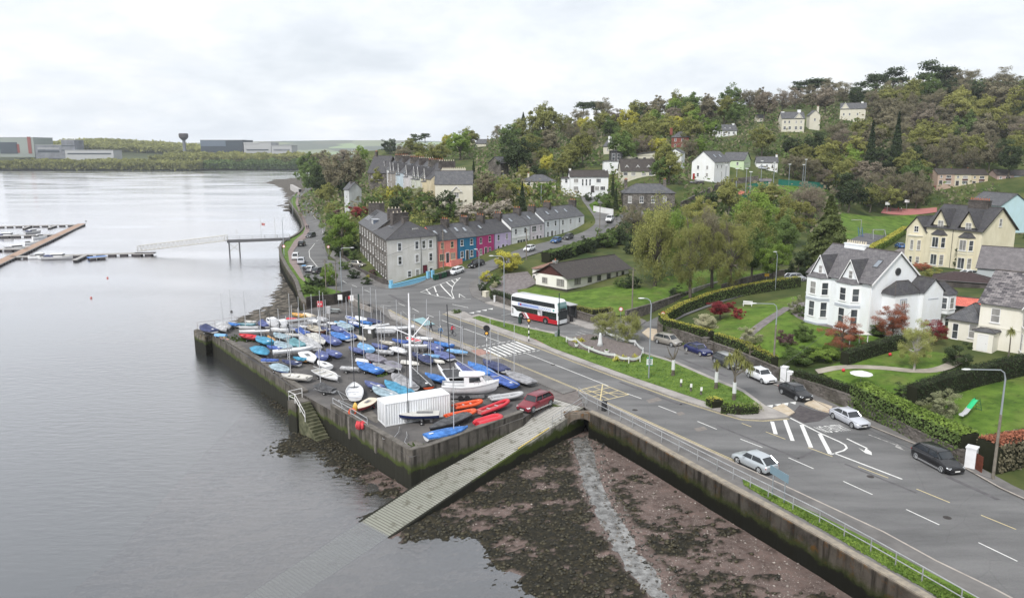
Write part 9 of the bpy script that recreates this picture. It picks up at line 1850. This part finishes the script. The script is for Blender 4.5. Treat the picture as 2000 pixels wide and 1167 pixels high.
for a,lb in((('bare','copper',1645,652,40,.75),'copper leaved shrub in front of the white villa, left one'),(('bare','copper',1745,625,38,.85),'copper leaved small tree in front of the white villa, right one'),(('bare','red',1822,645,26,.9),'dark red shrub between the villas'),(('bare','birch',1790,672,36,1.2),'pale trunked birch on the lawn by the curved path'),(('bush','dark',1873,692,32,.8),'dark rounded bush left of the cream villa door'),(('bush','lime',1945,655,24,1.0),'yellow green bush against the cream villa'),(('round','red',1408,600,27,.62),'spreading dark red maple at the hedge corner'),(('bush','red',1443,612,14,.9),'small round red maple on the lawn'),(('bush','blossom',1378,628,26,.75),'cream blossomed shrub left of the small red maple'),(('bush','blossom',1467,657,24,.85),'cream blossomed shrub by the gravel path'),(('bush','mid',1573,652,24,.9),'feathery mid green shrub left of the copper shrub'),(('bush','mid',1560,692,40,.55),'broad mid green shrub mass behind the wooden lamp pole'),(('bush','fresh',1610,690,34,.5),'broad green shrub mass right of the wooden lamp pole'),(('bush','grey',1838,790,36,.8),'large grey green flowering shrub by the slide lawn'),(('bush','dark',1765,768,26,.7),'dark rounded bush beside the long hedge'),(('bush','purple',1535,660,20,.9),'purplish bush near the gravel path'),(('bush','grey',1555,598,16,1.2),'silvery shrub at the left corner of the white villa'),(('bush','mid',1570,608,12,1.2),'green shrub hugging the white villa corner'),(('bush','mid',1716,645,26,.5),'low green bushes under the white villa wall'),(('bush','mid',1825,500,16,1.3),'palm like bush in front of the yellow house'),(('bush','dark',1888,505,28,.85),'big dark bush hiding the yellow house corner'),(('bush','gold',1820,535,22,.5),'orange tinted shrub below the yellow house'),(('bush','copper',1800,520,18,.5),'rusty low shrub at the foot of the yellow house'),(('bush','blossom',1780,640,10,.8),'small pale shrub by the right wing'),(('bush','dark',1845,600,16,1.3),'tall dark shrub between the villas'),(('round','fresh',667,452,34,1.1),'big fresh green tree above the coast road garden'),(('bush','red',704,412,20,.7),'crimson mound of foliage above the stone house'),(('bush','red',682,452,12,.7),'small red leaved bush by the green tree'),(('bush','dark',608,548,17,.8),'spiky dark shrub on the coast mound'),(('bush','fresh',641,540,22,1.1),'bright green bush on the coast mound'),(('bush','mid',604,565,17,.7),'low green bush on the coast mound'),(('bush','mid',628,568,15,.6),'small green bush on the coast mound edge'),(('bush','dark',628,552,14,.8),'dark bush in the middle of the coast mound'),(('bush','lime',992,512,34,.68),'domed yellow green tree in front of the bungalow drive'),(('bush','lime',950,540,14,.9),'small yellow green bush beside the corner lamp'),(('bush','mid',968,548,16,.8),'green bush beside the bungalow drive'),(('bush','blossom',966,556,8,.9),'little pinkish white bush by the drive'),(('bush','dark',943,560,10,1.1),'dark bush behind the cream pillar'),(('willow','birch',1182,628,25,1.0),'pale birch on the island, left one'),(('willow','birch',1226,636,31,.95),'pale birch on the island, right one'),(('bush','dark',715,548,12,.8),'dark bush in the stone house garden, right one'),(('bush','dark',690,535,14,.8),'dark bush in the stone house garden, middle one'),(('bush','mid',672,518,14,.8),'green bush in the stone house garden'),(('bush','lime',718,540,5,.8),'tiny yellow bush in the stone house garden'),(('bush','purple',728,532,9,.8),'dark purple bush by the stone house'),(('bush','mid',893,608,11,.45),'low planted bed of shrubs at the left tip of the island')):
 tree(*a,lod=1 if a[4]>=20 else 0,label=lb,group='garden shrubs',trunkk=1.0 if a[0]!='bush' else 1.0)
for a in[('cone','dark',1020,385,18,1.6),('cone','dark',1197,362,9,2.3),('cone','dark',1203,385,10,2.0),('cone','dark',925,330,9,2),('bush','dark',783,402,26,1.0),('bush','mid',828,395,20,.9),('bush','dark',870,395,24,1.1),('bush','mid',850,420,15,1.0),('bush','grey',843,418,14,1.3),('bush','mid',880,412,16,1),('bush','pinkblossom',908,415,24,.7),('bush','pinkblossom',935,408,22,.7),('bush','pinkblossom',962,412,22,.8),('bush','pinkblossom',985,400,18,.8),('bush','dark',915,375,12,1),('bush','mid',1180,392,20,1.0),('bush','dark',1150,385,10,.9),('bush','fresh',1065,372,18,.9),('bush','lime',1025,372,16,.9),('bush','fresh',1080,408,12,.8),('bush','dark',1080,496,16,.8),('bush','mid',1112,488,17,.9),('bush','dark',1148,478,20,.9),('bush','mid',1186,466,22,1),('bush','dark',1220,458,24,1),('bush','dark',1235,480,20,1),('bush','dark',1000,372,12,1),('round','mid',608,345,26,1.1),('round','dark',628,352,24,1.1),('round','brown',660,335,30,1.2),('round','olive',640,378,20,1),('round','mid',600,320,20,1),('round','brown',690,330,26,1.2),('round','brown',625,318,22,1),('bush','olive',655,408,20,.8),('bush','mid',650,430,18,.8),('bush','purple',662,418,14,.8),('bush','mid',728,395,16,.9),('bush','grey',712,385,9,.9),('bush','olive',742,385,13,1.1),('bush','lime',762,378,9,1.3),('bush','olive',775,372,14,1),('bush','mid',795,380,15,.9),('bush','grey',815,378,14,1),('bush','dark',838,384,12,1),('round','olive',740,345,16,1),('bush','mid',690,372,14,1),('bush','dark',640,465,14,1),('bush','mid',648,480,14,.9),('bush','dark',668,490,18,.8),('bush','mid',690,500,14,.8),('bush','dark',690,478,14,.8),('round','olive',1115,300,25,.85),('round','dark',1010,300,34,1.1),('round','mid',1215,285,28,1.05),('round','olive',1060,240,32,1.1),('round','fresh',898,280,26,.9),('round','olive',855,298,22,.8),('round','olive',1260,265,28,.8),('round','olive',1300,305,22,1.1),('round','mid',1290,330,20,1.0),('round','olive',1350,252,25,.9),('round','fresh',1390,250,18,1),('bare','brown',1345,290,20,1.1),('round','olive',1745,340,46,.95),('round','dark',1660,372,34,.9),('round','fresh',1668,315,22,1.2),('cone','dark',1702,285,24,1.9),('cone','dark',1752,275,26,2.0),('round','mid',1785,345,28,1.1),('round','olive',1800,330,20,1),('pine','dark',1590,170,30,.55),('pine','dark',1565,172,20,.6),('pine','dark',1712,165,24,.9),('pine','dark',1745,155,22,.95),('pine','dark',1815,148,26,1.0),('pine','dark',1848,150,22,.9),('pine','dark',1165,212,20,.7),('pine','dark',1140,210,16,.7),('cone','dark',1022,232,13,.9),('pine','dark',812,272,12,.8),('pine','dark',830,268,10,.8),('bare','brown',1880,155,30,.8),('bare','brown',1960,165,34,.8),('bare','brown',1250,208,14,.9),('bare','brown',1625,175,26,.7),('bare','brown',1650,180,24,.8)]:tree(*a,lod=1 if a[4]>40 else 0,Yf={1590:560,1565:565,1712:520,1745:515,1815:505,1840:505,1165:590,1140:590,1022:600,812:560,830:570,1880:495,1960:480}.get(a[2]))
AV=[(1098,330,1192,378),(1208,312,1282,350),(1176,296,1280,332),(1348,300,1420,362),(1402,296,1480,340),(1476,304,1528,332),(1310,256,1342,290),(1397,240,1440,268),(1524,212,1600,258),(1636,200,1685,232),(1826,324,2010,366),(745,312,925,392),(1214,360,1332,410),(1420,350,1625,372),(1640,405,1830,470),(1018,352,1082,368),(928,272,952,290),(1176,262,1200,292),(718,335,748,372),(1130,378,1200,450),(950,308,985,332),(665,365,690,402),(1950,375,2010,430),(1478,222,1494,240)]
HILL=[(620,318),(700,296),(745,286),(850,275),(950,262),(1010,240),(1100,222),(1300,200),(1500,188),(1600,182),(1700,180),(1800,166),(1900,160),(2010,160),(2010,325),(1830,320),(1815,385),(1700,395),(1620,345),(1540,345),(1440,290),(1300,345),(1200,345),(1090,365),(1000,385),(930,395),(700,372),(640,345)]
HN=np.array(HILL,float);cnt=0
y=172.0
while y<392:
 st=12+(y-172)*.05;dxs=33+(y-172)*.03;x=600+rnd.uniform(0,dxs)
 while x<2010:
  px,py=x+rnd.uniform(-9,9),y+rnd.uniform(-6,6)
  if pdist(np.array([px]),np.array([py]),HN)[0]<3:
   rp=rnd.uniform(16,25)*(1+(py-250)*.0012)*(.8 if px<950 else 1.12 if px>1500 else 1)
   if not any(a[0]-rp*.75<px<a[2]+rp*.75 and a[1]-rp*.2<py<a[3]+rp*.95 for a in AV) and not any(abs(px-t_[1])<.7*(rp+t_[3])*.8 and abs(py-t_[2])<.4*(rp+t_[3])*.6 for t_ in TREES if t_[3]>20):
    rgt=px>1500;q=rnd.random()
    ck=(('brown' if q<.40 else 'olive' if q<.66 else 'gold' if q<.72 else 'dark' if q<.84 else 'pinkbrown' if q<.93 else 'mid') if rgt else('olive' if q<.36 else 'brown' if q<.60 else 'mid' if q<.74 else 'fresh' if q<.82 else 'dark' if q<.88 else 'pinkbrown' if q<.95 else 'lime'))
    kd='bare' if ck in('brown','pinkbrown') and rnd.random()<.6 else 'round'
    tree(kd,ck,px,py,rp,rnd.uniform(.85,1.15));cnt+=1
  x+=dxs*rnd.uniform(.8,1.2)
 y+=st
print('hill trees',cnt)
def under(name,n,xr,yr,cond,s,colk,label,hz,seed):
 rs=np.random.RandomState(seed);x=rs.uniform(*xr,n);y=rs.uniform(*yr,n);k=cond(x,y);x,y=x[k],y[k];b_=fbm(x/9,y/9,4,seed);z=Tn(x,y)+rs.uniform(0,1,len(x))*hz*b_*1.6
 C=np.stack([x,y,z],1);V=quads(C,s*rs.uniform(.5,1.4,len(x)),rs,.8);o=np_mesh(name,V,np.arange(len(V)).reshape(-1,4),leafm(colk),attr={'v':('FACE',np.clip(b_*.8+rs.uniform(-.2,.3,len(x)),0,1))});tag(o,label,'undergrowth',kind='stuff')
def wild(x,y):
 d,up=y*CT-(Tn(x,y)-HC)*ST,y*ST+(Tn(x,y)-HC)*CT;px,py=1000+FPX*x/d,583.5-FPX*up/d;ok=(px>585)&(px<2060)&(py<470)&(y>215)&(Tn(x,y)>1.2)
 for a in AV:ok&=~((px>a[0])&(px<a[2])&(py>a[1])&(py<a[3]+9))
 return ok&~((px>690)&(px<1150)&(py>400+0*px)&(y<260)&(py>430))
under('undergrowth',90000,(-110,420),(215,640),wild,.75,'mid','green undergrowth and ivy covering the wooded hillside between the trees',4.5,3)
under('undergrowth',60000,(-110,420),(215,640),wild,.7,'brown','brown bramble and bare scrub between the hillside trees',5.5,8)
under('undergrowth',26000,(-60,40),(165,300),lambda x,y:(pdist(x,y,LAND)<-4)&(np.abs(y-235)<70)&(Tn(x,y)>2.5)&(x<(y-175)*.75-32),.4,'olive','mixed garden growth on the bank behind the painted terrace',2.2,12)
def hedge(pts,w,h,colk,label,top=None,wz=None,dens=42,s=.09,name='hedge'):
 L_=resample([P(a,b,wz) if wz is not None else G(a,b) for a,b in pts],1.0);rs=np.random.RandomState(len(label));t=empty(name);tag(t,label,'hedge');a=offs(L_,w/2-.12);b_=offs(L_,-w/2+.12)
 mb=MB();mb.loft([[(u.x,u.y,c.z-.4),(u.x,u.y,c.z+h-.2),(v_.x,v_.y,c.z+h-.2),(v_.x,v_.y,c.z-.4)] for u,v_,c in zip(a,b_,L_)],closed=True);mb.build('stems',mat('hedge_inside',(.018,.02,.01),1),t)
 for part in('side','top'):
  Cs=[];O=[]
  for i in range(len(L_)-1):
   p,q=np.array(L_[i]),np.array(L_[i+1]);d=q-p;l=np.hypot(d[0],d[1]);nn=np.array([-d[1],d[0],0])/(l+1e-9)
   if part=='top':n=int(dens*w*l*1.3);f=rs.uniform(0,1,(n,1));g=rs.uniform(-.5,.5,(n,1));c_=p+d*f+nn*g*w;c_[:,2]+=h-.12*(np.abs(g[:,0])*2)**3+rs.normal(0,.05,n);Cs.append(c_);O.append(np.tile([0,0,1.],(n,1)))
   else:
    for sg in(-1,1):n=int(dens*h*l);f=rs.uniform(0,1,(n,1));c_=p+d*f+nn*sg*(w/2+rs.normal(0,.05,(n,1)));c_[:,2]+=rs.uniform(-.1,h,n);Cs.append(c_);O.append(np.tile(nn*sg,(n,1)))
  C=np.concatenate(Cs);O=np.concatenate(O);m_=len(C);tone=np.clip(fbm(C[:,0]*.8,C[:,1]*.8+C[:,2],3,5)*.8+rs.uniform(-.25,.35,m_),0,1);V=quads(C,s*rs.uniform(.6,1.4,m_),rs,.2,1,O*1.2)
  np_mesh('leaves' if part=='side' else 'clipped_top',V,np.arange(len(V)).reshape(-1,4),leafm(top if part=='top' and top else colk),t,attr={'v':('FACE',tone)})
hedge([(1292,640),(1300,652),(1345,664),(1388,677)],1.3,2.5,'mid','clipped hedge with lime top behind the wall at the lane corner','lime',.1);hedge([(1398,680),(1450,698),(1512,730)],1.2,2.4,'mid','long clipped lime topped hedge behind the parked dark off roader','lime',.1)
hedge([(1296,632),(1330,612),(1388,590),(1450,575),(1505,566),(1560,558)],1.4,1.9,'mid','clipped lime topped hedge lining the lane','lime')
hedge([(1552,752),(1605,768),(1660,786)],1.0,2.1,'dark','dark clipped hedge behind the rubble wall above the silver saloon',wz=.1);hedge([(1674,790),(1706,806),(1780,846),(1845,878),(1890,898)],2.3,2.7,'mid','thick rounded hedge overhanging the wall by the black SUV','fresh',.1,s=.15)
hedge([(1925,912),(1960,905),(2040,890)],2.4,2.6,'brown','rusty brown beech hedge at the right edge beside the gate','copper',.1,s=.14);hedge([(1778,790),(1850,766),(1930,745),(2030,722)],1.6,2.3,'dark','long dark yew hedge running diagonally to the cream villa');hedge([(1648,712),(1700,695),(1760,678)],1.4,1.8,'dark','dark hedge behind the curved path')
hedge([(1066,512),(1110,500),(1160,482),(1215,474),(1240,480)],2.6,2.4,'dark','tall rough hedge between the terrace street and the bungalow','mid',s=.3,dens=10);hedge([(962,583),(985,590),(1003,597)],1.2,1.8,'dark','dark hedge over the low wall left of the bus',wz=.1);hedge([(1118,612),(1160,622),(1195,617)],1.0,1.7,'gold','yellowish hedge over the wall right of the bus shelter',wz=.1)
hedge([(1690,500),(1730,478),(1768,452)],2.0,1.8,'fresh','bright lime hedge between park and lane','lime',s=.2,dens=14);
hedge([(700,372),(722,366),(748,362)],1.6,1.8,'mid','clipped hedge terrace below the Victorian row','lime',s=.25,dens=12);hedge([(704,402),(735,396),(752,390)],1.6,1.6,'mid','lower clipped hedge above the stone house','lime',s=.25,dens=12);hedge([(1388,800-12),(1402,795)],1.6,.9,'fresh','small rounded shrub clump at the island tip','lime',.16);hedge([(1410,800),(1440,804),(1475,802)],1.8,.8,'mid','low shrub border at the island tip','fresh',.16)
def blades(C,n,L_,m,parent,name,droop=.5,w=.05,seed=1,up=.25):
 rs=np.random.RandomState(seed);V=[];
 for k in range(n):
  a=rs.uniform(0,6.28);e_=rs.uniform(up,1.4);d=np.array([math.cos(a)*math.cos(e_),math.sin(a)*math.cos(e_),math.sin(e_)]);l=L_*rs.uniform(.7,1.1);s_=np.array([-math.sin(a),math.cos(a),0])*w;c=np.array(C);m1=c+d*l*.55;e1=c+d*l+np.array([0,0,-droop*l*math.cos(e_)]);V+=[c-s_*.5,c+s_*.5,m1+s_,m1-s_,m1-s_,m1+s_,e1+s_*.1,e1-s_*.1]
 o=np_mesh(name,np.array(V),np.arange(len(V)).reshape(-1,4),m,parent,attr={'v':('FACE',np.repeat(rs.uniform(.2,1,n),2))});return o
def palm(px,py,top,label,heads,tw=.16,wrap=True,dead=False,wz=.16):
 p=P(px,py,wz) if wz is not None else G(px,py);h=hgt(p,top);t=empty('cabbage_palm',p);tag(t,label,'palm');fk=h*(.5 if len(heads)>1 or dead else .72);mb=MB();mb.tube([(0,0,0),(.05,0,fk*.5),(0,0,fk)],[tw*1.5,tw,tw*.8],8)
 for dx,dz in heads:mb.tube([(0,0,fk),(dx*.6,0,fk+(h*dz-fk)*.5),(dx,0,h*dz)],[tw*.7,tw*.5,tw*(.16 if dead else .4)],6)
 mb.build('trunk',bark,t)
 if wrap:MB().cyl(.02,0,.8,2.1,tw*1.45,9,r2=tw*1.3).build('white_wrap',nm_,t)
 if not dead:
  for k,(dx,dz) in enumerate(heads):blades((dx,0,h*dz),130,h*.17,leafm('olive'),t,'leaf_head',.7,.04,k+2,-.9)
palm(1314,733,672,'bare forked trunk with white wrap on the island',[(-.9,.95),(.7,1.0),(-1.2,.62),(.2,.9)],dead=True);palm(1398,758,698,'cabbage palm with white wrapped trunk on the island, left one',[(0,.8)]);palm(1433,780,686,'many branched cabbage palm with white wrapped trunk at the island tip',[(-.7,.85),(.8,.8),(.1,.95),(1.5,.7)])
palm(1463,712,665,'cabbage palm rising behind the hedge and dark off roader',[(0,.85),(1.2,.75)],wrap=False,wz=.1);palm(1968,705,640,'slim cabbage palm with dark head before the cream villa',[(0,.9)],.08,False,wz=None);palm(1218,440,400,'dark cabbage palm beside the hipped stone house',[(0,.85)],.2,False,wz=None)
for px,py,n,r_,ck,lb in((1455,797,9,1.6,'blossom','cream striped flax border at the island tip'),(1130,668,6,1.2,'lime','yellow striped flax at the left end of the flower bed'),(1222,700,8,1.5,'lime','yellow striped flax at the right end of the flower bed'),(1158,664,3,.6,'dark','dark purple flax in the flower bed')):
 c=P(px,py,.3);t=empty('flax_plants',c);tag(t,lb,'flax');rs=np.random.RandomState(px)
 for k in range(n):blades((rs.uniform(-r_,r_),rs.uniform(-r_*.5,r_*.5),0),45,.9,leafm(ck),t,'leaf_clump',.8,.035,k)
def tufts(poly,n,seed,label):
 q=np.array([(a.x,a.y) for a in pw(poly,.16)]);rs=np.random.RandomState(seed);x=rs.uniform(q[:,0].min(),q[:,0].max(),n);y=rs.uniform(q[:,1].min(),q[:,1].max(),n);k=pdist(x,y,q)<-.1;x,y=x[k],y[k];m_=len(x);C=np.stack([x,y,np.full(m_,.2)],1);V=quads(C,.10*rs.uniform(.5,1.5,m_),rs,.2);tag(np_mesh('grass_tufts',V,np.arange(len(V)).reshape(-1,4),leafm('fresh'),attr={'v':('FACE',np.clip(fbm(x*.5,y*.5,4,3)*1.1-.1+rs.uniform(-.2,.2,m_),0,1))}),label,'grass',kind='stuff')
tufts(ISG,16000,2,'uneven grass tufts across the traffic island')
tufts([(1450,938),(1500,962),(1600,1008),(1700,1058),(1800,1112),(1900,1165),(2000,1225),(1960,1248),(1800,1148),(1700,1090),(1600,1032),(1500,977),(1452,948)],16000,4,'uneven grass tufts on the verge by the seawall')
def farwood(n,xr,yr,hmax,colk,label,seed,s=3.2,cond=None,base=None):
 rs=np.random.RandomState(seed);x=rs.uniform(*xr,n);y=rs.uniform(yr[0],yr[1],n)
 if cond is not None:k=cond(x,y);x,y=x[k],y[k]
 cl=fbm(x/16,y/16,3,seed);h=hmax*(.45+.75*cl);z=far_h(x,y)+h*np.sqrt(rs.uniform(.02,1,len(x)));C=np.stack([x,y,z],1);V=quads(C,s*rs.uniform(.6,1.4,len(x)),rs,.6);tag(np_mesh('far_woodland',V,np.arange(len(V)).reshape(-1,4),leafm(colk),attr={'v':('FACE',np.clip(cl*.9+rs.uniform(-.2,.25,len(x)),0,1))}),label,'woodland',kind='stuff')
farwood(26000,(-1000,-520),(1285,1330),15,'olive','low belt of willows along the far waterline on the left',21);farwood(34000,(-620,-330),(1330,1420),23,'olive','taller far shore wood below the water tower',22,cond=lambda x,y:y>1330)
farwood(12000,(-520,-330),(1310,1340),15,'mid','dark green edge of the far shore wood',24);farwood(12000,(-520,-330),(1330,1400),22,'gold','golden spring crowns in the far shore wood',25)
farwood(26000,(-1000,-400),(1600,2000),16,'olive','wooded rise behind the far shore factories',23,4.5,cond=lambda x,y:(x+850)**2/260**2+(y-1800)**2/300**2<1.6);farwood(9000,(-620,-480),(1425,1500),16,'brown','brown trees around the water tower foot',26)
farwood(9000,(-330,-180),(1300,1420),16,'mid','trees at the right end of the far shore',27)
hz=bpy.data.materials.new('haze');hz.use_nodes=True;t=hz.node_tree;t.nodes.clear();o=t.nodes.new('ShaderNodeOutputMaterial');pv=t.nodes.new('ShaderNodeVolumePrincipled');pv.inputs['Color'].default_value=(.86,.92,1,1);pv.inputs['Density'].default_value=.0001;t.links.new(pv.outputs[0],o.inputs['Volume'])
o=MB().box(-4200,-400,-9,2500,5900,170).build('haze',hz);o['kind']='stuff';o['label']='thin pale haze over the estuary'
ORD=['first','second','third','fourth','fifth','sixth','seventh','eighth','ninth','tenth','eleventh','twelfth','thirteenth','fourteenth','fifteenth']
from collections import defaultdict
bpy.context.view_layer.update();D_=defaultdict(list)
for o in THINGS:
 if 'label' in o:D_[o['label']].append(o)
for lb,os_ in D_.items():
 if len(os_)>1 and 'group' in os_[0]:
  os_.sort(key=lambda o:proj(o.matrix_world.translation)[0]);n=len(os_)
  for i,o in enumerate(os_):o['label']=lb+', '+('left one' if n==2 and i==0 else 'right one' if n==2 else(ORD[i] if i<15 else '%dth'%(i+1))+' from left')
